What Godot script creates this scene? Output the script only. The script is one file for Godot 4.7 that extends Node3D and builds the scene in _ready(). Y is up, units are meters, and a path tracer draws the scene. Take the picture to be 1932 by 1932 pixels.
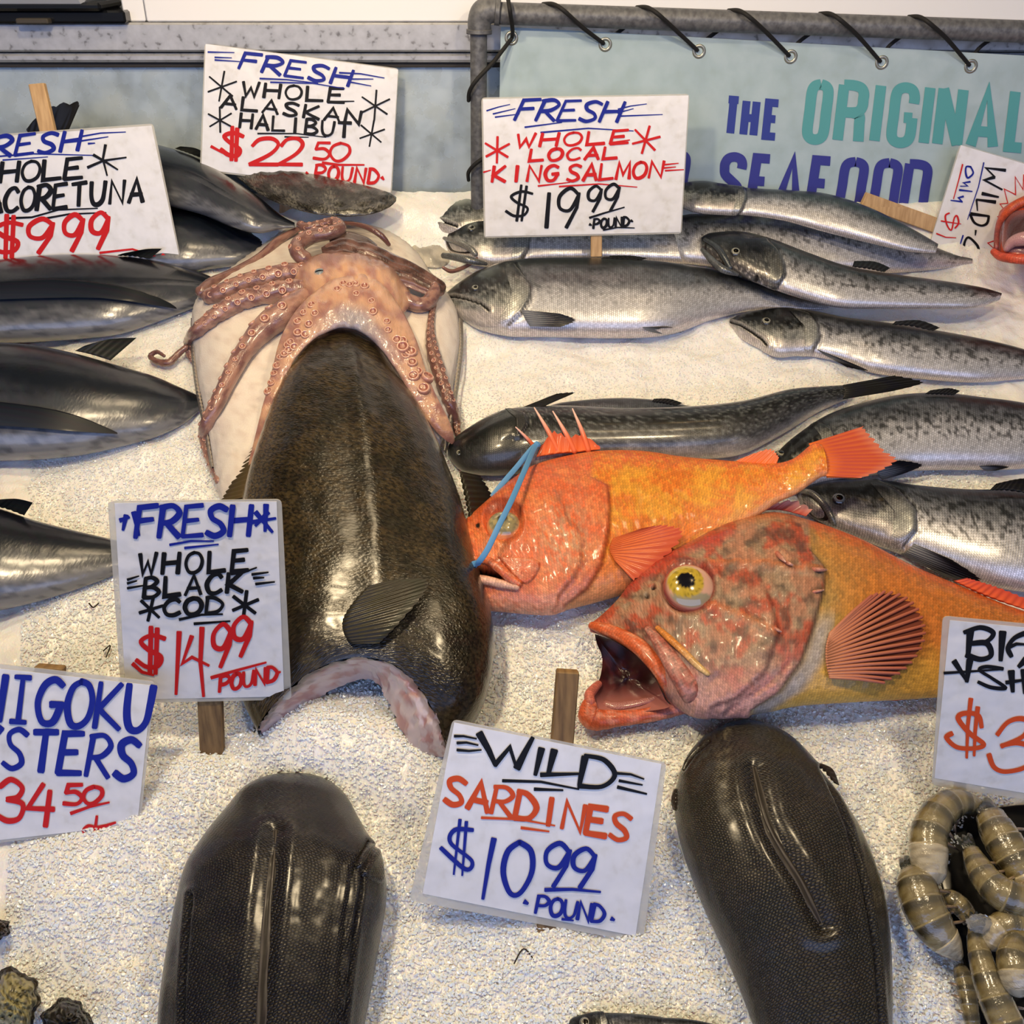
extends Node3D
# A fish-market counter: crushed ice on a sloping bed, whole fish, an octopus, shellfish and hand-lettered price cards.

const CAM := Vector3(0, 1.5, 0)
const F := 1895.9            # focal length for a frame 1932 high with fov 54
const PITCH := 30.0
const SLOPE := 22.0
var fwd := Vector3(0, -sin(deg_to_rad(PITCH)), -cos(deg_to_rad(PITCH)))
var upv := Vector3(0, cos(deg_to_rad(PITCH)), -sin(deg_to_rad(PITCH)))
var rgt := Vector3(1, 0, 0)
var N := Vector3(0, cos(deg_to_rad(SLOPE)), sin(deg_to_rad(SLOPE)))       # normal of the ice bed
var SL := Vector3(0, sin(deg_to_rad(SLOPE)), -cos(deg_to_rad(SLOPE)))     # up the bed
var P0 := Vector3(0, 0.835, -1.152)
var nz := FastNoiseLite.new()
var cellz := FastNoiseLite.new()
var rng := RandomNumberGenerator.new()
var used := {}
var M := {}
var nocall: Callable

# ---------------------------------------------------------------- small helpers
func S(r: float, g: float, b: float) -> Color:
	return Color(r / 255.0, g / 255.0, b / 255.0).srgb_to_linear()

func sm(a: float, b: float, x: float) -> float:
	return smoothstep(a, b, x)

func n2(x: float, y: float) -> float:
	return nz.get_noise_2d(x, y)

func ray(x: float, y: float) -> Vector3:
	return fwd + rgt * ((x - 966.0) / F) + upv * ((966.0 - y) / F)

func at(x: float, y: float, h := 0.0) -> Vector3:          # the point of the bed, raised by h, that the frame shows at x, y
	var r := ray(x, y)
	return CAM + r * ((P0 + N * h - CAM).dot(N) / r.dot(N))

func on(x: float, y: float, o: Vector3, n: Vector3) -> Vector3:
	var r := ray(x, y)
	return CAM + r * ((o - CAM).dot(n) / r.dot(n))

func proj(p: Vector3) -> Vector2:
	var v := p - CAM
	var z := v.dot(fwd)
	return Vector2(966.0 + F * v.dot(rgt) / z, 966.0 - F * v.dot(upv) / z)

func depth(p: Vector3) -> float:
	return (p - CAM).dot(fwd)

func hgt(p: Vector3) -> float:
	return (p - P0).dot(N)

func numbered(called: String) -> String:
	if not used.has(called):
		used[called] = 0
		return called
	used[called] += 1
	return "%s_%03d" % [called, used[called]]

func tag(o: Node3D, label: String, category: String, group := "", kind := "") -> Node3D:
	o.set_meta("label", label)
	if category:
		o.set_meta("category", category)
	if group:
		o.set_meta("group", group)
	if kind:
		o.set_meta("kind", kind)
	return o

func thing(called: String, label: String, category: String, where := Vector3.ZERO, group := "") -> Node3D:
	var o := Node3D.new()
	o.name = numbered(called)
	o.position = where
	add_child(o)
	return tag(o, label, category, group)

func origin_of(parent: Node) -> Vector3:
	var v := Vector3.ZERO
	var n := parent
	while n is Node3D and n != self:
		v += n.position
		n = n.get_parent()
	return v

# a mesh whose vertices are in the scene's axes becomes a named part of parent
func part(called: String, mesh: Mesh, mat: Material, parent: Node = null) -> MeshInstance3D:
	var o := MeshInstance3D.new()
	o.mesh = mesh
	o.material_override = mat
	o.cast_shadow = GeometryInstance3D.SHADOW_CASTING_SETTING_ON
	if parent == null:
		o.name = numbered(called)
		add_child(o)
	else:
		o.name = called
		parent.add_child(o, true)
		o.position = -origin_of(parent)
	return o

func struct(called: String, mesh: Mesh, mat: Material, label := "") -> MeshInstance3D:
	var o := part(called, mesh, mat)
	o.set_meta("kind", "structure")
	if label:
		o.set_meta("label", label)
	return o

# ---------------------------------------------------------------- meshes
# nu rows of nv points; wrap closes every row; flip is found from the volume (closed) or from hint (open)
func grid(vs: PackedVector3Array, nu: int, nv: int, wrap: bool, cols := PackedColorArray(), uvs := PackedVector2Array(), hint := Vector3.ZERO) -> ArrayMesh:
	var ns := PackedVector3Array()
	ns.resize(vs.size())
	var idx := PackedInt32Array()
	var jn := nv if wrap else nv - 1
	idx.resize((nu - 1) * jn * 6)
	var vol := 0.0
	var k := 0
	for i in nu - 1:
		for j in jn:
			var a := i * nv + j
			var b := i * nv + (j + 1) % nv
			var c := a + nv
			var d := b + nv
			var pa := vs[a]
			var pb := vs[b]
			var pc := vs[c]
			var pd := vs[d]
			var g := (pd - pa).cross(pc - pb)
			ns[a] += g
			ns[b] += g
			ns[c] += g
			ns[d] += g
			if hint == Vector3.ZERO:
				vol += g.dot(pa)
			else:
				vol += g.dot(hint)
			idx[k] = a
			idx[k + 1] = b
			idx[k + 2] = d
			idx[k + 3] = a
			idx[k + 4] = d
			idx[k + 5] = c
			k += 6
	if vol < 0.0:
		for i in ns.size():
			ns[i] = -ns[i]
	else:
		pass
	# clockwise seen from outside: (c - a) x (b - a) points out
	var t0 := (vs[idx[2]] - vs[idx[0]]).cross(vs[idx[1]] - vs[idx[0]])
	var flip := false
	var best := 0.0
	for q in range(0, idx.size(), maxi(6, (idx.size() / 600) * 6)):
		t0 = (vs[idx[q + 2]] - vs[idx[q]]).cross(vs[idx[q + 1]] - vs[idx[q]])
		best += t0.dot(ns[idx[q]] + ns[idx[q + 1]] + ns[idx[q + 2]])
	flip = best < 0.0
	if flip:
		for q in range(0, idx.size(), 3):
			var s := idx[q + 1]
			idx[q + 1] = idx[q + 2]
			idx[q + 2] = s
	for i in ns.size():
		ns[i] = ns[i].normalized() if ns[i].length_squared() > 1e-30 else Vector3.UP
	var arr := []
	arr.resize(Mesh.ARRAY_MAX)
	arr[Mesh.ARRAY_VERTEX] = vs
	arr[Mesh.ARRAY_NORMAL] = ns
	arr[Mesh.ARRAY_INDEX] = idx
	if cols.size() == vs.size():
		arr[Mesh.ARRAY_COLOR] = cols
	if uvs.size() == vs.size():
		arr[Mesh.ARRAY_TEX_UV] = uvs
	var m := ArrayMesh.new()
	m.add_surface_from_arrays(Mesh.PRIMITIVE_TRIANGLES, arr)
	return m

func cat(p0: float, p1: float, p2: float, p3: float, t: float) -> float:
	return 0.5 * (2.0 * p1 + (p2 - p0) * t + (2.0 * p0 - 5.0 * p1 + 4.0 * p2 - p3) * t * t + (3.0 * p1 - p0 - 3.0 * p2 + p3) * t * t * t)

# rows of numbers, smoothly resampled to n rows
func resample(rows: Array, n: int) -> Array:
	var out := []
	var m := rows.size()
	for i in n:
		var f := float(i) / (n - 1) * (m - 1)
		var k := mini(int(f), m - 2)
		var t := f - k
		var a: Array = rows[maxi(k - 1, 0)]
		var b: Array = rows[k]
		var c: Array = rows[k + 1]
		var d: Array = rows[mini(k + 2, m - 1)]
		var r := PackedFloat32Array()
		for q in b.size():
			r.append(cat(a[q], b[q], c[q], d[q], t))
		out.append(r)
	return out

# A body between two traced edges: rows are [top x, top y, bottom x, bottom y, thickness share, centre height or -1, bow].
# Every cross-section is an ellipse lying on the bed, so wide and so thick that its rim falls on the edges.
func loft(rows: Array, nu: int, nv: int, share: float, col: Callable, dis := nocall, sink := 0.7, lift := 0.0, pw := 1.0, cap := true) -> Dictionary:
	var full := []
	for r in rows:
		var q: Array = r.duplicate()
		if q.size() < 5:
			q.append(share)
		if q.size() < 6:
			q.append(-1.0)
		if q.size() < 7:
			q.append(0.0)
		full.append(q)
	var st := resample(full, nu)
	var f := {"n": nu, "T": PackedVector2Array(), "B": PackedVector2Array(), "P": PackedVector3Array(), "A": PackedVector3Array(), "w": PackedFloat32Array(), "t": PackedFloat32Array(), "th": PackedFloat32Array(), "J": PackedVector2Array(), "bow": PackedVector2Array(), "len": PackedFloat32Array(), "pw": pw, "dis": dis}
	var run := 0.0
	var last := Vector3.ZERO
	for i in nu:
		var r: PackedFloat32Array = st[i]
		var T := Vector2(r[0], r[1])
		var B := Vector2(r[2], r[3])
		if T.distance_to(B) < 0.4:
			B = T + Vector2(0.0, 0.4)
		var mid := (T + B) * 0.5
		var e := T.distance_to(B) * 0.5
		var m0 := at(mid.x, mid.y, lift + 0.02)
		var z := depth(m0)
		var em := e * z / F
		var t := maxf(em * r[4], 0.0006)
		var h := r[5] if r[5] > -0.5 else lift + t * sink
		var p := at(mid.x, mid.y, h)
		var A3 := at(T.x, T.y, h)
		var B3 := at(B.x, B.y, h)
		var ax := (A3 - B3).normalized()
		var k1 := 2.0 * e / A3.distance_to(B3)
		var dh := (T - B).normalized()
		var J := (proj(p + N * 0.01) - proj(p)) / 0.01
		var q := J.dot(dh)
		if absf(t * q) > e * 0.85:
			t = e * 0.85 / absf(q)
		var w := sqrt(maxf(e * e - t * t * q * q, 0.01)) / k1
		var nxt: PackedFloat32Array = st[mini(i + 1, nu - 1)]
		var prv: PackedFloat32Array = st[maxi(i - 1, 0)]
		var dirv := (Vector2(nxt[0] + nxt[2], nxt[1] + nxt[3]) - Vector2(prv[0] + prv[2], prv[1] + prv[3])).normalized()
		f.T.append(T)
		f.B.append(B)
		f.P.append(p)
		f.A.append(ax)
		f.w.append(w)
		f.t.append(t)
		f.th.append(atan2(t * q, w * k1))
		f.J.append(J - dh * q)
		f.bow.append(dirv * r[6])
		if i > 0:
			run += p.distance_to(last)
		last = p
		f.len.append(run)
	var vs := PackedVector3Array()
	var cs := PackedColorArray()
	var us := PackedVector2Array()
	var pole0: Vector3 = f.P[0]
	var pole1: Vector3 = f.P[nu - 1]
	var total := nu + 2
	vs.resize(total * nv)
	cs.resize(total * nv)
	us.resize(total * nv)
	for row in total:
		var i := clampi(row - 1, 0, nu - 1)
		var s := float(i) / (nu - 1)
		var th0: float = f.th[i]
		var w: float = f.w[i]
		var t: float = f.t[i]
		var half: Vector2 = (f.T[i] - f.B[i]) * 0.5
		var mid: Vector2 = (f.T[i] + f.B[i]) * 0.5
		var around := PI * (w + t)
		for j in nv:
			var a := TAU * (j + 0.5) / nv
			var o := row * nv + j
			var ca := cos(a)
			var sa := sin(a)
			var cv := cos(a - th0)
			var sv := sin(a - th0)
			var up2 := maxf(sv, 0.0)
			var c: Vector2 = mid + half * cv + f.J[i] * (t * sa) + f.bow[i] * (up2 * up2)
			var v := (1.0 - cv) * 0.5
			us[o] = Vector2(f.len[i], around * absf(float(j) / nv - 0.75))
			cs[o] = col.call(s, v, c)
			if row == 0:
				vs[o] = pole0
			elif row == total - 1 and cap:
				vs[o] = pole1
			else:
				vs[o] = ring(f, i, 0.0, ca, sa, up2)
				if dis.is_valid() and sv > 0.0:
					var nn: Vector3 = (f.A[i] * (ca / w) + N * (sa / t)).normalized()
					vs[o] += nn * (dis.call(s, v, c) * minf(sv * 3.0, 1.0))
	f.mesh = grid(vs, total, nv, true, cs, us)
	return f

func ring(f: Dictionary, i: int, fr: float, ca: float, sa: float, up2: float) -> Vector3:
	var k := mini(i + 1, f.n - 1)
	var p: Vector3 = f.P[i].lerp(f.P[k], fr)
	var b: Vector2 = f.bow[i].lerp(f.bow[k], fr)
	if b.length_squared() > 0.01 and up2 > 0.0:
		var px := proj(p) + b * (up2 * up2)
		p = at(px.x, px.y, hgt(p))
	var pw: float = f.pw
	if pw != 1.0:
		ca = signf(ca) * pow(absf(ca), pw)
		sa = signf(sa) * pow(absf(sa), pw)
	return p + f.A[i].lerp(f.A[k], fr) * (lerpf(f.w[i], f.w[k], fr) * ca) + N * (lerpf(f.t[i], f.t[k], fr) * sa)

# the point of a body's upper skin at x, y: [position, outward direction, inside]
func skin(f: Dictionary, x: float, y: float) -> Array:
	var want := Vector2(x, y)
	var aim := want
	var res := [Vector3.ZERO, N, false]
	for it in 4:
		var found := -1
		var fr := 0.0
		var bestd := 1e9
		var s_prev := 0.0
		for i in f.n:
			var T: Vector2 = f.T[i]
			var d: Vector2 = f.B[i] - T
			var s := d.cross(aim - T) / d.length()
			if i > 0 and ((s_prev >= 0.0) != (s >= 0.0)):
				var kk: float = (aim - T).dot(d) / d.length_squared()
				var off := maxf(absf(kk - 0.5) - 0.5, 0.0)
				if off < bestd:
					bestd = off
					found = i - 1
					fr = s_prev / (s_prev - s)
			s_prev = s
		if found < 0:
			var d0: float = aim.distance_squared_to((f.T[0] + f.B[0]) * 0.5)
			var d1: float = aim.distance_squared_to((f.T[f.n - 1] + f.B[f.n - 1]) * 0.5)
			found = 0 if d0 < d1 else f.n - 2
			fr = 0.0 if d0 < d1 else 1.0
			bestd = 1.0
		var k := found + 1
		var T2: Vector2 = f.T[found].lerp(f.T[k], fr)
		var B2: Vector2 = f.B[found].lerp(f.B[k], fr)
		var half := (T2 - B2) * 0.5
		var kq := clampf((aim - (T2 + B2) * 0.5).dot(half) / half.length_squared(), -1.0, 1.0)
		var vis := acos(kq)
		var a: float = vis + lerpf(f.th[found], f.th[k], fr)
		var up2 := maxf(sin(vis), 0.0)
		var p := ring(f, found, fr, cos(a), sin(a), up2)
		var w := lerpf(f.w[found], f.w[k], fr)
		var t := lerpf(f.t[found], f.t[k], fr)
		var out: Vector3 = (f.A[found] * (cos(a) / w) + N * (sin(a) / t)).normalized()
		var bump: Callable = f.dis
		if it == 3 and bump.is_valid():
			p += out * (bump.call((found + fr) / (f.n - 1.0), (1.0 - kq) * 0.5, want) * minf(sin(vis) * 3.0, 1.0))
		res = [p, out, bestd < 0.02]
		aim += (want - proj(p)) * 0.8
	return res

func skin_h(f: Dictionary, x: float, y: float) -> float:
	return hgt(skin(f, x, y)[0])

# a swept round bar through points with radii; flat squashes it along side
func tube(pts: Array, rad: Array, sides: int, per: int, col: Callable, bump := nocall, flat := 1.0, flatdir := Vector3.ZERO, blunt := false) -> ArrayMesh:
	var rows := []
	for i in pts.size():
		var p: Vector3 = pts[i]
		rows.append([p.x, p.y, p.z, rad[i]])
	var n := (pts.size() - 1) * per + 1
	var st := resample(rows, n)
	var ps := PackedVector3Array()
	var rs := PackedFloat32Array()
	for r in st:
		ps.append(Vector3(r[0], r[1], r[2]))
		rs.append(maxf(r[3], 0.0001))
	var rings := []            # [centre index offset along tangent, radius share]
	var vs := PackedVector3Array()
	var cs := PackedColorArray()
	var us := PackedVector2Array()
	var nrm := Vector3.ZERO
	var run := 0.0
	var caps := [0.0, 0.5, 0.85]
	for i in n:
		var tg := (ps[mini(i + 1, n - 1)] - ps[maxi(i - 1, 0)]).normalized()
		if i == 0:
			nrm = tg.cross(flatdir if flatdir != Vector3.ZERO else N)
			if nrm.length() < 0.01:
				nrm = tg.cross(Vector3(1, 0.3, 0.2))
			nrm = nrm.normalized()
		else:
			run += ps[i].distance_to(ps[i - 1])
			if flatdir != Vector3.ZERO:
				var q := tg.cross(flatdir)
				if q.length() > 0.05:
					q = q.normalized()
					nrm = q if q.dot(nrm) >= 0.0 else -q
			nrm = (nrm - tg * nrm.dot(tg)).normalized()
		var bin := tg.cross(nrm)
		var list := [[0.0, 1.0]]
		if i == 0:
			list = [[-0.0, 0.0], [0.0, 1.0]] if blunt else [[-0.75, 0.0], [-0.68, 0.35], [-0.42, 0.74], [0.0, 1.0]]
		elif i == n - 1:
			list = [[0.0, 1.0], [0.0, 0.0]] if blunt else [[0.0, 1.0], [0.42, 0.74], [0.68, 0.35], [0.75, 0.0]]
		for e in list:
			var c: Vector3 = ps[i] + tg * (rs[i] * e[0])
			for j in sides:
				var a := TAU * j / sides
				var s := float(i) / (n - 1)
				var rr: float = rs[i] * e[1]
				if bump.is_valid():
					rr *= 1.0 + bump.call(s, a)
				vs.append(c + nrm * (cos(a) * rr) + bin * (sin(a) * rr * flat))
				cs.append(col.call(s, a))
				us.append(Vector2(run, float(j) / sides * TAU * rs[i]))
	return grid(vs, vs.size() / sides, sides, true, cs, us)

func flat_col(c: Color) -> Callable:
	return func(_s, _a): return c

# [x, y, h, radius in pixels] rows to a tube on the bed
func tube_px(rows: Array, sides: int, per: int, col: Callable, bump := nocall, flat := 1.0, flatdir := Vector3.ZERO) -> ArrayMesh:
	var pts := []
	var rad := []
	for r in rows:
		var p := at(r[0], r[1], r[2])
		pts.append(p)
		rad.append(r[3] * depth(p) / F)
	return tube(pts, rad, sides, per, col, bump, flat, flatdir)

# a ribbed fin: a closed sheet between a root line and a tip line of points, rays raised on both faces
func fin(root: Array, tip: Array, rays: int, thick: float, col: Callable, rag := 0.0, curl := 0.0) -> ArrayMesh:
	var nu := rays * 4 + 1
	var nv := 14
	var a := []
	var b := []
	for p in root:
		a.append([p.x, p.y, p.z])
	for p in tip:
		b.append([p.x, p.y, p.z])
	var ra := resample(a, nu)
	var rb := resample(b, nu)
	var nor := Vector3.ZERO
	for i in nu - 1:
		var p := Vector3(ra[i][0], ra[i][1], ra[i][2])
		var q := Vector3(rb[i][0], rb[i][1], rb[i][2])
		var p2 := Vector3(ra[i + 1][0], ra[i + 1][1], ra[i + 1][2])
		var q2 := Vector3(rb[i + 1][0], rb[i + 1][1], rb[i + 1][2])
		nor += (q2 - p).cross(q - p2)
	nor = nor.normalized()
	if nor.dot(N) < 0.0:
		nor = -nor
	var vs := PackedVector3Array()
	var cs := PackedColorArray()
	var us := PackedVector2Array()
	for i in nu:
		var p := Vector3(ra[i][0], ra[i][1], ra[i][2])
		var q := Vector3(rb[i][0], rb[i][1], rb[i][2])
		var u := float(i) / (nu - 1)
		var ridge := pow(absf(cos(PI * u * rays)), 1.5)
		q = p.lerp(q, 1.0 - rag * (1.0 - ridge) - rag * 0.6 * absf(n2(u * 130.0, 7.0)))
		for side in [1.0, -1.0]:
			for k in nv:
				var v := float(k) / (nv - 1) if side > 0.0 else 1.0 - float(k) / (nv - 1)
				var th := thick * (0.25 + 0.75 * ridge) * (1.0 - 0.8 * v) * minf(1.0, (1.0 - v) * 8.0 + 0.02)
				th *= 0.35 + 0.65 * sin(PI * clampf(u, 0.0, 1.0)) + 0.0
				vs.append(p.lerp(q, v) + nor * (side * th + curl * v * v * (1.0 if curl != 0.0 else 0.0)))
				cs.append(col.call(u, v))
				us.append(Vector2(u, v))
	return grid(vs, nu, nv * 2, true, cs, us)

func pts_px(rows: Array) -> Array:
	var out := []
	for r in rows:
		out.append(at(r[0], r[1], r[2]))
	return out

# a plate lying on a body's skin inside a closed outline
func plate(f: Dictionary, outline: Array, mid: Vector2, lift: float, col: Callable, dish := 0.0, nr := 9, na := 56) -> ArrayMesh:
	var rows := []
	for p in outline:
		rows.append([p.x, p.y])
	rows.append(rows[0])
	var rim := resample(rows, na + 1)
	var vs := PackedVector3Array()
	var cs := PackedColorArray()
	var us := PackedVector2Array()
	for i in nr:
		var r := float(i) / (nr - 1)
		var rr := sqrt(r) if nr > 3 else r
		for j in na:
			var px := mid.lerp(Vector2(rim[j][0], rim[j][1]), rr)
			var q := skin(f, px.x, px.y)
			var h := lift * (1.0 - sm(0.8, 1.0, rr) * 1.5) - dish * (1.0 - rr * rr)
			vs.append(q[0] + q[1] * h)
			cs.append(col.call(rr, float(j) / na, px))
			us.append(px * 0.0007)
	return grid(vs, nr, na, true, cs, us, N)

# a ball-like eye: dome with coloured rings; look shifts the pupil
func eye_dome(pos: Vector3, axis: Vector3, r: float, bulge: float, col: Callable) -> ArrayMesh:
	var x := axis.cross(Vector3(0.3, 1, 0.1)).normalized()
	x = (rgt - axis * rgt.dot(axis)).normalized()
	var y := axis.cross(x)
	var vs := PackedVector3Array()
	var cs := PackedColorArray()
	var nr := 22
	var na := 40
	for i in nr:
		var t := float(i) / (nr - 1)
		var ph := t * PI * 0.62
		for j in na:
			var a := TAU * j / na
			var d := (x * cos(a) + y * sin(a)) * (sin(ph) * r) + axis * ((cos(ph) - 0.2) * r * bulge)
			vs.append(pos + d)
			cs.append(col.call(minf(sin(ph), 1.0) if ph < PI / 2 else 1.0, cos(a) * sin(ph), -sin(a) * sin(ph)))
	return grid(vs, nr, na, true, cs, PackedVector2Array(), axis)

# a box by centre, size and axes, with chamfered edges
func box(c: Vector3, size: Vector3, bas := Basis(), ch := 0.0, st: SurfaceTool = null) -> ArrayMesh:
	var own := st == null
	if own:
		st = SurfaceTool.new()
		st.begin(Mesh.PRIMITIVE_TRIANGLES)
	st.set_smooth_group(-1)
	var h := size * 0.5
	ch = minf(ch, minf(h.x, minf(h.y, h.z)) * 0.9)
	var faces := []
	for ax in 3:
		for sg in [-1.0, 1.0]:
			var u := (ax + 1) % 3
			var v := (ax + 2) % 3
			var quad := []
			for k in [[-1, -1], [1, -1], [1, 1], [-1, 1]]:
				var p := Vector3.ZERO
				p[ax] = sg * h[ax]
				p[u] = k[0] * (h[u] - ch)
				p[v] = k[1] * (h[v] - ch)
				quad.append(p)
			faces.append(quad)
			if ch > 0.0:
				for sv in [-1.0, 1.0]:   # the chamfer between this face and face u
					var e := []
					for k in [-1.0, 1.0]:
						var p1 := Vector3.ZERO
						p1[ax] = sg * h[ax]
						p1[u] = sv * (h[u] - ch)
						p1[v] = k * (h[v] - ch)
						var p2 := Vector3.ZERO
						p2[ax] = sg * (h[ax] - ch)
						p2[u] = sv * h[u]
						p2[v] = k * (h[v] - ch)
						e.append([p1, p2])
					faces.append([e[0][0], e[1][0], e[1][1], e[0][1]])
	if ch > 0.0:
		for sx in [-1.0, 1.0]:
			for sy in [-1.0, 1.0]:
				for sz in [-1.0, 1.0]:
					var g := Vector3(sx, sy, sz)
					faces.append([Vector3(h.x, h.y - ch, h.z - ch) * g, Vector3(h.x - ch, h.y, h.z - ch) * g, Vector3(h.x - ch, h.y - ch, h.z) * g])
	for q in faces:
		var m := Vector3.ZERO
		for p in q:
			m += p
		var order := range(q.size())
		if ((q[2] - q[0]) as Vector3).cross(q[1] - q[0]).dot(m) < 0.0:
			order.reverse()
		for k in range(1, q.size() - 1):
			for o in [order[0], order[k], order[k + 1]]:
				var p: Vector3 = q[o]
				st.set_uv(Vector2(p.x + p.z, p.y + p.z))
				st.add_vertex(c + bas * p)
	if not own:
		return null
	st.generate_normals()
	return st.commit()

func begin() -> SurfaceTool:
	var st := SurfaceTool.new()
	st.begin(Mesh.PRIMITIVE_TRIANGLES)
	return st

func done(st: SurfaceTool) -> ArrayMesh:
	st.generate_normals()
	return st.commit()

# a flat board whose face has the given corners (clockwise from the top left), thick behind
func board(q: Array, n: Vector3, thick: float, round_px := 0.0) -> ArrayMesh:
	var st := begin()
	st.set_smooth_group(-1)
	var f := []
	for i in 4:
		var p: Vector3 = q[i]
		if round_px > 0.0:
			var a: Vector3 = q[(i + 3) % 4]
			var b: Vector3 = q[(i + 1) % 4]
			for k in 5:
				var t := k / 4.0
				var pa := p + (a - p).normalized() * round_px
				var pb := p + (b - p).normalized() * round_px
				f.append(pa.lerp(p, t).lerp(p.lerp(pb, t), t))
		else:
			f.append(p)
	var m := Vector3.ZERO
	for p in f:
		m += p / f.size()
	for i in f.size():
		var a: Vector3 = f[i]
		var b: Vector3 = f[(i + 1) % f.size()]
		var tri := [m, a, b]
		if (b - m).cross(a - m).dot(n) < 0.0:
			tri = [m, b, a]
		for p in tri:
			st.set_uv(Vector2((p - m).dot(rgt), (p - m).dot(upv)))
			st.add_vertex(p)
		for p in [tri[0], tri[2], tri[1]]:
			st.set_uv(Vector2((p - m).dot(rgt), (p - m).dot(upv)))
			st.add_vertex(p - n * thick)
		var s1: Vector3 = tri[1]
		var s2: Vector3 = tri[2]
		for p in [s1, s1 - n * thick, s2, s2, s1 - n * thick, s2 - n * thick]:
			st.set_uv(Vector2((p - m).dot(rgt), (p - m).dot(upv)))
			st.add_vertex(p)
	return done(st)

# distance from c to a line of points
func dpl(c: Vector2, line: Array) -> float:
	var best := 1e9
	for i in line.size() - 1:
		var p := Geometry2D.get_closest_point_to_segment(c, line[i], line[i + 1])
		best = minf(best, c.distance_squared_to(p))
	return sqrt(best)

# x of a line of points (going down) at height y
func lx(line: Array, y: float) -> float:
	if y <= line[0].y:
		return line[0].x
	for i in line.size() - 1:
		if y <= line[i + 1].y:
			return lerpf(line[i].x, line[i + 1].x, (y - line[i].y) / maxf(line[i + 1].y - line[i].y, 0.01))
	return line[-1].x

func V(rows: Array) -> Array:
	var out := []
	for i in range(0, rows.size(), 2):
		out.append(Vector2(rows[i], rows[i + 1]))
	return out

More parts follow.
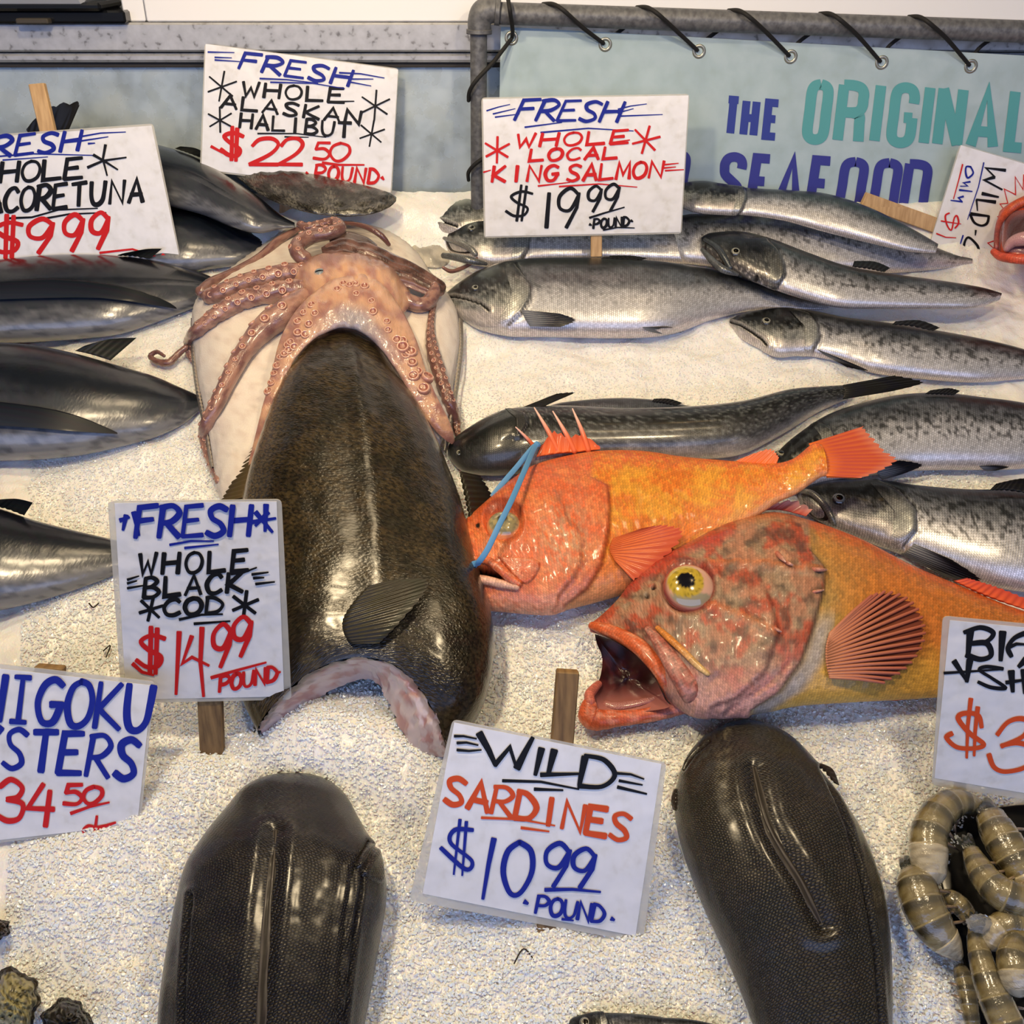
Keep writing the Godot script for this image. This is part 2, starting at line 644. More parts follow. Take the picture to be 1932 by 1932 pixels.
# ---------------------------------------------------------------- lettering: marker strokes laid on a card
const GLYPH := {
	"A": "0,0 .5,1 1,0;.14,.34 .9,.34", "B": "0,0 .06,1;~.04,1 .5,1.02 .82,.8 .45,.55 .1,.52;~.1,.52 .6,.5 .98,.25 .6,0 0,.0",
	"C": "~.95,.82 .7,1 .3,.9 .02,.5 .2,.08 .6,0 .98,.15", "D": "0,0 .08,1;~0,1 .5,.95 1,.55 .7,.1 .0,.0", "E": "0,0 .08,1 .9,1.04;.04,.52 .72,.56;0,0 1,.04",
	"F": "0,0 .1,1 1,1.06;.05,.55 .8,.6", "G": "~.95,.88 .6,1 .2,.85 0,.45 .25,.05 .7,.05 .95,.42;.55,.44 1.02,.46", "H": "0,0 .05,1;.03,.5 .95,.54;.95,0 1,1",
	"I": ".5,0 .5,1", "K": "0,0 .05,1;.9,1 .08,.42 1,0", "L": "0,1 0,0 1,.06", "M": "0,0 .1,1 .5,.25 .9,1 1,0", "N": "0,0 .08,1 .92,0 1,1",
	"O": "~.5,1 .15,.85 0,.45 .2,.06 .55,0 .9,.2 1,.6 .8,.92 .45,1", "P": "0,0 .08,1;~0,.98 .6,1.02 1,.78 .7,.5 .05,.44", "R": "0,0 .1,1;~0,.98 .6,1.04 .95,.8 .6,.52 .06,.46;.3,.48 1,0",
	"S": "~.95,.88 .55,1 .15,.86 .25,.6 .7,.4 .85,.15 .45,0 .02,.12", "T": ".5,0 .5,1;0,.97 1,1.02", "U": "~0,1 .02,.4 .2,.05 .55,0 .85,.2 .95,.6 1,1", "W": "0,1 .22,0 .5,.62 .74,0 1,1.04",
	"Y": "0,1 .45,.5 1,1;.45,.5 .4,0", "0": "~.5,1 .12,.8 0,.4 .25,.03 .6,.05 .95,.45 .9,.85 .5,1", "1": ".5,1 .45,0", "2": "~.02,.72 .25,.96 .7,1 .95,.78 .7,.42 .0,.02;0,.02 1.02,.03",
	"3": "~.05,.82 .45,1 .9,.82 .75,.58 .35,.52;~.35,.52 .95,.42 .85,.08 .4,0 .0,.12", "4": ".55,1 0,.4 1,.42;.82,.85 .72,0", "5": ".9,1 .2,.97 .1,.58;~.1,.58 .6,.64 .95,.36 .7,.04 .02,.06",
	"9": "~.92,.82 .55,1 .1,.8 .12,.5 .55,.44 .9,.78;.93,.86 .85,.5 .42,0", "$": "~.95,.78 .5,.86 .1,.72 .35,.52 .8,.34 .7,.12 .3,.1 -.06,.26;.42,-.06 .46,1.06;.62,-.06 .68,1.02",
	"-": "0,.5 1,.5", "d": ".9,0 1,1;~.9,.1 .4,0 .05,.25 .4,.5 .9,.4", "i": ".2,0 .8,0;.5,0 .5,1;.2,1 .8,1",
	# even-stroked poster capitals
	"pT": "0,1 1,1;.5,1 .5,0", "pH": "0,1 0,0;1,1 1,0;0,.5 1,.5", "pE": "1,1 0,1 0,0 1,0;0,.52 .85,.52", "pO": "~.5,1 .15,.96 0,.84 0,.5 0,.16 .15,.04 .5,0 .85,.04 1,.16 1,.5 1,.84 .85,.96 .5,1",
	"pR": "0,0 0,1;~0,1 .5,1 .85,.96 1,.86 1,.76 1,.64 .85,.54 .5,.51 0,.51;~.55,.51 .9,.46 .95,.3 1,0", "pI": ".5,1 .5,0", "pG": "~1,.72 1,.84 .85,.96 .5,1 .15,.96 0,.84 0,.5 0,.16 .15,.04 .5,0 .85,.04 1,.16 1,.46;1,.46 .55,.46",
	"pN": "0,0 0,1;0,1 1,0;1,0 1,1", "pA": "0,0 .5,1 1,0;.2,.26 .8,.26", "pL": "0,1 0,0 1,0", "pS": "~1,.76 1,.86 .85,.96 .5,1 .15,.96 0,.86 0,.76 .1,.62 .5,.5 .9,.38 1,.24 1,.14 .85,.04 .5,0 .15,.04 0,.14 0,.24",
	"pF": "1,1 0,1 0,0;0,.52 .85,.52", "pD": "0,0 0,1;~0,1 .5,1 .85,.96 1,.84 1,.5 1,.16 .85,.04 .5,0 0,0",
}

var inks := 0

func strokes_of(code: String) -> Array:
	var out := []
	for s in code.split(";"):
		var smooth := s.begins_with("~")
		if smooth:
			s = s.substr(1)
		var rows := []
		for w in s.strip_edges().split(" "):
			var xy := w.split(",")
			rows.append([xy[0].to_float(), xy[1].to_float()])
		if smooth and rows.size() > 2:
			var fine := []
			for r in resample(rows, rows.size() * 5):
				fine.append(Vector2(r[0], r[1]))
			out.append(fine)
		else:
			var line := []
			for r in rows:
				line.append(Vector2(r[0], r[1]))
			out.append(line)
	return out

# one stroke of ink of the given width in frame units, on the plane o, n
func ink(st: SurfaceTool, line: Array, width: float, o: Vector3, n: Vector3, taper := 0.0, round_ends := true) -> void:
	var pts := []
	for i in line.size():
		if i == 0 or (line[i] as Vector2).distance_to(pts[-1]) > 0.15:
			pts.append(line[i])
	if pts.size() < 2:
		return
	inks += 1
	o += n * (0.00003 * (inks % 40))
	var m := pts.size()
	var L := []
	var R := []
	for i in m:
		var a: Vector2 = (pts[i] - pts[i - 1]).normalized() if i > 0 else (pts[1] - pts[0]).normalized()
		var b: Vector2 = (pts[i + 1] - pts[i]).normalized() if i < m - 1 else a
		var tg := (a + b)
		tg = tg.normalized() if tg.length() > 0.2 else a
		var nr := Vector2(-tg.y, tg.x)
		var mit := 1.0 / maxf(0.55, nr.dot(Vector2(-a.y, a.x)))
		var f := float(i) / (m - 1)
		var wv := width * (0.57 if round_ends else 0.5) * mit
		if taper > 0.0:
			wv *= lerpf(1.0, 1.0 - taper, f)
		else:
			wv *= 1.0 + 0.10 * sin(f * 9.0 + pts[0].x)
		L.append(pts[i] + nr * wv)
		R.append(pts[i] - nr * wv)
	var poly := []
	for i in m - 1:
		poly.append([L[i], L[i + 1], R[i + 1], R[i]])
	if round_ends:
		for e in [[0, 1], [m - 1, m - 2]]:
			var d: Vector2 = (pts[e[0]] - pts[e[1]]).normalized() * width * (0.32 if taper == 0.0 else 0.15)
			var l: Vector2 = L[e[0]]
			var r: Vector2 = R[e[0]]
			poly.append([l, l.lerp(r, 0.12) + d, l.lerp(r, 0.88) + d, r])
	for q in poly:
		var w := []
		for p in q:
			w.append(on(p.x, p.y, o, n))
		for t in [[0, 1, 2], [0, 2, 3]]:
			var order: Array = t
			if ((w[t[2]] - w[t[0]]) as Vector3).cross(w[t[1]] - w[t[0]]).dot(n) < 0.0:
				order = [t[0], t[2], t[1]]
			for k in order:
				st.set_normal(n)
				st.add_vertex(w[k])

# a run of text along a base line from a to b; up is the height of a capital in frame units
func write(st: SurfaceTool, text: String, a: Vector2, b: Vector2, up: Vector2, width: float, o: Vector3, n: Vector3, fill := 0.72, boxes := []) -> void:
	var cells := text.length()
	for i in cells:
		var ch := text[i]
		if ch == " ":
			continue
		var x0 := (i + (1.0 - fill) * 0.5) / cells
		var x1 := (i + 1 - (1.0 - fill) * 0.5) / cells
		if boxes.size() > i:
			x0 = (boxes[i][0] - a.x) / (b.x - a.x)
			x1 = (boxes[i][1] - a.x) / (b.x - a.x)
		var p0 := a.lerp(b, x0)
		var p1 := a.lerp(b, x1)
		for line in strokes_of(GLYPH[ch]):
			var px := []
			for g in line:
				px.append(p0.lerp(p1, g.x) + up * g.y)
			ink(st, px, width * (1.0 + 0.15 * sin(i * 2.3)), o, n)

func star(st: SurfaceTool, c: Vector2, r: float, width: float, o: Vector3, n: Vector3, turn := 0.2) -> void:
	for k in 3:
		var d := Vector2(cos(turn + k * PI / 3.0 + 0.5), sin(turn + k * PI / 3.0 + 0.5)) * r
		ink(st, [c - d, c + d * 0.9], width, o, n)

# A hand-lettered card on a stake. q: corners of the sleeve, p: corners of the paper; lines: what is written.
func card(label: String, q: Array, p: Array, base: Vector2, base_h: float, lean: float, turn: float, stake: Array, lines: Array, fold := 0.0) -> Node3D:
	var foot := at(base.x, base.y, base_h)
	var n := Vector3(sin(turn) * cos(lean), sin(lean), cos(turn) * cos(lean))
	var o := thing("price_sign", label, "sign", foot)
	var corner := func(list: Array, d: float) -> Array:
		var out := []
		for v in list:
			out.append(on(v.x, v.y, foot + n * d, n))
		return out
	part("sleeve", board(corner.call(q, 0.0), n, 0.0012, 0.006), M.sleeve, o)
	part("paper", board(corner.call(p, 0.0006), n, 0.0004), M.paper, o)
	if stake.size() == 4:          # centre line from a to b, width at each end, in frame units
		var a := on(stake[0].x, stake[0].y, foot - n * 0.009, n)
		var b := on(stake[1].x, stake[1].y, foot - n * 0.009, n)
		var w: float = stake[2] * depth(a) / F
		var d := (a - b).normalized()
		var x := d.cross(n).normalized()
		var len := a.distance_to(b)
		part("stake", box((a + b) * 0.5, Vector3(w, len, 0.009 + w * stake[3]), Basis(x, d, n), 0.0012), M.wood_dark if stake[2] > 40 else M.wood, o)
	var face := foot + n * 0.0012
	for l in lines:
		var st := begin()
		for s in l.slice(1):
			match s[0]:
				"w":
					write(st, s[1], Vector2(s[2], s[3]), Vector2(s[4], s[5]), Vector2(s[6], s[7]), s[8], face, n, s[9] if s.size() > 9 else 0.74)
				"l":
					ink(st, V(s[2]), s[1], face, n, 0.45)
				"c":
					var rows := []
					for k in range(0, s[2].size(), 2):
						rows.append([s[2][k], s[2][k + 1]])
					var line := []
					for r in resample(rows, rows.size() * 6):
						line.append(Vector2(r[0], r[1]))
					ink(st, line, s[1], face, n)
				"s":
					star(st, Vector2(s[1], s[2]), s[3], s[4], face, n, s[5] if s.size() > 5 else 0.2)
		st.index()
		var e := part("lettering", st.commit(), M["ink_" + l[0]], o)
		e.set_meta("label", {"blue": "blue", "black": "black", "red": "red", "orange": "orange red"}[l[0]] + " marker lettering")
	return o

# ---------------------------------------------------------------- materials
func mat(c: Color, rough := 0.5, metal := 0.0) -> StandardMaterial3D:
	var m := StandardMaterial3D.new()
	m.albedo_color = c.linear_to_srgb()
	m.roughness = rough
	m.metallic = metal
	return m

func skinmat(rough: float, metal: float, coat: float, tex: Array, scale: float, bump: float) -> StandardMaterial3D:
	var m := mat(Color.WHITE, rough, metal)
	m.vertex_color_use_as_albedo = true
	if coat > 0.0:
		m.clearcoat_enabled = true
		m.clearcoat = coat
		m.clearcoat_roughness = 0.12
	if tex.size() > 0:
		if tex[0] != null:
			m.albedo_texture = tex[0]
		if bump != 0.0:
			m.heightmap_enabled = true
			m.heightmap_texture = tex[1]
			m.heightmap_scale = bump
		m.uv1_scale = Vector3(scale, scale, 1)
	return m

# staggered scales: [colour, height]; cells across a tile
func scales(cells: int, dark: float, vary: float, stretch := 1.0) -> Array:
	var n := 256
	var a := Image.create(n, n, false, Image.FORMAT_RGB8)
	var b := Image.create(n, n, false, Image.FORMAT_L8)
	var rnd := RandomNumberGenerator.new()
	rnd.seed = cells
	var tone := []
	for i in cells * cells:
		tone.append(1.0 - vary * rnd.randf())
	for y in n:
		for x in n:
			var gx := float(x) / n * cells
			var gy := float(y) / n * cells
			var bestv := -1.0
			var bt := 1.0
			# each scale is a disc; the one nearer the head lies on top
			for dx: int in [-1, 0, 1]:
				var cx := floorf(gx) + dx
				var off := 0.5 if posmod(int(cx), 2) == 1 else 0.0
				var cy := roundf(gy - off) + off
				var ex := gx - cx - 0.5
				var ey := (gy - cy) * 1.15
				var d := sqrt(ex * ex * 0.8 + ey * ey * 1.2)
				if d < 0.86:
					var hv := 0.75 - ex * 0.45 - d * d * 0.35
					if hv > bestv:
						bestv = hv
						bt = tone[posmod(int(cx), cells) * cells + posmod(int(floorf(cy)), cells)] * (1.0 - dark * sm(0.45, 0.85, d))
			var hgt8 := clampf(bestv, 0.0, 1.0)
			a.set_pixel(x, y, Color(bt, bt, bt))
			b.set_pixel(x, y, Color(hgt8, hgt8, hgt8))
	return [ImageTexture.create_from_image(a), ImageTexture.create_from_image(b)]

# close-set round bumps with dark seams between them
func pebbles(cells: int, dark: float) -> Array:
	var n := 256
	var a := Image.create(n, n, false, Image.FORMAT_RGB8)
	var b := Image.create(n, n, false, Image.FORMAT_L8)
	var rnd := RandomNumberGenerator.new()
	rnd.seed = 77
	var jit := []
	for i in cells * cells:
		jit.append(Vector3(rnd.randf_range(-0.26, 0.26), rnd.randf_range(-0.26, 0.26), rnd.randf_range(0.75, 1.0)))
	for y in n:
		for x in n:
			var gx := float(x) / n * cells
			var gy := float(y) / n * cells
			var d1 := 9.0
			var d2 := 9.0
			var bt := 1.0
			for i: int in [-1, 0, 1]:
				var row := int(floorf(gy)) + i
				var off := 0.5 if posmod(row, 2) == 1 else 0.0
				var c0 := floorf(gx - off)
				for k: int in [0, 1]:
					var cx := c0 + k
					var jv: Vector3 = jit[posmod(row, cells) * cells + posmod(int(cx), cells)]
					var d := Vector2(gx - cx - off - jv.x, (gy - row - 0.5 - jv.y) * 0.9).length()
					if d < d1:
						d2 = d1
						d1 = d
						bt = jv.z
					elif d < d2:
						d2 = d
			var e := sm(0.0, 0.38, d2 - d1)
			var v := (1.0 - dark + dark * e) * bt
			a.set_pixel(x, y, Color(v, v, v))
			var hh := e * (1.0 - d1 * 0.5)
			b.set_pixel(x, y, Color(hh, hh, hh))
	return [ImageTexture.create_from_image(a), ImageTexture.create_from_image(b)]

func noise_tex(freq: float, kind: int, size: int, ramp := [], oct := 4, seed_v := 3) -> NoiseTexture2D:
	var f := FastNoiseLite.new()
	f.noise_type = kind
	f.frequency = freq
	f.fractal_octaves = oct
	f.seed = seed_v
	var t := NoiseTexture2D.new()
	t.width = size
	t.height = size
	t.seamless = true
	t.noise = f
	if ramp.size() > 0:
		var g := Gradient.new()
		g.offsets = PackedFloat32Array(ramp[0])
		g.colors = PackedColorArray(ramp[1])
		t.color_ramp = g
	return t

func streaks(cols: Array, size_x: int, size_y: int, fx: float, fy: float, seed_v: int) -> ImageTexture:
	var f := FastNoiseLite.new()
	f.seed = seed_v
	f.frequency = 1.0
	f.fractal_octaves = 4
	var im := Image.create(size_x, size_y, false, Image.FORMAT_RGB8)
	for y in size_y:
		for x in size_x:
			var v := clampf(0.5 + 0.75 * f.get_noise_2d(x * fx, y * fy), 0.0, 1.0)
			im.set_pixel(x, y, (cols[0] as Color).lerp(cols[1], v).linear_to_srgb())
	return ImageTexture.create_from_image(im)

func tri(m: StandardMaterial3D, s: float) -> StandardMaterial3D:
	m.uv1_triplanar = true
	m.uv1_world_triplanar = true
	m.uv1_scale = Vector3.ONE * s
	return m

func make_materials() -> void:
	var g := func(v: float) -> Color: return Color(v, v, v)
	var fine := scales(22, 0.3, 0.16)
	var faint := scales(22, 0.14, 0.16)
	var peb := pebbles(24, 0.55)
	var grain := noise_tex(0.09, FastNoiseLite.TYPE_SIMPLEX, 256, [], 3)
	var mott := noise_tex(0.03, FastNoiseLite.TYPE_SIMPLEX, 512, [[0.25, 0.5, 0.75], [Color(0.5, 0.5, 0.5), Color(0.85, 0.85, 0.83), Color(1, 1, 1)]], 5)
	M.salmon = skinmat(0.31, 0.42, 0.2, fine, 1.0 / 0.068, 0.03)
	M.salmon_dark = skinmat(0.3, 0.1, 0.5, fine, 1.0 / 0.055, 0.05)
	M.tuna = skinmat(0.27, 0.15, 0.5, [null, grain], 6.0, 0.012)
	M.rock = skinmat(0.48, 0.0, 0.2, faint, 1.0 / 0.075, 0.035)
	M.cod = skinmat(0.36, 0.0, 0.5, peb, 1.0 / 0.068, 0.1)
	M.cod.clearcoat_roughness = 0.2
	M.cod.metallic_specular = 0.45
	M.halibut = skinmat(0.27, 0.0, 0.6, [mott, grain], 9.0, 0.04)
	M.halibut.clearcoat_roughness = 0.19
	M.tuna.clearcoat_roughness = 0.2
	M.flesh = skinmat(0.3, 0.0, 0.5, [null, grain], 12.0, 0.03)
	M.white_skin = skinmat(0.4, 0.0, 0.25, [null, grain], 14.0, 0.03)
	M.octopus = skinmat(0.25, 0.0, 0.6, [null, grain], 14.0, 0.03)
	M.octopus.subsurf_scatter_enabled = true
	M.octopus.subsurf_scatter_strength = 0.15
	M.finm = skinmat(0.45, 0.0, 0.15, [], 1.0, 0.0)
	M.finm.metallic_specular = 0.3
	M.eye = skinmat(0.12, 0.0, 1.0, [], 1.0, 0.0)
	M.eye.clearcoat_roughness = 0.03
	M.prawn = skinmat(0.2, 0.0, 0.8, [null, grain], 16.0, 0.02)
	M.oyster = skinmat(0.5, 0.0, 0.3, [mott, grain], 20.0, 0.1)
	M.mouth = skinmat(0.3, 0.0, 0.6, [null, grain], 20.0, 0.05)
	# ice
	var icen := noise_tex(0.11, FastNoiseLite.TYPE_CELLULAR, 512, [], 2, 9)
	M.ice = mat(S(236, 234, 230), 0.22)
	M.ice.heightmap_enabled = true
	M.ice.heightmap_texture = icen
	M.ice.heightmap_scale = 0.07
	tri(M.ice, 6.0)
	M.ice.subsurf_scatter_enabled = true
	M.ice.subsurf_scatter_strength = 0.25
	M.chip = mat(S(238, 237, 235), 0.2)
	M.chip.subsurf_scatter_enabled = true
	M.chip.subsurf_scatter_strength = 0.25
	M.chip.metallic_specular = 0.6
	# cards
	M.paper = mat(S(224, 224, 226), 0.33)
	var wrinkle := noise_tex(0.012, FastNoiseLite.TYPE_SIMPLEX, 512, [], 3, 21)
	M.paper.albedo_texture = noise_tex(0.02, FastNoiseLite.TYPE_SIMPLEX, 512, [[0.0, 0.3, 0.6], [Color(0.92, 0.91, 0.88), Color(0.98, 0.98, 0.97), Color(1, 1, 1)]], 4, 5)
	M.paper.heightmap_enabled = true
	M.paper.heightmap_texture = wrinkle
	M.paper.heightmap_scale = 0.12
	M.paper.clearcoat_enabled = true
	M.paper.clearcoat = 0.6
	M.paper.clearcoat_roughness = 0.08
	tri(M.paper, 3.0)
	M.sleeve = mat(S(206, 203, 192), 0.3)
	M.sleeve.albedo_color.a = 0.5
	M.sleeve.transparency = BaseMaterial3D.TRANSPARENCY_ALPHA
	M.sleeve.clearcoat_enabled = true
	M.sleeve.heightmap_enabled = true
	M.sleeve.heightmap_texture = wrinkle
	M.sleeve.heightmap_scale = 0.1
	tri(M.sleeve, 4.0)
	for e in [["blue", S(24, 38, 142)], ["black", S(16, 16, 20)], ["red", S(196, 30, 32)], ["orange", S(206, 76, 34)]]:
		M["ink_" + e[0]] = mat(e[1], 0.5)
		M["ink_" + e[0]].metallic_specular = 0.3
	M.wood = mat(Color.WHITE, 0.7)
	M.wood.albedo_texture = streaks([S(166, 132, 92), S(206, 172, 128)], 128, 256, 0.12, 0.008, 4)
	tri(M.wood, 9.0)
	M.wood_dark = mat(Color.WHITE, 0.7)
	M.wood_dark.albedo_texture = streaks([S(84, 62, 36), S(142, 112, 70)], 128, 256, 0.12, 0.008, 6)
	tri(M.wood_dark, 9.0)
	# the stall
	M.steel = mat(S(194, 208, 214), 0.36, 0.3)
	M.steel.albedo_texture = noise_tex(0.012, FastNoiseLite.TYPE_SIMPLEX, 512, [[0.2, 0.5, 0.8], [Color(0.86, 0.87, 0.88), Color(0.95, 0.96, 0.97), Color(1, 1, 1)]], 5, 14)
	M.steel.roughness_texture = noise_tex(0.02, FastNoiseLite.TYPE_SIMPLEX, 512, [[0.2, 0.8], [Color(0.6, 0.6, 0.6), Color(1, 1, 1)]], 5, 15)
	tri(M.steel, 1.6)
	M.ledge = mat(S(190, 192, 196), 0.36, 0.35)
	M.ledge.albedo_texture = noise_tex(0.03, FastNoiseLite.TYPE_SIMPLEX, 512, [[0.08, 0.26, 0.8], [Color(0.62, 0.61, 0.6), Color(0.93, 0.93, 0.93), Color(1, 1, 1)]], 5, 16)
	tri(M.ledge, 2.2)
	M.groove = mat(S(58, 54, 50), 0.7)
	M.white_board = mat(S(228, 230, 236), 0.45)
	M.black_gloss = mat(S(18, 20, 24), 0.15)
	M.glass_edge = mat(S(196, 202, 210), 0.3, 0.0)
	M.pipe = mat(S(112, 114, 117), 0.5, 0.2)
	M.pipe.albedo_texture = noise_tex(0.05, FastNoiseLite.TYPE_SIMPLEX, 256, [[0.2, 0.5, 0.8], [Color(0.72, 0.72, 0.74), Color(0.88, 0.88, 0.9), Color(1, 1, 1)]], 4, 18)
	tri(M.pipe, 6.0)
	M.cord = mat(S(16, 16, 18), 0.75)
	M.banner = mat(S(172, 192, 200), 0.5)
	M.banner.albedo_texture = noise_tex(0.015, FastNoiseLite.TYPE_SIMPLEX, 512, [[0.1, 0.4, 0.8], [Color(0.93, 0.94, 0.93), Color(0.96, 0.97, 0.97), Color(1, 1, 1)]], 5, 19)
	tri(M.banner, 2.0)
	M.teal = mat(S(84, 158, 162), 0.5)
	M.navy = mat(S(44, 60, 146), 0.5)
	M.violet = mat(S(50, 54, 140), 0.5)
	M.brass = mat(S(168, 166, 150), 0.35, 0.8)
	M.band = mat(S(84, 142, 190), 0.5)
	M.dark = mat(S(26, 26, 26), 0.6)
	M.wall = mat(S(120, 122, 124), 0.8)
	M.ceil = mat(S(58, 56, 54), 0.85)
	M.floor = mat(S(70, 68, 66), 0.6)
	M.clear_ice = mat(Color(0.95, 0.97, 1, 0.12).srgb_to_linear(), 0.05)
	M.clear_ice.refraction_enabled = true
	M.clear_ice.refraction_scale = 0.031
	M.clear_ice.transparency = BaseMaterial3D.TRANSPARENCY_ALPHA
	M.prawn_shade = mat(S(22, 22, 22), 0.25)  # near-black of the added sheet that paints shade under the prawns

# ---------------------------------------------------------------- the scene
func _ready() -> void:
	var cam := Camera3D.new()
	cam.name = "camera"
	cam.position = CAM
	cam.rotation_degrees = Vector3(-PITCH, 0, 0)
	cam.fov = 54.0
	cam.near = 0.05
	add_child(cam)
	var env := Environment.new()
	env.background_mode = Environment.BG_SKY
	var sky := Sky.new()
	var sm_ := ProceduralSkyMaterial.new()
	sm_.sky_top_color = Color(0.6, 0.7, 0.92)
	sm_.sky_horizon_color = Color(0.76, 0.82, 1.0)
	sm_.ground_bottom_color = Color(0.22, 0.21, 0.2)
	sm_.ground_horizon_color = Color(0.34, 0.34, 0.35)
	sm_.sky_energy_multiplier = 1.5
	sky.sky_material = sm_
	env.sky = sky
	env.tonemap_mode = Environment.TONE_MAPPER_LINEAR
	env.tonemap_exposure = 1.0
	env.sdfgi_enabled = true
	env.ssao_enabled = true
	env.ssil_enabled = true
	var we := WorldEnvironment.new()
	we.name = "world_environment"
	we.environment = env
	add_child(we)
	nz.noise_type = FastNoiseLite.TYPE_SIMPLEX
	nz.frequency = 1.0
	nz.fractal_octaves = 3
	cellz.noise_type = FastNoiseLite.TYPE_CELLULAR
	cellz.frequency = 1.0
	cellz.cellular_return_type = FastNoiseLite.RETURN_CELL_VALUE
	rng.seed = 11
	make_materials()
	lamps()
	setting()
	ice()
	banner()
	halibuts()
	octopus()
	tunas()
	salmons()
	rockfish_banded()
	rockfish_gaping()
	cods()
	shellfish()
	cards()

func lamps() -> void:
	# warm bulbs hanging over the counter
	var k := 0
	for p in [Vector3(-0.33, 2.1, -1.36), Vector3(-0.34, 2.0, -0.92), Vector3(-0.36, 1.9, -0.52), Vector3(0.46, 2.12, -1.42), Vector3(0.46, 2.0, -0.95), Vector3(0.44, 1.9, -0.5)]:
		var o := thing("pendant_lamp", ["bare warm bulb hanging over the octopus", "bare warm bulb hanging over the dark halibut", "bare warm bulb hanging over the black cod sign", "bare warm bulb hanging over the back salmon at the right", "bare warm bulb hanging over the orange rockfish", "bare warm bulb hanging over the right black cod"][k], "lamp", p, "bulbs over the counter")
		var gl := mat(S(255, 216, 158), 0.4)
		gl.emission_enabled = true
		gl.emission = Color(1.0, 0.82, 0.55)
		gl.emission_energy_multiplier = 6.0
		var b := SphereMesh.new()
		b.radius = 0.04
		b.height = 0.08
		var bm := MeshInstance3D.new()
		bm.name = "bulb"
		bm.mesh = b
		bm.material_override = gl
		o.add_child(bm)
		part("socket", tube([p + Vector3(0, 0.035, 0), p + Vector3(0, 0.1, 0)], [0.018, 0.014], 16, 3, flat_col(Color.BLACK), nocall, 1.0, Vector3.ZERO, true), M.dark, o)
		part("cable", tube([p + Vector3(0, 0.1, 0), p + Vector3(0, 1.0, 0)], [0.003, 0.003], 8, 3, flat_col(Color.BLACK), nocall, 1.0, Vector3.ZERO, true), M.dark, o)
		var l := OmniLight3D.new()
		l.name = "bulb_light"
		l.light_color = Color(1.0, 0.9, 0.73)
		l.light_energy = [0.2, 0.46, 0.74, 0.03, 0.1, 0.48][k]
		l.light_size = 0.04
		l.omni_range = 8.0
		l.omni_attenuation = 2.0
		l.shadow_enabled = true
		o.add_child(l)
		k += 1

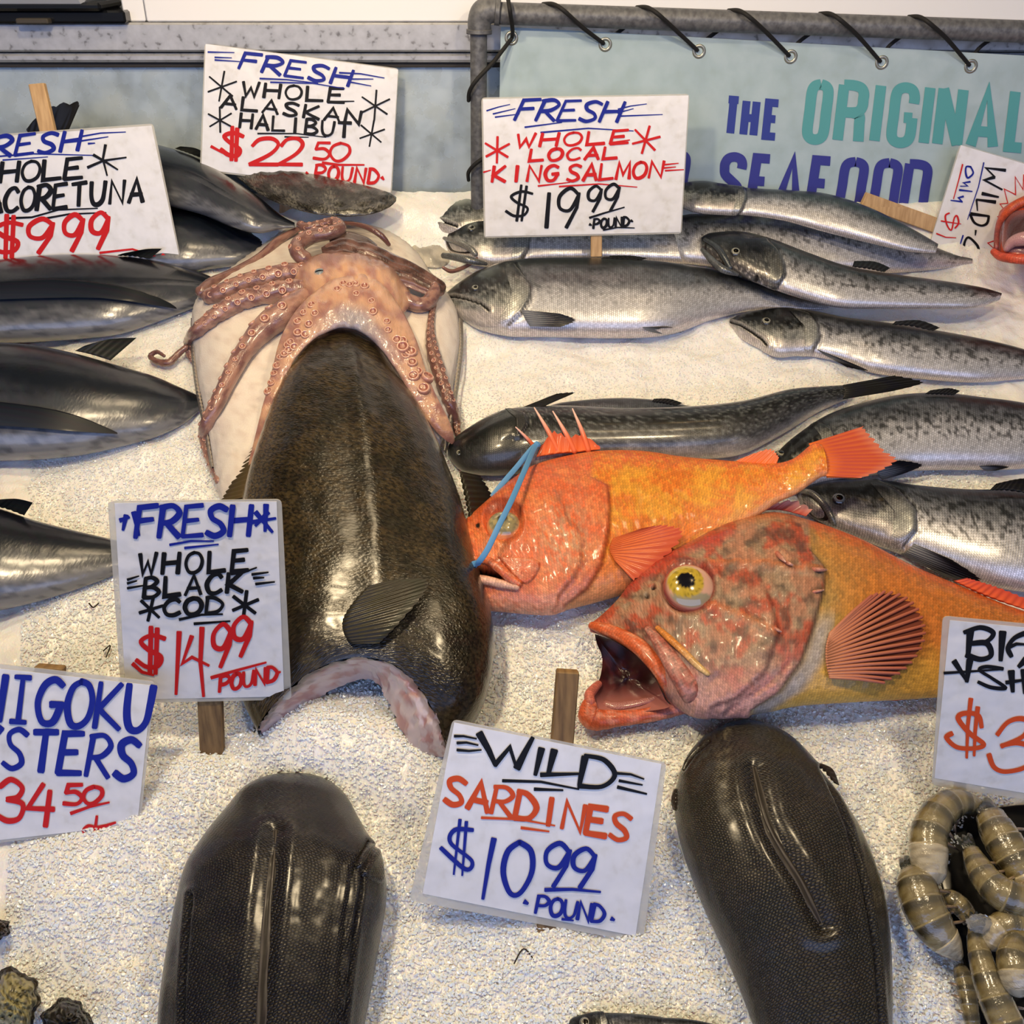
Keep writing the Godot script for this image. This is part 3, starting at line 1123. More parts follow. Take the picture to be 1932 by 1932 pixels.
func setting() -> void:
	# the market hall: floor, walls and ceiling; open to daylight behind the viewer
	struct("floor", box(Vector3(0, -0.05, 0.4), Vector3(6.6, 0.1, 6.2)), M.floor)
	struct("ceiling", box(Vector3(0, 3.15, 0.0), Vector3(6.6, 0.1, 5.4)), M.ceil)
	struct("wall_left", box(Vector3(-3.25, 1.5, 0.0), Vector3(0.1, 3.2, 5.4)), M.wall)
	struct("wall_right", box(Vector3(3.25, 1.5, 0.0), Vector3(0.1, 3.2, 5.4)), M.wall)
	struct("wall_back", box(Vector3(0, 1.5, -2.65), Vector3(6.6, 3.2, 0.1)), M.wall)
	# stainless back panel of the counter, its ledge and the white boards above
	var zb := -1.775
	var o := Vector3(0, 0, zb)
	var zn := Vector3(0, 0, 1)
	struct("wall_panel", box(Vector3(0, 1.05, zb - 0.01), Vector3(3.2, 0.62, 0.02), Basis(), 0.002), M.steel, "blue grey stainless steel panel behind the fish")
	var yy := func(py: float, z: float) -> float: return on(966, py, Vector3(0, 0, z), zn).y
	var y1: float = yy.call(43, zb + 0.03)
	var y2: float = yy.call(98, zb + 0.03)
	var y3: float = yy.call(130, zb + 0.03)
	struct("trim_1", box(Vector3(0, (y1 + y2) * 0.5, zb + 0.015), Vector3(3.2, y1 - y2, 0.03), Basis(), 0.003), M.ledge, "scuffed steel ledge above the panel")
	struct("trim_2", box(Vector3(0, (y2 + y3) * 0.5 + 0.003, zb + 0.010), Vector3(3.2, (y2 - y3) * 0.55, 0.026), Basis(), 0.004), M.ledge, "narrow steel rail under the ledge")
	struct("trim_3", box(Vector3(0, (y2 + y3) * 0.5, zb + 0.004), Vector3(3.2, (y2 - y3) * 1.0, 0.012), Basis(), 0.001), M.groove, "dark groove around the narrow rail")  # darker strip set back around the narrow rail
	var xl := on(231, 20, Vector3(0, 0, zb + 0.02), zn).x
	var xs := on(275, 20, Vector3(0, 0, zb + 0.02), zn).x
	struct("wall_board", box(Vector3((xl + xs) * 0.5 - 0.0015, y1 + 0.101, zb + 0.010), Vector3(xs - xl - 0.003, 0.2, 0.02), Basis(), 0.002), M.white_board, "narrow white board left of the seam")
	struct("wall_board_002", box(Vector3((xs + 1.7) * 0.5, y1 + 0.101, zb + 0.012), Vector3(1.7 - xs, 0.2, 0.024), Basis(), 0.002), M.white_board, "long white board above the ledge")
	# counter machine whose glossy foot shows in the corner
	var c := thing("counter_machine", "black and silver counter machine at the top left corner", "machine", Vector3(-1.2, y1, zb + 0.02))
	var xr := on(205, 8, Vector3(0, 0, zb + 0.05), zn).x
	part("base", box(Vector3((xr - 1.9) * 0.5 + 0.02, y1 + 0.009, zb + 0.0), Vector3(xr + 1.9, 0.018, 0.09), Basis(), 0.003), M.black_gloss, c)
	part("rim", box(Vector3((xr - 1.9) * 0.5, y1 + 0.024, zb + 0.01), Vector3(xr + 1.9 - 0.02, 0.012, 0.1), Basis(), 0.004), M.black_gloss, c)
	part("window", box(Vector3((xr - 1.9) * 0.5 - 0.01, y1 + 0.085, zb + 0.01), Vector3(xr + 1.9 - 0.04, 0.12, 0.11), Basis(), 0.01), M.glass_edge, c)
	for i in 2:
		part("foot", box(Vector3(xr - 0.12 - i * 0.3, y1 + 0.004, zb + 0.05), Vector3(0.05, 0.008, 0.02), Basis(), 0.002), M.groove, c)
	# the bed under the ice
	var bc := P0 - N * 0.06 + SL * 0.05
	struct("counter", box(bc, Vector3(3.2, 0.04, 1.5), Basis(rgt, N, -SL).orthonormalized(), 0.004), M.ledge, "steel counter bed under the ice")
	struct("counter_front", box(Vector3(0, 0.27, -0.47), Vector3(3.2, 0.54, 0.03), Basis(), 0.004), M.ledge, "steel front of the counter")

var mounds := []

func mound(x: float, y: float, r: float, h: float) -> void:
	var p := at(x, y) - P0
	mounds.append([p.dot(rgt), p.dot(SL), r, h])

func ice_h(a: float, b: float) -> float:
	var h := 0.006 * n2(a * 4.0, b * 4.0) + 0.0045 * n2(a * 13.0 + 9.0, b * 13.0)
	h += 0.045 * sm(0.5, 0.63, b)
	for m in mounds:
		var d: float = Vector2(a - m[0], (b - m[1]) * 1.1).length() / m[2]
		if d < 1.0:
			h += m[3] * (1.0 - d * d) * (1.0 - d * d)
	return h

func ice() -> void:
	mound(655, 1395, 0.13, 0.036)
	mound(560, 1420, 0.08, 0.02)
	mound(780, 1440, 0.08, 0.018)
	mound(330, 1480, 0.12, 0.016)
	mound(170, 1640, 0.12, 0.012)
	mound(1030, 1790, 0.07, 0.012)
	var na := 700
	var nb := 420
	var a0 := -1.25
	var a1 := 1.25
	var b0 := -0.70
	var b1 := 0.652
	var vs := PackedVector3Array()
	vs.resize(na * nb)
	var k := 0
	var rough := FastNoiseLite.new()
	rough.noise_type = FastNoiseLite.TYPE_CELLULAR
	rough.frequency = 1.0
	rough.cellular_return_type = FastNoiseLite.RETURN_DISTANCE2_SUB
	for j in nb:
		var b := lerpf(b0, b1, float(j) / (nb - 1))
		var coarse := lerpf(1.0, 0.35, sm(-0.25, 0.45, b))
		for i in na:
			var a := lerpf(a0, a1, float(i) / (na - 1))
			var h := ice_h(a, b)
			h += coarse * (0.0014 * rough.get_noise_2d(a * 110.0, b * 110.0) + 0.0016 * n2(a * 150.0, b * 150.0))
			vs[k] = P0 + rgt * a + SL * b + N * h
			k += 1
	var o := part("crushed_ice", grid(vs, nb, na, false, PackedColorArray(), PackedVector2Array(), N), M.ice)
	tag(o, "bed of wet crushed ice under all the fish", "ice", "", "stuff")
	# loose splinters on top
	for v in 3:
		var st := begin()
		st.set_smooth_group(-1)
		var r2 := RandomNumberGenerator.new()
		r2.seed = 40 + v
		var ring_a := []
		var ring_b := []
		var m := 5 + v
		for i in m:
			var an := TAU * i / m + r2.randf_range(-0.3, 0.3)
			ring_a.append(Vector3(cos(an) * r2.randf_range(0.7, 1.1), 0.25 * r2.randf_range(0.5, 1.2), sin(an) * r2.randf_range(0.5, 0.8)))
			ring_b.append(Vector3(cos(an) * r2.randf_range(0.8, 1.2), -0.22 * r2.randf_range(0.5, 1.2), sin(an) * r2.randf_range(0.5, 0.9)))
		for i in m:
			var n := (i + 1) % m
			for p in [ring_a[i], ring_a[n], ring_b[i], ring_a[n], ring_b[n], ring_b[i], Vector3(0.05, 0.3, 0), ring_a[n], ring_a[i], Vector3(0, -0.3, 0.05), ring_b[i], ring_b[n]]:
				st.add_vertex(p)
		var mesh := done(st)
		var mm := MultiMesh.new()
		mm.transform_format = MultiMesh.TRANSFORM_3D
		mm.mesh = mesh
		var count := 62000
		mm.instance_count = count
		for i in count:
			var b := lerpf(b0 + 0.02, 0.56, pow(r2.randf(), 1.2))
			var a := r2.randf_range(-0.72, 0.72) * (0.75 + 0.35 * (b + 0.4))
			var coarse := lerpf(1.0, 0.55, sm(-0.2, 0.4, b))
			var s := lerpf(0.0009, 0.0027, pow(r2.randf(), 1.8)) * coarse
			var bas := Basis.from_euler(Vector3(r2.randf_range(-0.7, 0.7), r2.randf() * TAU, r2.randf_range(-0.7, 0.7)))
			bas = Basis(rgt, N, -SL) * bas
			mm.set_instance_transform(i, Transform3D(bas.scaled_local(Vector3(s, s * 0.8, s)), P0 + rgt * a + SL * b + N * (ice_h(a, b) + s * 0.1 + 0.0006 * coarse)))
		var mi := MultiMeshInstance3D.new()
		mi.name = "ice_splinters"
		mi.multimesh = mm
		mi.material_override = M.chip
		mi.set_meta("kind", "stuff")
		o.add_child(mi, true)

func banner() -> void:
	var z := -1.715
	var o := Vector3(0, 0, z)
	var n := Vector3(0, 0, 1)
	# rail of grey pipe with a corner elbow
	var zr := Vector3(0, 0, z + 0.015)
	var q := func(x: float, y: float) -> Vector3: return on(x, y, zr, n)
	var rl := thing("pipe_rail", "grey galvanised pipe frame that the shop banner hangs from", "rail", q.call(903, 350))
	var rad := 19.5 * depth(q.call(1200, 30)) / F
	var white := flat_col(Color.WHITE)
	part("top_pipe", tube([q.call(938, 25), q.call(2120, 66)], [rad, rad], 28, 40, white, nocall, 1.0, n, true), M.pipe, rl)
	part("upright_pipe", tube([q.call(903, 52), q.call(903, 470)], [rad * 0.83, rad * 0.8], 28, 30, white, nocall, 1.0, n, true), M.pipe, rl)
	part("elbow", tube([q.call(905, 60), q.call(905, 40), q.call(912, 24), q.call(928, 19), q.call(942, 20)], [rad * 1.12, rad * 1.15, rad * 1.22, rad * 1.15, rad * 1.12], 28, 8, white, nocall, 1.0, n, true), M.pipe, rl)
	part("elbow_collar", tube([q.call(904, 55), q.call(904, 64)], [rad * 1.25, rad * 1.25], 28, 4, white, nocall, 1.0, n, true), M.pipe, rl)
	part("elbow_collar", tube([q.call(934, 21), q.call(944, 22)], [rad * 1.25, rad * 1.25], 28, 4, white, nocall, 1.0, n, true), M.pipe, rl)
	# the banner
	var b := thing("shop_banner", "pale blue shop banner lettered in teal and navy, laced to the pipe rail", "banner", on(1440, 400, o, n))
	var c := []
	for v in V([945, 50, 2130, 116, 2060, 560, 936, 520]):
		c.append(on(v.x, v.y, o, n))
	part("sheet", board(c, n, 0.003), M.banner, b)
	var face := o + n * 0.0006
	var poster := func(letters: Array, up: Vector2, w: float, m: Material, colour: String) -> void:
		for l in letters:
			var st := begin()
			var a := Vector2(l[1], l[3])
			var e := Vector2(l[2], l[3] + (l[2] - l[1]) * 0.045)
			var ins := Vector2(w * 0.5, 0)
			for line in strokes_of(GLYPH["p" + l[0]]):
				var px := []
				for g in line:
					px.append((a + ins).lerp(e - ins, g.x) + up.normalized() * (w * 0.5) + up * ((up.length() - w) / up.length()) * g.y)
				ink(st, px, w, face, n, 0.0001, false)
				for k in px.size():        # square the joints
					if k > 0 and k < px.size() - 1 and px.size() < 5:
						pass
			st.index()
			var e2 := part("letter", st.commit(), m, b)
			e2.set_meta("label", colour + " printed capital letter " + l[0])
	poster.call([["T", 1360, 1394, 258], ["H", 1394, 1428, 261], ["E", 1436, 1469, 264]], Vector2(8, -78), 15.0, M.navy, "navy blue")
	poster.call([["O", 1510, 1561, 272], ["R", 1569, 1628, 274], ["I", 1637, 1660, 275], ["G", 1669, 1724, 278], ["I", 1730, 1753, 279], ["N", 1757, 1814, 281], ["A", 1820, 1882, 284], ["L", 1892, 1936, 287]], Vector2(15, -124), 20.0, M.teal, "teal")
	poster.call([["O", 1243, 1290, 388], ["S", 1346, 1396, 393], ["E", 1404, 1446, 396], ["A", 1454, 1510, 398], ["F", 1516, 1560, 400], ["O", 1572, 1626, 402], ["O", 1636, 1690, 404], ["D", 1692, 1746, 407]], Vector2(17, -107), 18.0, M.violet, "dark blue violet")
	var gx := [965, 1142, 1319, 1492, 1664, 1832]
	var gy := [72, 84, 97, 107, 118, 125]
	for i in 6:
		var g := on(gx[i], gy[i], face, n)
		var tor := TorusMesh.new()
		tor.inner_radius = 0.0055
		tor.outer_radius = 0.0105
		tor.rings = 28
		tor.ring_segments = 10
		var t := MeshInstance3D.new()
		t.name = "grommet"
		t.mesh = tor
		t.material_override = M.brass
		t.rotation.x = PI / 2
		t.scale = Vector3(1, 0.5, 1)
		b.add_child(t, true)
		t.position = g - b.position
	# lacing: a strand over the front of the rail to every eyelet, a strand behind up to the rail
	var cd := thing("lacing_cord", "black cord lacing the banner to the pipe rail", "cord", on(1440, 60, o, n))
	var zf := func(x: float, y: float, d: float) -> Vector3: return on(x, y, o + n * d, n)
	for i in 6:
		var x: float = gx[i]
		var y: float = gy[i]
		var ry := 25.0 + (x - 938.0) * 0.0347
		if i == 0:
			part("strand", tube([zf.call(958, -6, 0.03), zf.call(962, 20, 0.048), zf.call(967, 55, 0.02), zf.call(966, 71, 0.002)], [0.0032, 0.0032, 0.0032, 0.003], 10, 8, white), M.cord, cd)
		else:
			part("strand", tube([zf.call(x - 118, ry - 24, 0.01), zf.call(x - 98, ry - 24, 0.03), zf.call(x - 78, ry - 12, 0.048), zf.call(x - 45, ry + 18, 0.03), zf.call(x - 3, y - 2, 0.003)], [0.0032, 0.0032, 0.0032, 0.0032, 0.003], 10, 8, white), M.cord, cd)
		if i > 0:
			part("strand", tube([zf.call(x - 2, y, -0.004), zf.call(x + 14, ry + 36, -0.006), zf.call(x + 62, ry + 2, -0.004)], [0.003, 0.003, 0.003], 10, 6, white), M.cord, cd)
	part("strand", tube([zf.call(965, 73, 0.004), zf.call(930, 118, 0.03), zf.call(900, 150, 0.042), zf.call(886, 172, 0.034), zf.call(884, 190, 0.01)], [0.003, 0.0032, 0.0032, 0.0032, 0.003], 10, 8, white), M.cord, cd)
	part("strand", tube([zf.call(946, 288, 0.006), zf.call(918, 296, 0.036), zf.call(896, 310, 0.04), zf.call(884, 325, 0.03), zf.call(884, 340, 0.01)], [0.003, 0.0032, 0.0032, 0.0032, 0.003], 10, 8, white), M.cord, cd)

func shell_stub() -> void:
	pass

# ---------------------------------------------------------------- halibuts and octopus
var hal := {}        # dark halibut
var halw := {}       # white halibut

func over(x: float, y: float, lift: float) -> float:      # height of the uppermost halibut skin at x, y
	var h := 0.0
	for f in [hal, halw]:
		if f.has("n"):
			var q := skin(f, x, y)
			if q[2]:
				h = maxf(h, hgt(q[0]))
	return h + lift

func halibuts() -> void:
	# the pale halibut lies underneath, white side up
	var o := thing("halibut", "pale halibut lying white side up under the octopus", "fish", at(620, 700))
	var white := func(s: float, v: float, c: Vector2) -> Color:
		var n := n2(c.x * 0.03, c.y * 0.03)
		var col := S(226, 216, 204).lerp(S(214, 200, 188), sm(-0.2, 0.5, n))
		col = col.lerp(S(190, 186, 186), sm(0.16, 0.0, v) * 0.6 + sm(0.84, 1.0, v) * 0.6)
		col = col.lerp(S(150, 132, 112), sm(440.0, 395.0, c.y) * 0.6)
		if n2(c.x * 0.15, c.y * 0.15) > 0.55:
			col = col.darkened(0.12)
		return col
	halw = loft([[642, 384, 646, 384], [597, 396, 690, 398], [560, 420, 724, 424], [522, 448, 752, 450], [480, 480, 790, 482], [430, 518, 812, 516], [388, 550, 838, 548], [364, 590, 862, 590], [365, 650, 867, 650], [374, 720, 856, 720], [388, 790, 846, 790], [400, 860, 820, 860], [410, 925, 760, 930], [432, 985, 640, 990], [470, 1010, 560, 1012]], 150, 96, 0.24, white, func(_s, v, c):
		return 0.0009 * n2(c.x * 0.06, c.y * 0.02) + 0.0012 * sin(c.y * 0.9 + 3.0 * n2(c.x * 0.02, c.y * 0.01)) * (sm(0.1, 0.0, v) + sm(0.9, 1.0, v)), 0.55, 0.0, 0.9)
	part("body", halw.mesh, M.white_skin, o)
	part("edge_fin", fin(pts_px([[366, 600, 0.03], [366, 660, 0.03], [374, 730, 0.03], [388, 800, 0.028], [402, 880, 0.025]]), pts_px([[360, 600, 0.02], [360, 660, 0.02], [368, 732, 0.02], [382, 804, 0.018], [397, 886, 0.015]]), 40, 0.002, func(u, v): return S(150, 140, 130).lerp(S(90, 84, 78), v)), M.finm, o)
	part("edge_fin", fin(pts_px([[866, 600, 0.03], [868, 650, 0.03], [860, 720, 0.03], [848, 800, 0.028], [838, 850, 0.025]]), pts_px([[873, 604, 0.02], [874, 654, 0.02], [866, 724, 0.02], [853, 804, 0.018], [842, 856, 0.015]]), 40, 0.002, func(u, v): return S(150, 142, 130).lerp(S(98, 92, 80), v)), M.finm, o)
	# the dark one, on its belly, head cut away towards the viewer
	o = thing("halibut", "large dark brown headless halibut lying below the octopus", "fish", at(690, 1000))
	var dark := func(s: float, v: float, c: Vector2) -> Color:
		var n := n2(c.x * 0.012, c.y * 0.012)
		var m := n2(c.x * 0.05 + 9.0, c.y * 0.05)
		var col := S(42, 35, 25).lerp(S(66, 55, 37), sm(-0.3, 0.6, n + m * 0.5))
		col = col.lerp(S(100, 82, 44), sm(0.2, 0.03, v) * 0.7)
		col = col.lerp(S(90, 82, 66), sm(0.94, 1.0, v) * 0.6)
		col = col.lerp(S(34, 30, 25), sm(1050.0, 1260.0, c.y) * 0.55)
		return col
	var crease := V([735, 1228, 800, 1262, 850, 1330, 850, 1400])
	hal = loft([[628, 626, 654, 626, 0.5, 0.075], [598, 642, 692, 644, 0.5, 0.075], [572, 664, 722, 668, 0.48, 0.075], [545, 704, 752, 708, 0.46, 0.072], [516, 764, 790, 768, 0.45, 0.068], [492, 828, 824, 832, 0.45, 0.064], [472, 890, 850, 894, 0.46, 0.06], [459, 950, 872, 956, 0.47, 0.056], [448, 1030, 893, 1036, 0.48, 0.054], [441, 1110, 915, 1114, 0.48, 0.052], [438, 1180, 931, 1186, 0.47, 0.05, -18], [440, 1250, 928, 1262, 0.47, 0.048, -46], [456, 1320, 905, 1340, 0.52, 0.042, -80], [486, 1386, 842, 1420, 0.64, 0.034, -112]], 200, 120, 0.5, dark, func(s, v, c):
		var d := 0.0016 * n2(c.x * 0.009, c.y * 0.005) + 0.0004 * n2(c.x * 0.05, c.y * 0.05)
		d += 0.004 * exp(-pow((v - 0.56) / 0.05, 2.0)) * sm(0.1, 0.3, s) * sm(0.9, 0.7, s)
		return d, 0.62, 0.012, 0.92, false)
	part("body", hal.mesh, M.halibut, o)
	# frill of fin rays on the left edge
	part("edge_fin", fin(pts_px([[508, 790, 0.055], [492, 836, 0.05], [474, 890, 0.045], [458, 940, 0.04]]), pts_px([[484, 820, 0.05], [464, 860, 0.045], [438, 905, 0.035], [412, 948, 0.03]]), 17, 0.004, func(u, v): return S(92, 78, 52).lerp(S(58, 50, 38), v), 0.12), M.finm, o)
	part("edge_fin", fin(pts_px([[868, 890, 0.06], [880, 940, 0.055], [888, 985, 0.05]]), pts_px([[908, 898, 0.035], [931, 940, 0.03], [915, 990, 0.03]]), 10, 0.004, func(u, v): return S(46, 40, 30).lerp(S(26, 24, 22), v), 0.1), M.finm, o)
	# pectoral fin folded over the flank
	var hb := func(x: float, y: float, d: float) -> Array: return [x, y, skin_h(hal, x, y) + d]
	part("pectoral_fin", fin(pts_px([hb.call(664, 1215, 0.004), hb.call(650, 1198, 0.005), hb.call(648, 1170, 0.005), hb.call(668, 1136, 0.005), hb.call(696, 1106, 0.003)]), pts_px([hb.call(716, 1214, 0.006), hb.call(752, 1178, 0.012), hb.call(800, 1122, 0.018), hb.call(806, 1092, 0.016), hb.call(740, 1094, 0.006)]), 16, 0.0035, func(u, v): return S(46, 42, 29).lerp(S(36, 33, 26), v), 0.03), M.finm, o)
	# the cut: pale flesh rim and the cavity wall under it
	var low := [[506, 1396], [548, 1362], [592, 1326], [640, 1296], [686, 1280], [716, 1296], [738, 1338], [768, 1396], [796, 1426], [830, 1440]]
	var a := []
	var b := []
	for i in low.size():
		var e := sin(PI * i / 9.0)
		b.append(at(low[i][0], low[i][1], 0.006 + 0.036 * e))
	var li: int = hal.n - 1
	for i in 24:
		var vis := PI * (0.02 + 0.96 * i / 23.0)
		var ang: float = vis + hal.th[li]
		var sv := sin(vis)
		a.append(ring(hal, li, 0.0, cos(ang), sin(ang), sv) - N * 0.002)
	var vs := PackedVector3Array()
	var cs := PackedColorArray()
	var ra := []
	var rb := []
	for p in a: ra.append([p.x, p.y, p.z])
	for p in b: rb.append([p.x, p.y, p.z])
	ra = resample(ra, 90)
	rb = resample(rb, 90)
	for i in 90:
		for k in 16:
			var t := k / 15.0
			var p := Vector3(ra[i][0], ra[i][1], ra[i][2])
			var q := Vector3(rb[i][0], rb[i][1], rb[i][2])
			var g := p.lerp(q, t) + N * (0.008 * sin(PI * t) + 0.004 * n2(i * 0.12, k * 0.2)) + rgt * (0.003 * n2(i * 0.3, k * 0.3 + 9.0))
			vs.append(g)
			var n := n2(i * 0.1, k * 0.15)
			var col := S(196, 178, 174).lerp(S(170, 128, 124), sm(-0.1, 0.5, n))
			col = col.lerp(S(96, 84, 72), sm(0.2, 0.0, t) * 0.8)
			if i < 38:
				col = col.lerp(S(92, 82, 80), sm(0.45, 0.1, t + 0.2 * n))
			cs.append(col)
	part("cut_flesh", grid(vs, 90, 16, false, cs, PackedVector2Array(), N), M.flesh, o)
	part("collar_flap", tube_px([[560, 1300, 0.03, 16], [520, 1335, 0.026, 20], [488, 1372, 0.014, 11], [482, 1388, 0.008, 5]], 14, 8, func(s, _a): return S(44, 37, 30), nocall, 0.6), M.halibut, o)
	# fillet of white fish and a grey fish end behind the octopus
	var pale := func(s: float, v: float, c: Vector2) -> Color:
		return S(186, 180, 168).lerp(S(150, 146, 138), sm(-0.3, 0.5, n2(c.x * 0.02, c.y * 0.03)))
	var f := loft([[684, 420, 684, 450], [700, 408, 704, 476], [740, 414, 744, 490], [785, 430, 785, 500], [825, 446, 822, 506], [846, 462, 842, 500], [852, 476, 850, 490]], 60, 48, 0.3, pale, func(_s, _v, c): return 0.003 * n2(c.x * 0.03, c.y * 0.03), 0.6)
	tag(part("white_fillet", f.mesh, M.white_skin), "pale slab of white fish between octopus and the open mouthed salmon", "fish fillet")
	var grey := func(s: float, v: float, c: Vector2) -> Color:
		return S(44, 42, 38).lerp(S(96, 92, 86), sm(-0.2, 0.6, n2(c.x * 0.018, c.y * 0.03) + v * 0.6 - 0.3))
	f = loft([[440, 300, 440, 330], [500, 306, 500, 372], [570, 322, 570, 398], [640, 338, 640, 408], [700, 352, 700, 404], [735, 364, 733, 392], [748, 372, 747, 380]], 60, 48, 0.3, grey, func(_s, _v, c): return 0.002 * n2(c.x * 0.04, c.y * 0.04), 0.7, 0.08)
	tag(part("grey_fish", f.mesh, M.halibut), "dark grey fish mostly hidden behind the halibut price sign", "fish")

func octopus() -> void:
	var o := thing("octopus", "pink brown octopus draped over the two halibuts", "octopus", at(650, 560))
	var pink := func(k: float, s: float, a: float, off: float) -> Color:
		var n := n2(s * 9.0 + off, a * 0.7)
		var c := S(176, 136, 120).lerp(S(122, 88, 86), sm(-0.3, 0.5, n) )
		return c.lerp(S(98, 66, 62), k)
	# head and the web between the two front arms: one arch of skin over the halibut's end
	var outer := [[452, 938], [462, 902], [478, 836], [494, 770], [512, 700], [528, 640], [556, 588], [596, 548], [650, 515], [706, 520], [752, 572], [786, 640], [806, 704], [826, 752], [846, 790], [856, 820], [858, 834]]
	var inner := [[458, 942], [474, 908], [496, 842], [512, 784], [534, 724], [558, 676], [588, 644], [614, 628], [645, 618], [680, 626], [714, 654], [742, 690], [766, 730], [790, 770], [816, 806], [838, 828], [852, 838]]
	var rows := []
	for i in outer.size():
		var mx: float = (outer[i][0] + inner[i][0]) * 0.5
		var my: float = (outer[i][1] + inner[i][1]) * 0.5
		var e: float = sin(PI * i / (outer.size() - 1.0))
		var h: float = 0.028 + 0.088 * pow(e, 1.3)
		rows.append([outer[i][0], outer[i][1], inner[i][0], inner[i][1], 0.5 if absf(i - 8.0) > 3.0 else 0.36, h, 0.0])
	var web := func(s: float, v: float, c: Vector2) -> Color:
		var n := n2(c.x * 0.02, c.y * 0.02)
		var col := S(198, 156, 128).lerp(S(160, 116, 106), sm(-0.4, 0.6, n))
		var mid := exp(-pow((c.x - 672.0) / 62.0, 2.0))
		col = col.lerp(S(150, 146, 152), sm(0.45, 0.8, v) * mid * 0.9)
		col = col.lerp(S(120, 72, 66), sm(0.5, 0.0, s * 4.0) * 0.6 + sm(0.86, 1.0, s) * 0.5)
		if n2(c.x * 0.14, c.y * 0.14) > 0.4:
			col = col.darkened(0.1)
		return col
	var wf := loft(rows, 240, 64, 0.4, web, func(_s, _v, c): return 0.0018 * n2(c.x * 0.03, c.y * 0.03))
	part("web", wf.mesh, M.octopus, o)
	var head := func(s: float, v: float, c: Vector2) -> Color:
		var n := n2(c.x * 0.02 + 5.0, c.y * 0.02)
		var col := S(204, 160, 128).lerp(S(166, 120, 108), sm(-0.3, 0.6, n))
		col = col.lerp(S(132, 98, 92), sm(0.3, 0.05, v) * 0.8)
		return col
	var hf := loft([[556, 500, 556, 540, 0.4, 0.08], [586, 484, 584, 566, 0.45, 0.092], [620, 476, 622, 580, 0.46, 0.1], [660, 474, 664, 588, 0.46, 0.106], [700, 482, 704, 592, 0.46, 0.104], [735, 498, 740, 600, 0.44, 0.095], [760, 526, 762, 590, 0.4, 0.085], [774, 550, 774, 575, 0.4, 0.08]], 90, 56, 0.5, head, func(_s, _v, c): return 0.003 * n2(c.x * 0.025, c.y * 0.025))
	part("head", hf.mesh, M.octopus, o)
	# mantle: the dark sack thrown back to the right
	var dk := func(s: float, v: float, c: Vector2) -> Color:
		var n := n2(c.x * 0.02 + 2.0, c.y * 0.05)
		return S(112, 82, 74).lerp(S(72, 52, 48), sm(-0.3, 0.4, n)).lerp(S(150, 116, 106), sm(0.6, 0.95, v) * 0.7)
	var mf := loft([[606, 468, 610, 486, 0.5, 0.1], [640, 450, 640, 496, 0.5, 0.105], [684, 454, 676, 508, 0.5, 0.105], [730, 472, 716, 524, 0.5, 0.1], [780, 496, 764, 540, 0.5, 0.088], [820, 520, 806, 556, 0.5, 0.078], [838, 532, 826, 560, 0.5, 0.07], [842, 540, 836, 556, 0.5, 0.066]], 90, 44, 0.5, dk, func(s, v, c): return 0.0018 * sin(v * 26.0 + 2.0 * n2(c.x * 0.02, 1.0)))
	part("mantle", mf.mesh, M.octopus, o)
	var inside := loft([[622, 440, 622, 462, 0.4, 0.085], [650, 436, 650, 472, 0.4, 0.09], [690, 446, 690, 476, 0.4, 0.088], [712, 462, 708, 478, 0.4, 0.084]], 40, 32, 0.4, func(s, v, c): return S(74, 56, 52), nocall)
	part("mantle_lining", inside.mesh, M.octopus, o)
	# arms: rows of x, y, radius; heights follow what they lie on
	var arms := [
		[[575, 560, 20], [540, 590, 26], [500, 618, 24], [462, 662, 18], [432, 715, 16], [408, 764, 14], [390, 800, 13], [387, 826, 12], [398, 868, 10], [412, 908, 7]],
		[[592, 518, 18], [548, 516, 20], [506, 524, 19], [460, 534, 17], [418, 552, 17], [392, 560, 15]],
		[[575, 545, 19], [536, 548, 20], [500, 556, 19], [458, 567, 18], [424, 584, 17], [398, 602, 15], [372, 624, 13], [358, 644, 11], [358, 664, 9], [364, 680, 6]],
		[[578, 490, 14], [562, 478, 15], [563, 462, 15], [588, 446, 14], [620, 440, 13], [641, 432, 13], [632, 419, 10], [604, 424, 9], [580, 430, 10], [566, 424, 8]],
		[[563, 432, 5], [526, 454, 8], [488, 488, 9], [440, 516, 10], [400, 534, 11], [380, 552, 13]],
		[[718, 500, 16], [740, 536, 16], [756, 560, 16], [784, 574, 15], [806, 572, 14], [818, 552, 13], [820, 538, 9]],
		[[822, 556, 4], [816, 586, 6], [812, 622, 8], [816, 660, 12], [826, 694, 13], [838, 730, 13], [850, 764, 12], [860, 796, 9], [864, 822, 6]],
		[[644, 420, 3], [684, 426, 5], [716, 442, 6], [734, 462, 4]],
		[[352, 654, 5], [336, 668, 6], [318, 684, 7], [296, 682, 6], [284, 672, 5], [296, 664, 4], [310, 672, 3]],
		[[836, 505, 3], [852, 512, 4], [876, 504, 4], [900, 488, 3], [920, 462, 2], [945, 436, 1.6], [964, 420, 1.2]],
	]
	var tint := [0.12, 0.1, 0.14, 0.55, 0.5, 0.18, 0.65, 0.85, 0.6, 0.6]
	var hand := [[], [], [], [0.095, 0.1, 0.1, 0.1, 0.1, 0.098, 0.096, 0.09, 0.086, 0.082], [0.05, 0.05, 0.05, 0.05, 0.055, 0.06], [0.09, 0.085, 0.08, 0.075, 0.072, 0.075, 0.08], [], [0.075, 0.08, 0.075, 0.06], [0.02, 0.015, 0.012, 0.01, 0.01, 0.016, 0.02], [0.04, 0.03, 0.022, 0.024, 0.03, 0.05, 0.08]]
	var count := 0
	var cup := sucker_mesh()
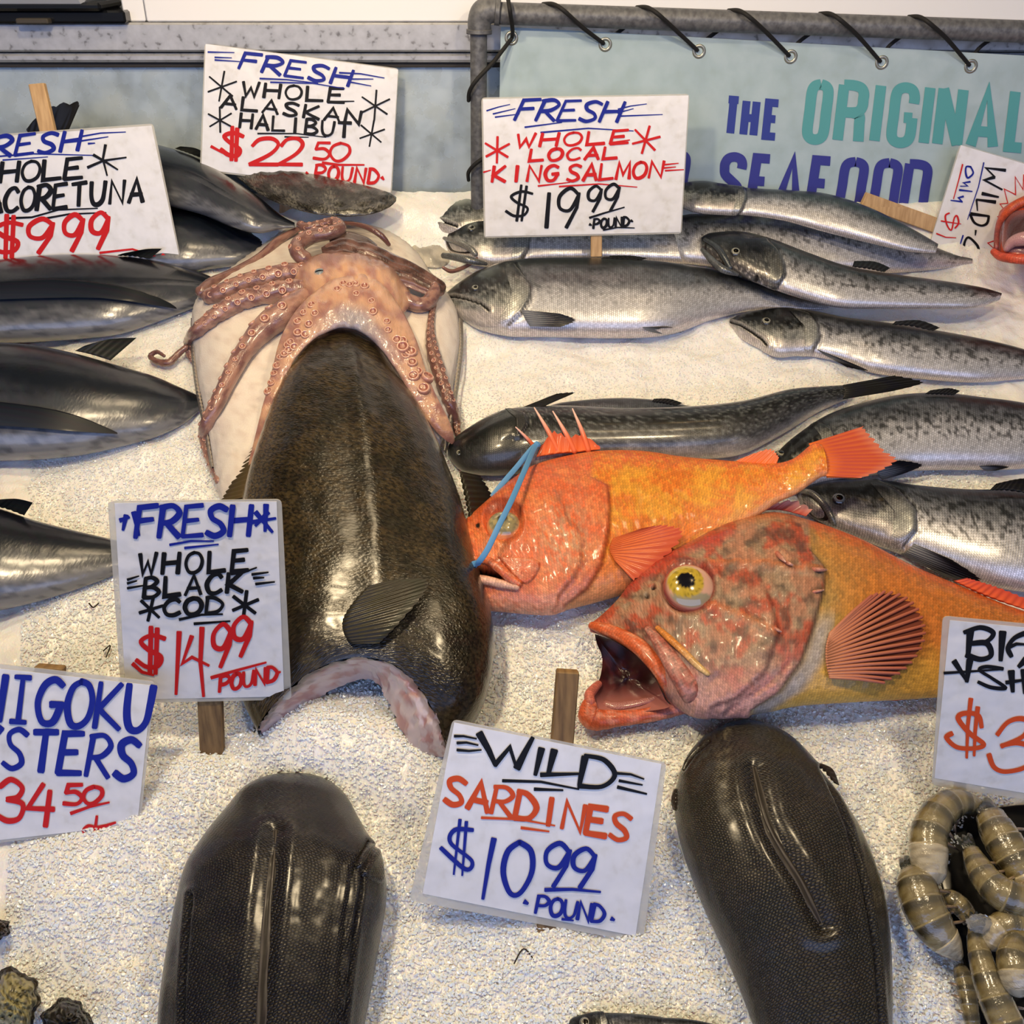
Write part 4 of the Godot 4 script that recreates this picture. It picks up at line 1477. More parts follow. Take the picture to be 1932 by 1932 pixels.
	for i in arms.size():
		var list: Array = arms[i]
		var rr := []
		var prev := -1.0
		for k in list.size():
			var r: Array = list[k]
			var h: float
			if hand[i].size() > k:
				h = hand[i][k]
			else:
				h = over(r[0], r[1], r[2] * 0.0005)
				if i < 3 and k == 0:
					h = 0.085
				if prev >= 0.0:
					h = lerpf(h, prev, 0.25)
			prev = h
			rr.append([r[0], r[1], h, r[2]])
		var knot := 0.16 if i in [2, 6, 8] else 0.05
		var tn: float = tint[i]
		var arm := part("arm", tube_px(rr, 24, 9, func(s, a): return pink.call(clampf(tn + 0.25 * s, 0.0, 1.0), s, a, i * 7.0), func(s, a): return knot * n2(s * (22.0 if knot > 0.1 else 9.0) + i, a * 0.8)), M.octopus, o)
		if i in [0, 1, 2, 3, 6]:
			# paired rows of suckers along the arm
			var st := resample(rr, 200)
			var run := 0.0
			var side := 1.0
			var shift: float = [0.25, 0.1, 0.2, 0.3, 0.1][[0, 1, 2, 3, 6].find(i)]
			for q in range(8, 198):
				run += Vector2(st[q][0], st[q][1]).distance_to(Vector2(st[q - 1][0], st[q - 1][1]))
				var gap: float = st[q][3] * (0.75 if i != 6 else 0.5)
				if run > gap:
					run = 0.0
					side = -side
					var tg := (Vector2(st[q][0], st[q][1]) - Vector2(st[q - 2][0], st[q - 2][1])).normalized()
					var nr := Vector2(tg.y, -tg.x)
					var lat := (shift + side * 0.42)
					if i == 0:
						lat = 0.35 * -1.0 + side * 0.4
					var rad_m: float = st[q][3] * depth(at(st[q][0], st[q][1], st[q][2])) / F
					var cpt := at(st[q][0], st[q][1], st[q][2])
					var sidev := (at(st[q][0] + nr.x * 10.0, st[q][1] + nr.y * 10.0, st[q][2]) - cpt).normalized()
					var ang := clampf(lat, -0.95, 0.95) * 1.25
					var dirn := (sidev * sin(ang) + N * cos(ang)).normalized()
					# seen from the front: lean the cups to the viewer
					dirn = (dirn + Vector3(0, 0, 0.25)).normalized()
					put_cup(cup, cpt + dirn * (rad_m * 0.97), dirn, rad_m * lerpf(0.3, 0.36, 0.5 + 0.5 * sin(q * 1.7)), arm)
					count += 1
	# suckers on the web's arms
	for c in [[588, 575], [573, 590], [594, 590], [562, 606], [583, 612], [576, 630], [562, 628], [548, 645], [555, 654], [545, 660], [537, 668], [529, 674], [543, 650], [523, 690], [517, 704], [512, 722], [506, 738], [660, 538], [672, 536], [688, 540], [701, 567], [672, 553], [704, 588], [730, 606], [732, 622], [749, 640], [759, 642], [766, 668], [775, 664], [778, 684], [780, 708], [799, 733], [806, 712], [788, 700], [760, 655], [670, 535], [648, 534], [636, 545]]:
		var f: Dictionary = wf
		var q := skin(wf, c[0], c[1])
		if not q[2]:
			f = hf
			q = skin(hf, c[0], c[1])
		var big := 0.0078 if c[0] > 720 and c[1] > 630 else 0.0056
		put_cup(cup, q[0] - q[1] * 0.0005, (q[1] + Vector3(0, 0, 0.2)).normalized(), big * (0.8 + 0.3 * absf(sin(c[0] * 1.3))), o)
	# the eye: a narrow dark slit in a pale lid
	var e := skin(hf, 603, 511)
	part("eye", eye_dome(e[0], e[1], 0.0085, 0.5, func(r, x, y):
		var d := absf(y * 2.6 + x * 0.7)
		return S(14, 18, 24) if d < 0.5 and absf(x) < 0.75 else S(120, 132, 140).lerp(S(190, 160, 140), sm(0.6, 1.0, r))), M.eye, o)

func put_cup(mesh: ArrayMesh, pos: Vector3, dirn: Vector3, r: float, parent: Node3D) -> void:
	var o := MeshInstance3D.new()
	o.name = "sucker"
	o.mesh = mesh
	o.material_override = M.octopus
	var x := dirn.cross(Vector3(0.2, 0.9, 0.4)).normalized()
	var bas := Basis(x, dirn, x.cross(dirn)).scaled_local(Vector3(r, r, r))
	parent.add_child(o, true)
	o.transform = Transform3D(bas, pos - origin_of(parent))

func sucker_mesh() -> ArrayMesh:
	var prof := [[1.05, -0.5], [1.12, 0.0], [1.02, 0.35], [0.86, 0.46], [0.68, 0.36], [0.52, 0.2], [0.3, 0.16], [0.0, 0.14]]
	var vs := PackedVector3Array()
	var cs := PackedColorArray()
	for i in prof.size():
		for j in 14:
			var a := TAU * j / 14
			vs.append(Vector3(cos(a) * prof[i][0], prof[i][1], sin(a) * prof[i][0]))
			cs.append([S(150, 104, 92), S(160, 112, 98), S(196, 150, 130), S(208, 164, 142), S(150, 92, 80), S(140, 84, 74), S(176, 128, 112), S(180, 134, 116)][i])
	return grid(vs, prof.size(), 14, true, cs, PackedVector2Array(), Vector3.UP)

# ---------------------------------------------------------------- tunas and salmons
func tuna(label: String, rows: Array, lift: float, pec: Array, second: Array, spread := 0.6) -> Node3D:
	var c0 := at((rows[3][0] + rows[3][2]) * 0.5, (rows[3][1] + rows[3][3]) * 0.5)
	var o := thing("tuna", label, "fish", c0, "albacore at the left side")
	var col := func(s: float, v: float, c: Vector2) -> Color:
		var n := n2(c.x * 0.006, c.y * 0.03)
		var m := n2(c.x * 0.03 + 4.0, c.y * 0.06)
		var w := v + 0.08 * n + 0.03 * m
		var k := S(16, 19, 26).lerp(S(28, 33, 42), sm(0.05, 0.3, w))
		k = k.lerp(S(60, 64, 72), sm(0.32, 0.5, w))
		k = k.lerp(S(122, 124, 130), sm(0.56, 0.86, w + 0.05 * m))
		k = k.lerp(S(52, 56, 66), sm(0.0, 0.6, n2(c.x * 0.012, c.y * 0.05)) * sm(0.4, 0.55, w) * 0.6)
		return k
	var f := loft(rows, 150, 72, 0.62, col, func(s, v, c):
		return 0.0002 * n2(c.x * 0.02, c.y * 0.04) - 0.0012 * exp(-pow((v - 0.36) / 0.012, 2.0)), 0.72, lift)
	part("body", f.mesh, M.tuna, o)
	if pec.size():
		var up := []
		var dn := []
		for p in pec[0]:
			up.append([p[0], p[1], skin_h(f, p[0], p[1]) + 0.004])
		for p in pec[1]:
			dn.append([p[0], p[1], skin_h(f, p[0], p[1]) + 0.006])
		part("pectoral_fin", fin(pts_px(up), pts_px(dn), 2, 0.0022, func(u, v): return S(18, 21, 30).lerp(S(40, 46, 58), v * (1.0 - u))), M.finm, o)
	if second.size():
		var r := []
		var t := []
		var top := 0.0
		for p in second[0]:
			r.append([p[0], p[1], skin_h(f, p[0], p[1] + 3.0)])
			top = maxf(top, r[-1][2])
		for p in second[1]:
			t.append([p[0], p[1], top + 0.006])
		part("dorsal_fin", fin(pts_px(r), pts_px(t), 7, 0.002, func(u, v): return S(40, 42, 40).lerp(S(18, 20, 24), v)), M.finm, o)
	return o

func tunas() -> void:
	var t := tuna("upper left tuna with long dark fin, touching octopus arms", [[-300, 540, -300, 580], [-220, 505, -220, 625], [-100, 490, -100, 645], [0, 488, 0, 646], [109, 479, 109, 641], [217, 480, 217, 630], [300, 491, 300, 604], [370, 510, 370, 578], [410, 527, 412, 558], [440, 545, 440, 556]], 0.0, [[[-40, 534], [100, 526], [220, 540], [300, 562], [332, 580]], [[-40, 566], [90, 562], [190, 562], [280, 574], [334, 583]]], [[[222, 482], [250, 482], [282, 488]], [[232, 478], [275, 470], [306, 469]]])
	tuna("biggest left tuna, glossy flank pointing at the pale halibut", [[-260, 700, -260, 780], [-180, 660, -180, 840], [-80, 645, -80, 866], [0, 643, 0, 867], [72, 648, 72, 864], [145, 663, 145, 857], [217, 684, 217, 843], [290, 707, 290, 824], [344, 731, 344, 800], [378, 748, 380, 772], [402, 762, 404, 768]], 0.0, [[[-60, 752], [60, 766], [150, 786], [221, 816]], [[-60, 800], [50, 806], [130, 813], [222, 819]]], [[[142, 662], [170, 668], [208, 680]], [[160, 652], [205, 640], [258, 637]]])
	tuna("lower left tuna with its tail behind the black cod sign", [[-250, 960, -250, 1080], [-160, 945, -160, 1140], [-60, 945, -60, 1155], [0, 955, 0, 1148], [72, 980, 72, 1132], [145, 1000, 145, 1110], [217, 1018, 217, 1084], [270, 1034, 270, 1062], [300, 1042, 300, 1050]], 0.0, [], [[[-20, 955], [10, 958], [46, 972]], [[-10, 943], [30, 941], [62, 948]]])
	tuna("back tuna running from tuna sign to the halibut sign stake", [[150, 250, 150, 330], [220, 254, 230, 365], [290, 269, 300, 385], [362, 291, 380, 405], [435, 333, 440, 430], [489, 370, 485, 440], [530, 405, 528, 432], [556, 420, 556, 430]], 0.06, [], [[[330, 280], [355, 288], [380, 298]], [[340, 276], [370, 280], [400, 296]]])
	tuna("small dark tuna below the back tuna, right of tuna sign", [[200, 390, 200, 500], [270, 382, 280, 514], [340, 386, 350, 514], [399, 400, 400, 507], [460, 425, 455, 498], [505, 449, 500, 480], [530, 464, 530, 469]], 0.0, [], [[[340, 388], [360, 390], [390, 398]], [[352, 384], [380, 386], [404, 394]]])
	# a tail standing up behind the tuna sign
	t = tuna("tuna hidden behind tuna sign, only its raised tail showing", [[-160, 330, -160, 400], [-80, 320, -80, 420], [0, 318, 0, 400], [60, 308, 60, 350], [96, 296, 98, 312], [108, 290, 110, 298]], 0.08, [], [])
	var pl := at(90, 300, 0.13)
	var vn := Vector3(0, 0.15, 1).normalized()
	var pp := func(rows: Array) -> Array:
		var out := []
		for r in rows:
			out.append(on(r[0], r[1], pl, vn))
		return out
	part("tail_fin", fin(pp.call([[50, 246], [62, 262], [80, 284], [104, 292], [118, 282], [122, 258]]), pp.call([[50, 243], [74, 215], [110, 195], [152, 191], [136, 214], [124, 240]]), 9, 0.002, func(u, v): return S(24, 24, 26), 0.06), M.finm, t)

# o: {lift, blotch, dark, eye [x, y, r], gill line, mouth line, pec [[root], [tip]], fins [[root, tip]...], tail [root, tip]}
func salmon(label: String, rows: Array, p: Dictionary) -> Dictionary:
	var c0 := at((rows[4][0] + rows[4][2]) * 0.5, (rows[4][1] + rows[4][3]) * 0.5)
	var kind: String = p.get("kind", "salmon")
	var o := thing(kind, label, "fish", c0, "whole king salmon at the right and back" if kind == "salmon" else "")
	var lift: float = p.get("lift", 0.0)
	var blotch: float = p.get("blotch", 0.4)
	var dark: float = p.get("dark", 0.0)
	var gill: Array = V(p.get("gill", []))
	var mouth: Array = V(p.get("mouth", []))
	var eye: Array = p.get("eye", [])
	var off: float = rows[2][1] * 0.37
	var col := func(s: float, v: float, c: Vector2) -> Color:
		var a := n2(c.x * 0.012 + off, c.y * 0.03)
		var b := n2(c.x * 0.09 + off, c.y * 0.11)
		var w := v + a * 0.07 + b * 0.02
		var k := S(52, 56, 62).lerp(S(128, 132, 138), sm(0.06, 0.28, w))
		k = k.lerp(S(232, 232, 236), sm(0.24, 0.5, w))
		k = k.lerp(S(236, 226, 224), sm(0.72, 0.92, w))
		var sp := n2(c.x * 0.045 + off, c.y * 0.06) + 0.5 * n2(c.x * 0.11 + off, c.y * 0.13)
		k = k.lerp(S(34, 36, 38), sm(0.22, 0.34, sp - w * 0.35 + blotch * 0.35 - 0.1) * sm(0.75, 0.45, w) * (0.35 + 0.6 * blotch))
		if absf(v - 0.44) < 0.006:
			k = k.darkened(0.3)
		k = k.lerp(S(20, 22, 22).lerp(S(104, 108, 106), sm(0.1, 0.6, n2(c.x * 0.2, c.y * 0.24)) * sm(0.1, 0.4, s)), dark * sm(1.02, 0.6, w))
		if gill.size():
			var gx := lx(gill, c.y)
			var hd := sm(3.0, -3.0, c.x - gx)
			if hd > 0.0:
				var g := S(22, 24, 26).lerp(S(176, 178, 174), sm(0.28, 0.5, w + 0.1 * b))
				g = g.lerp(S(206, 206, 198), sm(34.0, 8.0, gx - c.x) * sm(0.3, 0.45, w) * 0.7)
				g = g.lerp(S(78, 84, 88), sm(0.05, 0.5, n2(c.x * 0.05, c.y * 0.05 + 4.0)) * 0.6)
				g = g.lerp(S(228, 220, 216), sm(0.58, 0.74, w))
				g = g.lerp(S(34, 40, 50), p.get("headdark", 0.0) * sm(-0.5, 0.2, b + 0.3))
				g = g.lerp(S(20, 22, 22), dark)
				k = k.lerp(g, hd)
			var d := dpl(c, gill)
			if d < 6.0:
				k = k.lerp(S(24, 24, 26) if c.x > gx - 1.0 else S(170, 172, 170), sm(4.5, 1.0, d) * 0.75)
		if mouth.size():
			var dm := dpl(c, mouth)
			if dm < 9.0:
				k = k.lerp(S(196, 192, 186), sm(8.0, 4.0, dm) * 0.6 * (1.0 - dark))
				k = k.lerp(S(16, 15, 16), sm(3.0, 1.5, dm))
		if eye.size():
			var de: float = c.distance_to(Vector2(eye[0], eye[1])) / eye[2]
			k = k.lerp(S(40, 42, 44), sm(2.2, 1.2, de) * 0.6)
		return k
	var dis := func(s: float, v: float, c: Vector2) -> float:
		var d := 0.0
		if gill.size():
			var gx := lx(gill, c.y)
			if c.x < gx + 12.0 and c.y > gill[0].y - 6.0 and c.y < gill[-1].y + 6.0:
				d += 0.0026 * sm(2.5, -2.5, c.x - gx) * sm(-60.0, -8.0, c.x - gx)
				d -= 0.0018 * sm(6.0, 0.0, absf(c.x - gx - 3.0))
		if mouth.size():
			var dm := dpl(c, mouth)
			if dm < 10.0:
				d += 0.0016 * sm(10.0, 4.0, dm) - 0.0042 * sm(3.2, 0.8, dm)
		return d
	var f := loft(rows, p.get("nu", 220), 88, p.get("share", 0.6), col, dis, 0.7, lift)
	f.node = o
	part("body", f.mesh, M.salmon_dark if dark > 0.5 else M.salmon, o)
	if gill.size() >= 3:          # the gill cover: a plate of its own along the edge of the head
		var wide: float = (gill[-1].y - gill[0].y) * 0.34
		var edge := []
		for g in gill:
			edge.append(g + Vector2(-1.5, 0))
		for i in gill.size():
			var g: Vector2 = gill[gill.size() - 1 - i]
			edge.append(g + Vector2(-wide * (0.55 + 0.45 * sin(PI * i / (gill.size() - 1.0))), 0))
		var cen := Vector2.ZERO
		for g in edge:
			cen += g / edge.size()
		part("gill_cover", plate(f, edge, cen, 0.0009, func(r, a, c):
			var vv := clampf((c.y - gill[0].y) / maxf(gill[-1].y - gill[0].y, 1.0), 0.0, 1.0)
			var k := S(40, 43, 46).lerp(S(176, 178, 174), sm(0.12, 0.42, vv + 0.1 * n2(c.x * 0.09, c.y * 0.09)))
			k = k.lerp(S(216, 210, 206), sm(0.7, 0.95, vv))
			k = k.lerp(S(34, 40, 50), p.get("headdark", 0.0) * 0.8)
			k = k.lerp(S(20, 22, 22), dark)
			return k.lerp(S(52, 54, 54), sm(0.88, 1.0, r) * 0.6)), M.salmon_dark if dark > 0.5 else M.salmon, o)
	if eye.size():
		var q := skin(f, eye[0], eye[1])
		var r: float = eye[2] * depth(q[0]) / F
		part("eye", eye_dome(q[0], q[1], r, 0.55, func(rr, x, y): return S(8, 8, 10) if rr < 0.52 else (S(150, 148, 132) if rr < 0.66 else (S(112, 112, 104) if rr < 0.84 else S(40, 40, 40)))), M.eye, o)
	if p.has("pec"):
		fin_on(f, "pectoral_fin", p.pec[0], p.pec[1], o, 0.003, p.get("pecup", 0.012))
	for e in p.get("fins", []):
		var h: float = e[2] if e.size() > 2 else lift + 0.03
		var r := []
		var t := []
		for q in e[0]:
			r.append([q[0], q[1], h])
		for q in e[1]:
			t.append([q[0], q[1], h])
		part(e[3] if e.size() > 3 else "dorsal_fin", fin(pts_px(r), pts_px(t), 8, 0.0022, func(u, v): return S(30, 30, 32).lerp(S(14, 14, 16), v), 0.04), M.finm, o)
	return f

func fin_on(f: Dictionary, called: String, root: Array, tip: Array, o: Node3D, lo: float, hi: float, pale := true) -> void:
	var r := []
	var t := []
	for q in root:
		r.append([q[0], q[1], skin_h(f, q[0], q[1]) + lo])
	for q in tip:
		var s := skin(f, q[0], q[1])
		t.append([q[0], q[1], (hgt(s[0]) if s[2] else 0.012) + hi])
	part(called, fin(pts_px(r), pts_px(t), 9, 0.0022, func(u, v): return S(110, 112, 116).lerp(S(18, 20, 26), sm(0.05, 0.7, v) if pale else 1.0), 0.05), M.finm, o)

func jaw(f: Dictionary, rows: Array, c: Color) -> void:
	part("lower_jaw", tube_px(rows, 16, 8, func(s, a): return c.lerp(S(60, 62, 62), 0.5 * sm(0.2, 0.8, n2(s * 4.0, a)))), M.salmon, f.node)

func gape(f: Dictionary, outline: Array, mid: Vector2) -> void:
	part("mouth_lining", plate(f, V(outline), mid, 0.0006, func(r, a, c): return S(12, 9, 10).lerp(S(40, 26, 26), sm(0.6, 1.0, r)), 0.001, 7, 36), M.mouth, f.node)

func salmons() -> void:
	var f: Dictionary
	salmon("salmon at the back under the banner with upturned white chin", [[1255, 362, 1255, 374], [1285, 346, 1290, 393], [1330, 341, 1330, 404], [1400, 353, 1400, 406], [1480, 358, 1475, 416], [1560, 365, 1550, 436], [1640, 391, 1630, 456], [1720, 431, 1710, 474], [1770, 460, 1765, 478]], {"lift": 0.07, "blotch": 0.25, "gill": [1405, 352, 1408, 372, 1400, 396, 1388, 408], "share": 0.6})
	salmon("salmon behind sign stake, dark fin on its back, headless in view", [[1240, 420, 1240, 460], [1280, 404, 1280, 492], [1330, 400, 1320, 500], [1400, 398, 1390, 506], [1500, 402, 1490, 510], [1580, 407, 1570, 514], [1650, 424, 1640, 516], [1720, 448, 1710, 514], [1790, 476, 1785, 507], [1834, 488, 1834, 497]], {"lift": 0.0, "blotch": 0.55, "fins": [[[[1560, 408], [1590, 410], [1616, 420]], [[1556, 403], [1595, 403], [1624, 416]], 0.07]]})
	f = salmon("back salmon with closed jaws poking out left of salmon sign", [[796, 413, 796, 420], [815, 398, 812, 433], [850, 381, 850, 444], [900, 367, 900, 446], [980, 362, 980, 446], [1080, 368, 1080, 446], [1180, 382, 1180, 446], [1260, 400, 1260, 436], [1290, 412, 1290, 422]], {"lift": 0.012, "blotch": 0.3, "gill": [940, 366, 948, 400, 940, 444], "mouth": [798, 417, 830, 416, 862, 426]})
	f = salmon("open mouthed salmon behind the king salmon sign", [[829, 447, 830, 466], [846, 428, 850, 478], [880, 411, 884, 498], [930, 402, 930, 504], [990, 404, 990, 500], [1060, 410, 1060, 494], [1150, 412, 1150, 494], [1240, 418, 1240, 496], [1330, 432, 1330, 498], [1400, 452, 1400, 497], [1440, 468, 1440, 482]], {"lift": 0.0, "blotch": 0.35, "eye": [890, 431, 9], "gill": [982, 408, 1000, 440, 996, 470, 978, 498], "fins": [[[[1150, 486], [1180, 486], [1210, 490]], [[1150, 482], [1190, 482], [1222, 487]], 0.05]]})
	gape(f, [836, 448, 866, 456, 892, 470, 896, 478, 872, 480, 846, 472], Vector2(864, 466))
	jaw(f, [[836, 482, 0.03, 5.5], [862, 486, 0.036, 7], [890, 492, 0.038, 7], [918, 498, 0.03, 3]], S(120, 122, 122))
	part("upper_jaw", skin_tube(f, [[838, 450, 4], [866, 458, 5], [888, 470, 6], [898, 480, 5]], 0.001, 12, flat_col(S(150, 150, 146))), M.salmon, f.node)
	# the large silver one in front of the sign
	f = salmon("large silver salmon lying in front of the king salmon sign", [[834, 562, 835, 568], [848, 547, 850, 588], [872, 528, 880, 608], [908, 507, 908, 623], [962, 490, 962, 634], [1035, 484, 1035, 635], [1143, 485, 1143, 637], [1220, 489, 1220, 636], [1280, 496, 1280, 627], [1341, 507, 1341, 605], [1413, 529, 1410, 588], [1486, 556, 1480, 584], [1540, 570, 1535, 585], [1592, 577, 1590, 582]], {"lift": 0.0, "blotch": 0.12, "eye": [897, 543, 8], "gill": [972, 500, 984, 514, 1002, 543, 999, 565, 984, 590, 958, 612], "mouth": [838, 563, 858, 560, 880, 564, 908, 573, 922, 584], "pec": [[[984, 584], [990, 600], [1000, 616]], [[1060, 592], [1088, 604], [1060, 617]]], "fins": [[[[1130, 489], [1165, 489], [1200, 491]], [[1140, 485], [1185, 484], [1218, 487]], 0.05]]})
	fin_on(f, "pelvic_fin", [[1212, 618], [1225, 624], [1240, 628]], [[1262, 616], [1292, 624], [1262, 632]], f.node, 0.002, 0.004)
	f = salmon("salmon with blue black open mouthed head at upper right", [[1322, 448, 1324, 470], [1341, 439, 1350, 490], [1395, 436, 1395, 518], [1449, 448, 1445, 540], [1522, 475, 1510, 562], [1594, 500, 1580, 580], [1667, 514, 1660, 583], [1775, 529, 1770, 583], [1848, 541, 1842, 581], [1890, 553, 1886, 566]], {"lift": 0.04, "headdark": 0.85, "blotch": 0.6, "eye": [1388, 475, 10], "gill": [1450, 455, 1466, 470, 1480, 496, 1482, 518, 1464, 545], "fins": [[[[1608, 503], [1640, 506], [1668, 513]], [[1612, 492], [1650, 493], [1680, 505]], 0.08]], "pec": [[[1424, 520], [1420, 526], [1420, 530]], [[1430, 518], [1432, 526], [1428, 532]]]})
	gape(f, [1328, 452, 1344, 462, 1360, 482, 1372, 506, 1358, 500, 1338, 484, 1327, 470], Vector2(1346, 478))
	jaw(f, [[1325, 471, 0.06, 4], [1342, 490, 0.066, 6.5], [1364, 508, 0.07, 7], [1392, 518, 0.064, 3]], S(112, 116, 120))
	part("upper_jaw", skin_tube(f, [[1330, 452, 4], [1350, 464, 5], [1366, 484, 6], [1378, 506, 5]], 0.001, 12, flat_col(S(84, 90, 98))), M.salmon, f.node)
	f = salmon("salmon with pale closed jaw below the blue black headed one", [[1376, 604, 1377, 612], [1395, 593, 1398, 638], [1430, 584, 1430, 656], [1467, 580, 1467, 674], [1529, 585, 1522, 672], [1594, 598, 1590, 684], [1660, 606, 1650, 704], [1740, 618, 1730, 714], [1848, 638, 1840, 722], [1932, 659, 1930, 716], [2020, 690, 2015, 714], [2080, 706, 2080, 714]], {"lift": 0.0, "blotch": 0.65, "eye": [1446, 606, 10], "gill": [1500, 584, 1526, 592, 1543, 612, 1546, 638, 1532, 664], "mouth": [1379, 608, 1398, 614, 1418, 626, 1438, 640, 1446, 650], "pec": [[[1540, 658], [1548, 664], [1556, 670]], [[1590, 678], [1640, 700], [1600, 694]]], "fins": [[[[1684, 612], [1720, 614], [1760, 624]], [[1690, 606], [1735, 604], [1774, 618]], 0.05]]})
	# pale back and the dark one lying on its belly
	salmon("grey salmon with only its back showing behind the black one", [[1000, 790, 1000, 812], [1040, 764, 1040, 830], [1100, 754, 1100, 840], [1180, 750, 1180, 845], [1260, 757, 1260, 842], [1320, 772, 1320, 830], [1350, 786, 1350, 806]], {"lift": 0.0, "blotch": 0.05, "fins": [[[[1230, 758], [1252, 760], [1276, 765]], [[1234, 752], [1262, 752], [1288, 760]], 0.05]]})
	f = salmon("black salmon lying back up with curved body and frayed tail", [[844, 844, 845, 858], [852, 832, 853, 874], [874, 813, 878, 892], [919, 785, 922, 898], [962, 770, 970, 896], [1010, 766, 1020, 888], [1071, 765, 1080, 882], [1180, 769, 1180, 874], [1300, 766, 1304, 868], [1395, 756, 1400, 858], [1486, 734, 1470, 824], [1558, 728, 1545, 778], [1600, 726, 1600, 754]], {"lift": 0.004, "dark": 0.92, "blotch": 0.5, "share": 0.8, "gill": [958, 770, 990, 780, 996, 800, 984, 820], "eye": [866, 854, 6], "fins": [[[[988, 768], [998, 770], [1010, 774]], [[1052, 742], [1086, 740], [1050, 756]], 0.05, "pectoral_fin"], [[[1590, 727], [1594, 740], [1590, 753]], [[1690, 708], [1744, 721], [1690, 737]], 0.05, "tail_fin"]]})
	# right hand pair
	f = salmon("speckled salmon half hidden behind the orange rockfish tail", [[1440, 884, 1440, 900], [1465, 853, 1460, 918], [1500, 820, 1500, 925], [1558, 781, 1558, 914], [1630, 756, 1630, 900], [1703, 742, 1703, 889], [1775, 740, 1775, 886], [1848, 748, 1848, 886], [1932, 760, 1932, 884], [2050, 790, 2050, 870], [2100, 815, 2100, 850]], {"lift": 0.0, "blotch": 0.75, "eye": [1473, 856, 11], "gill": [1540, 795, 1566, 806, 1576, 830, 1566, 880], "pec": [[[1650, 880], [1655, 894], [1664, 905]], [[1700, 868], [1742, 877], [1705, 894]]], "fins": [[[[1746, 743], [1776, 743], [1800, 745]], [[1756, 736], [1790, 732], [1812, 737]], 0.05]]})
	fin_on(f, "pelvic_fin", [[1848, 880], [1855, 884], [1862, 888]], [[1880, 878], [1905, 881], [1880, 888]], f.node, 0.002, 0.004)
	f = salmon("gaping salmon between orange tail and red rockfish, right edge", [[1502, 921, 1504, 934], [1515, 912, 1522, 966], [1555, 906, 1565, 992], [1610, 904, 1625, 1016], [1667, 906, 1680, 1036], [1721, 914, 1735, 1056], [1812, 921, 1815, 1086], [1884, 922, 1885, 1106], [1960, 930, 1955, 1116], [2060, 950, 2050, 1110], [2150, 975, 2150, 1070]], {"lift": 0.0, "headdark": 0.35, "blotch": 0.8, "eye": [1583, 941, 13], "gill": [1660, 908, 1698, 928, 1728, 962, 1729, 999, 1703, 1028], "pec": [[[1724, 1026], [1712, 1040], [1700, 1046]], [[1800, 1058], [1853, 1096], [1790, 1092]]], "fins": [[[[1868, 924], [1900, 924], [1940, 930]], [[1880, 912], [1915, 904], [1950, 900]], 0.06]]})
	gape(f, [1506, 926, 1526, 930, 1550, 950, 1566, 974, 1562, 986, 1540, 984, 1520, 964], Vector2(1536, 958))
	part("upper_jaw", skin_tube(f, [[1504, 926, 5], [1530, 930, 6], [1552, 948, 6], [1568, 974, 6], [1574, 990, 4]], 0.001, 12, flat_col(S(140, 140, 134))), M.salmon, f.node)

# ---------------------------------------------------------------- the two big rockfish
func skin_tube(f: Dictionary, rows: Array, lift: float, sides: int, col: Callable, flat := 1.0, bump := nocall) -> ArrayMesh:
	var rr := []
	for r in rows:
		var d: float = r[3] if r.size() > 3 else 0.0
		rr.append([r[0], r[1], skin_h(f, r[0], r[1]) + lift + d, r[2]])
	return tube_px(rr, sides, 8, col, bump, flat)

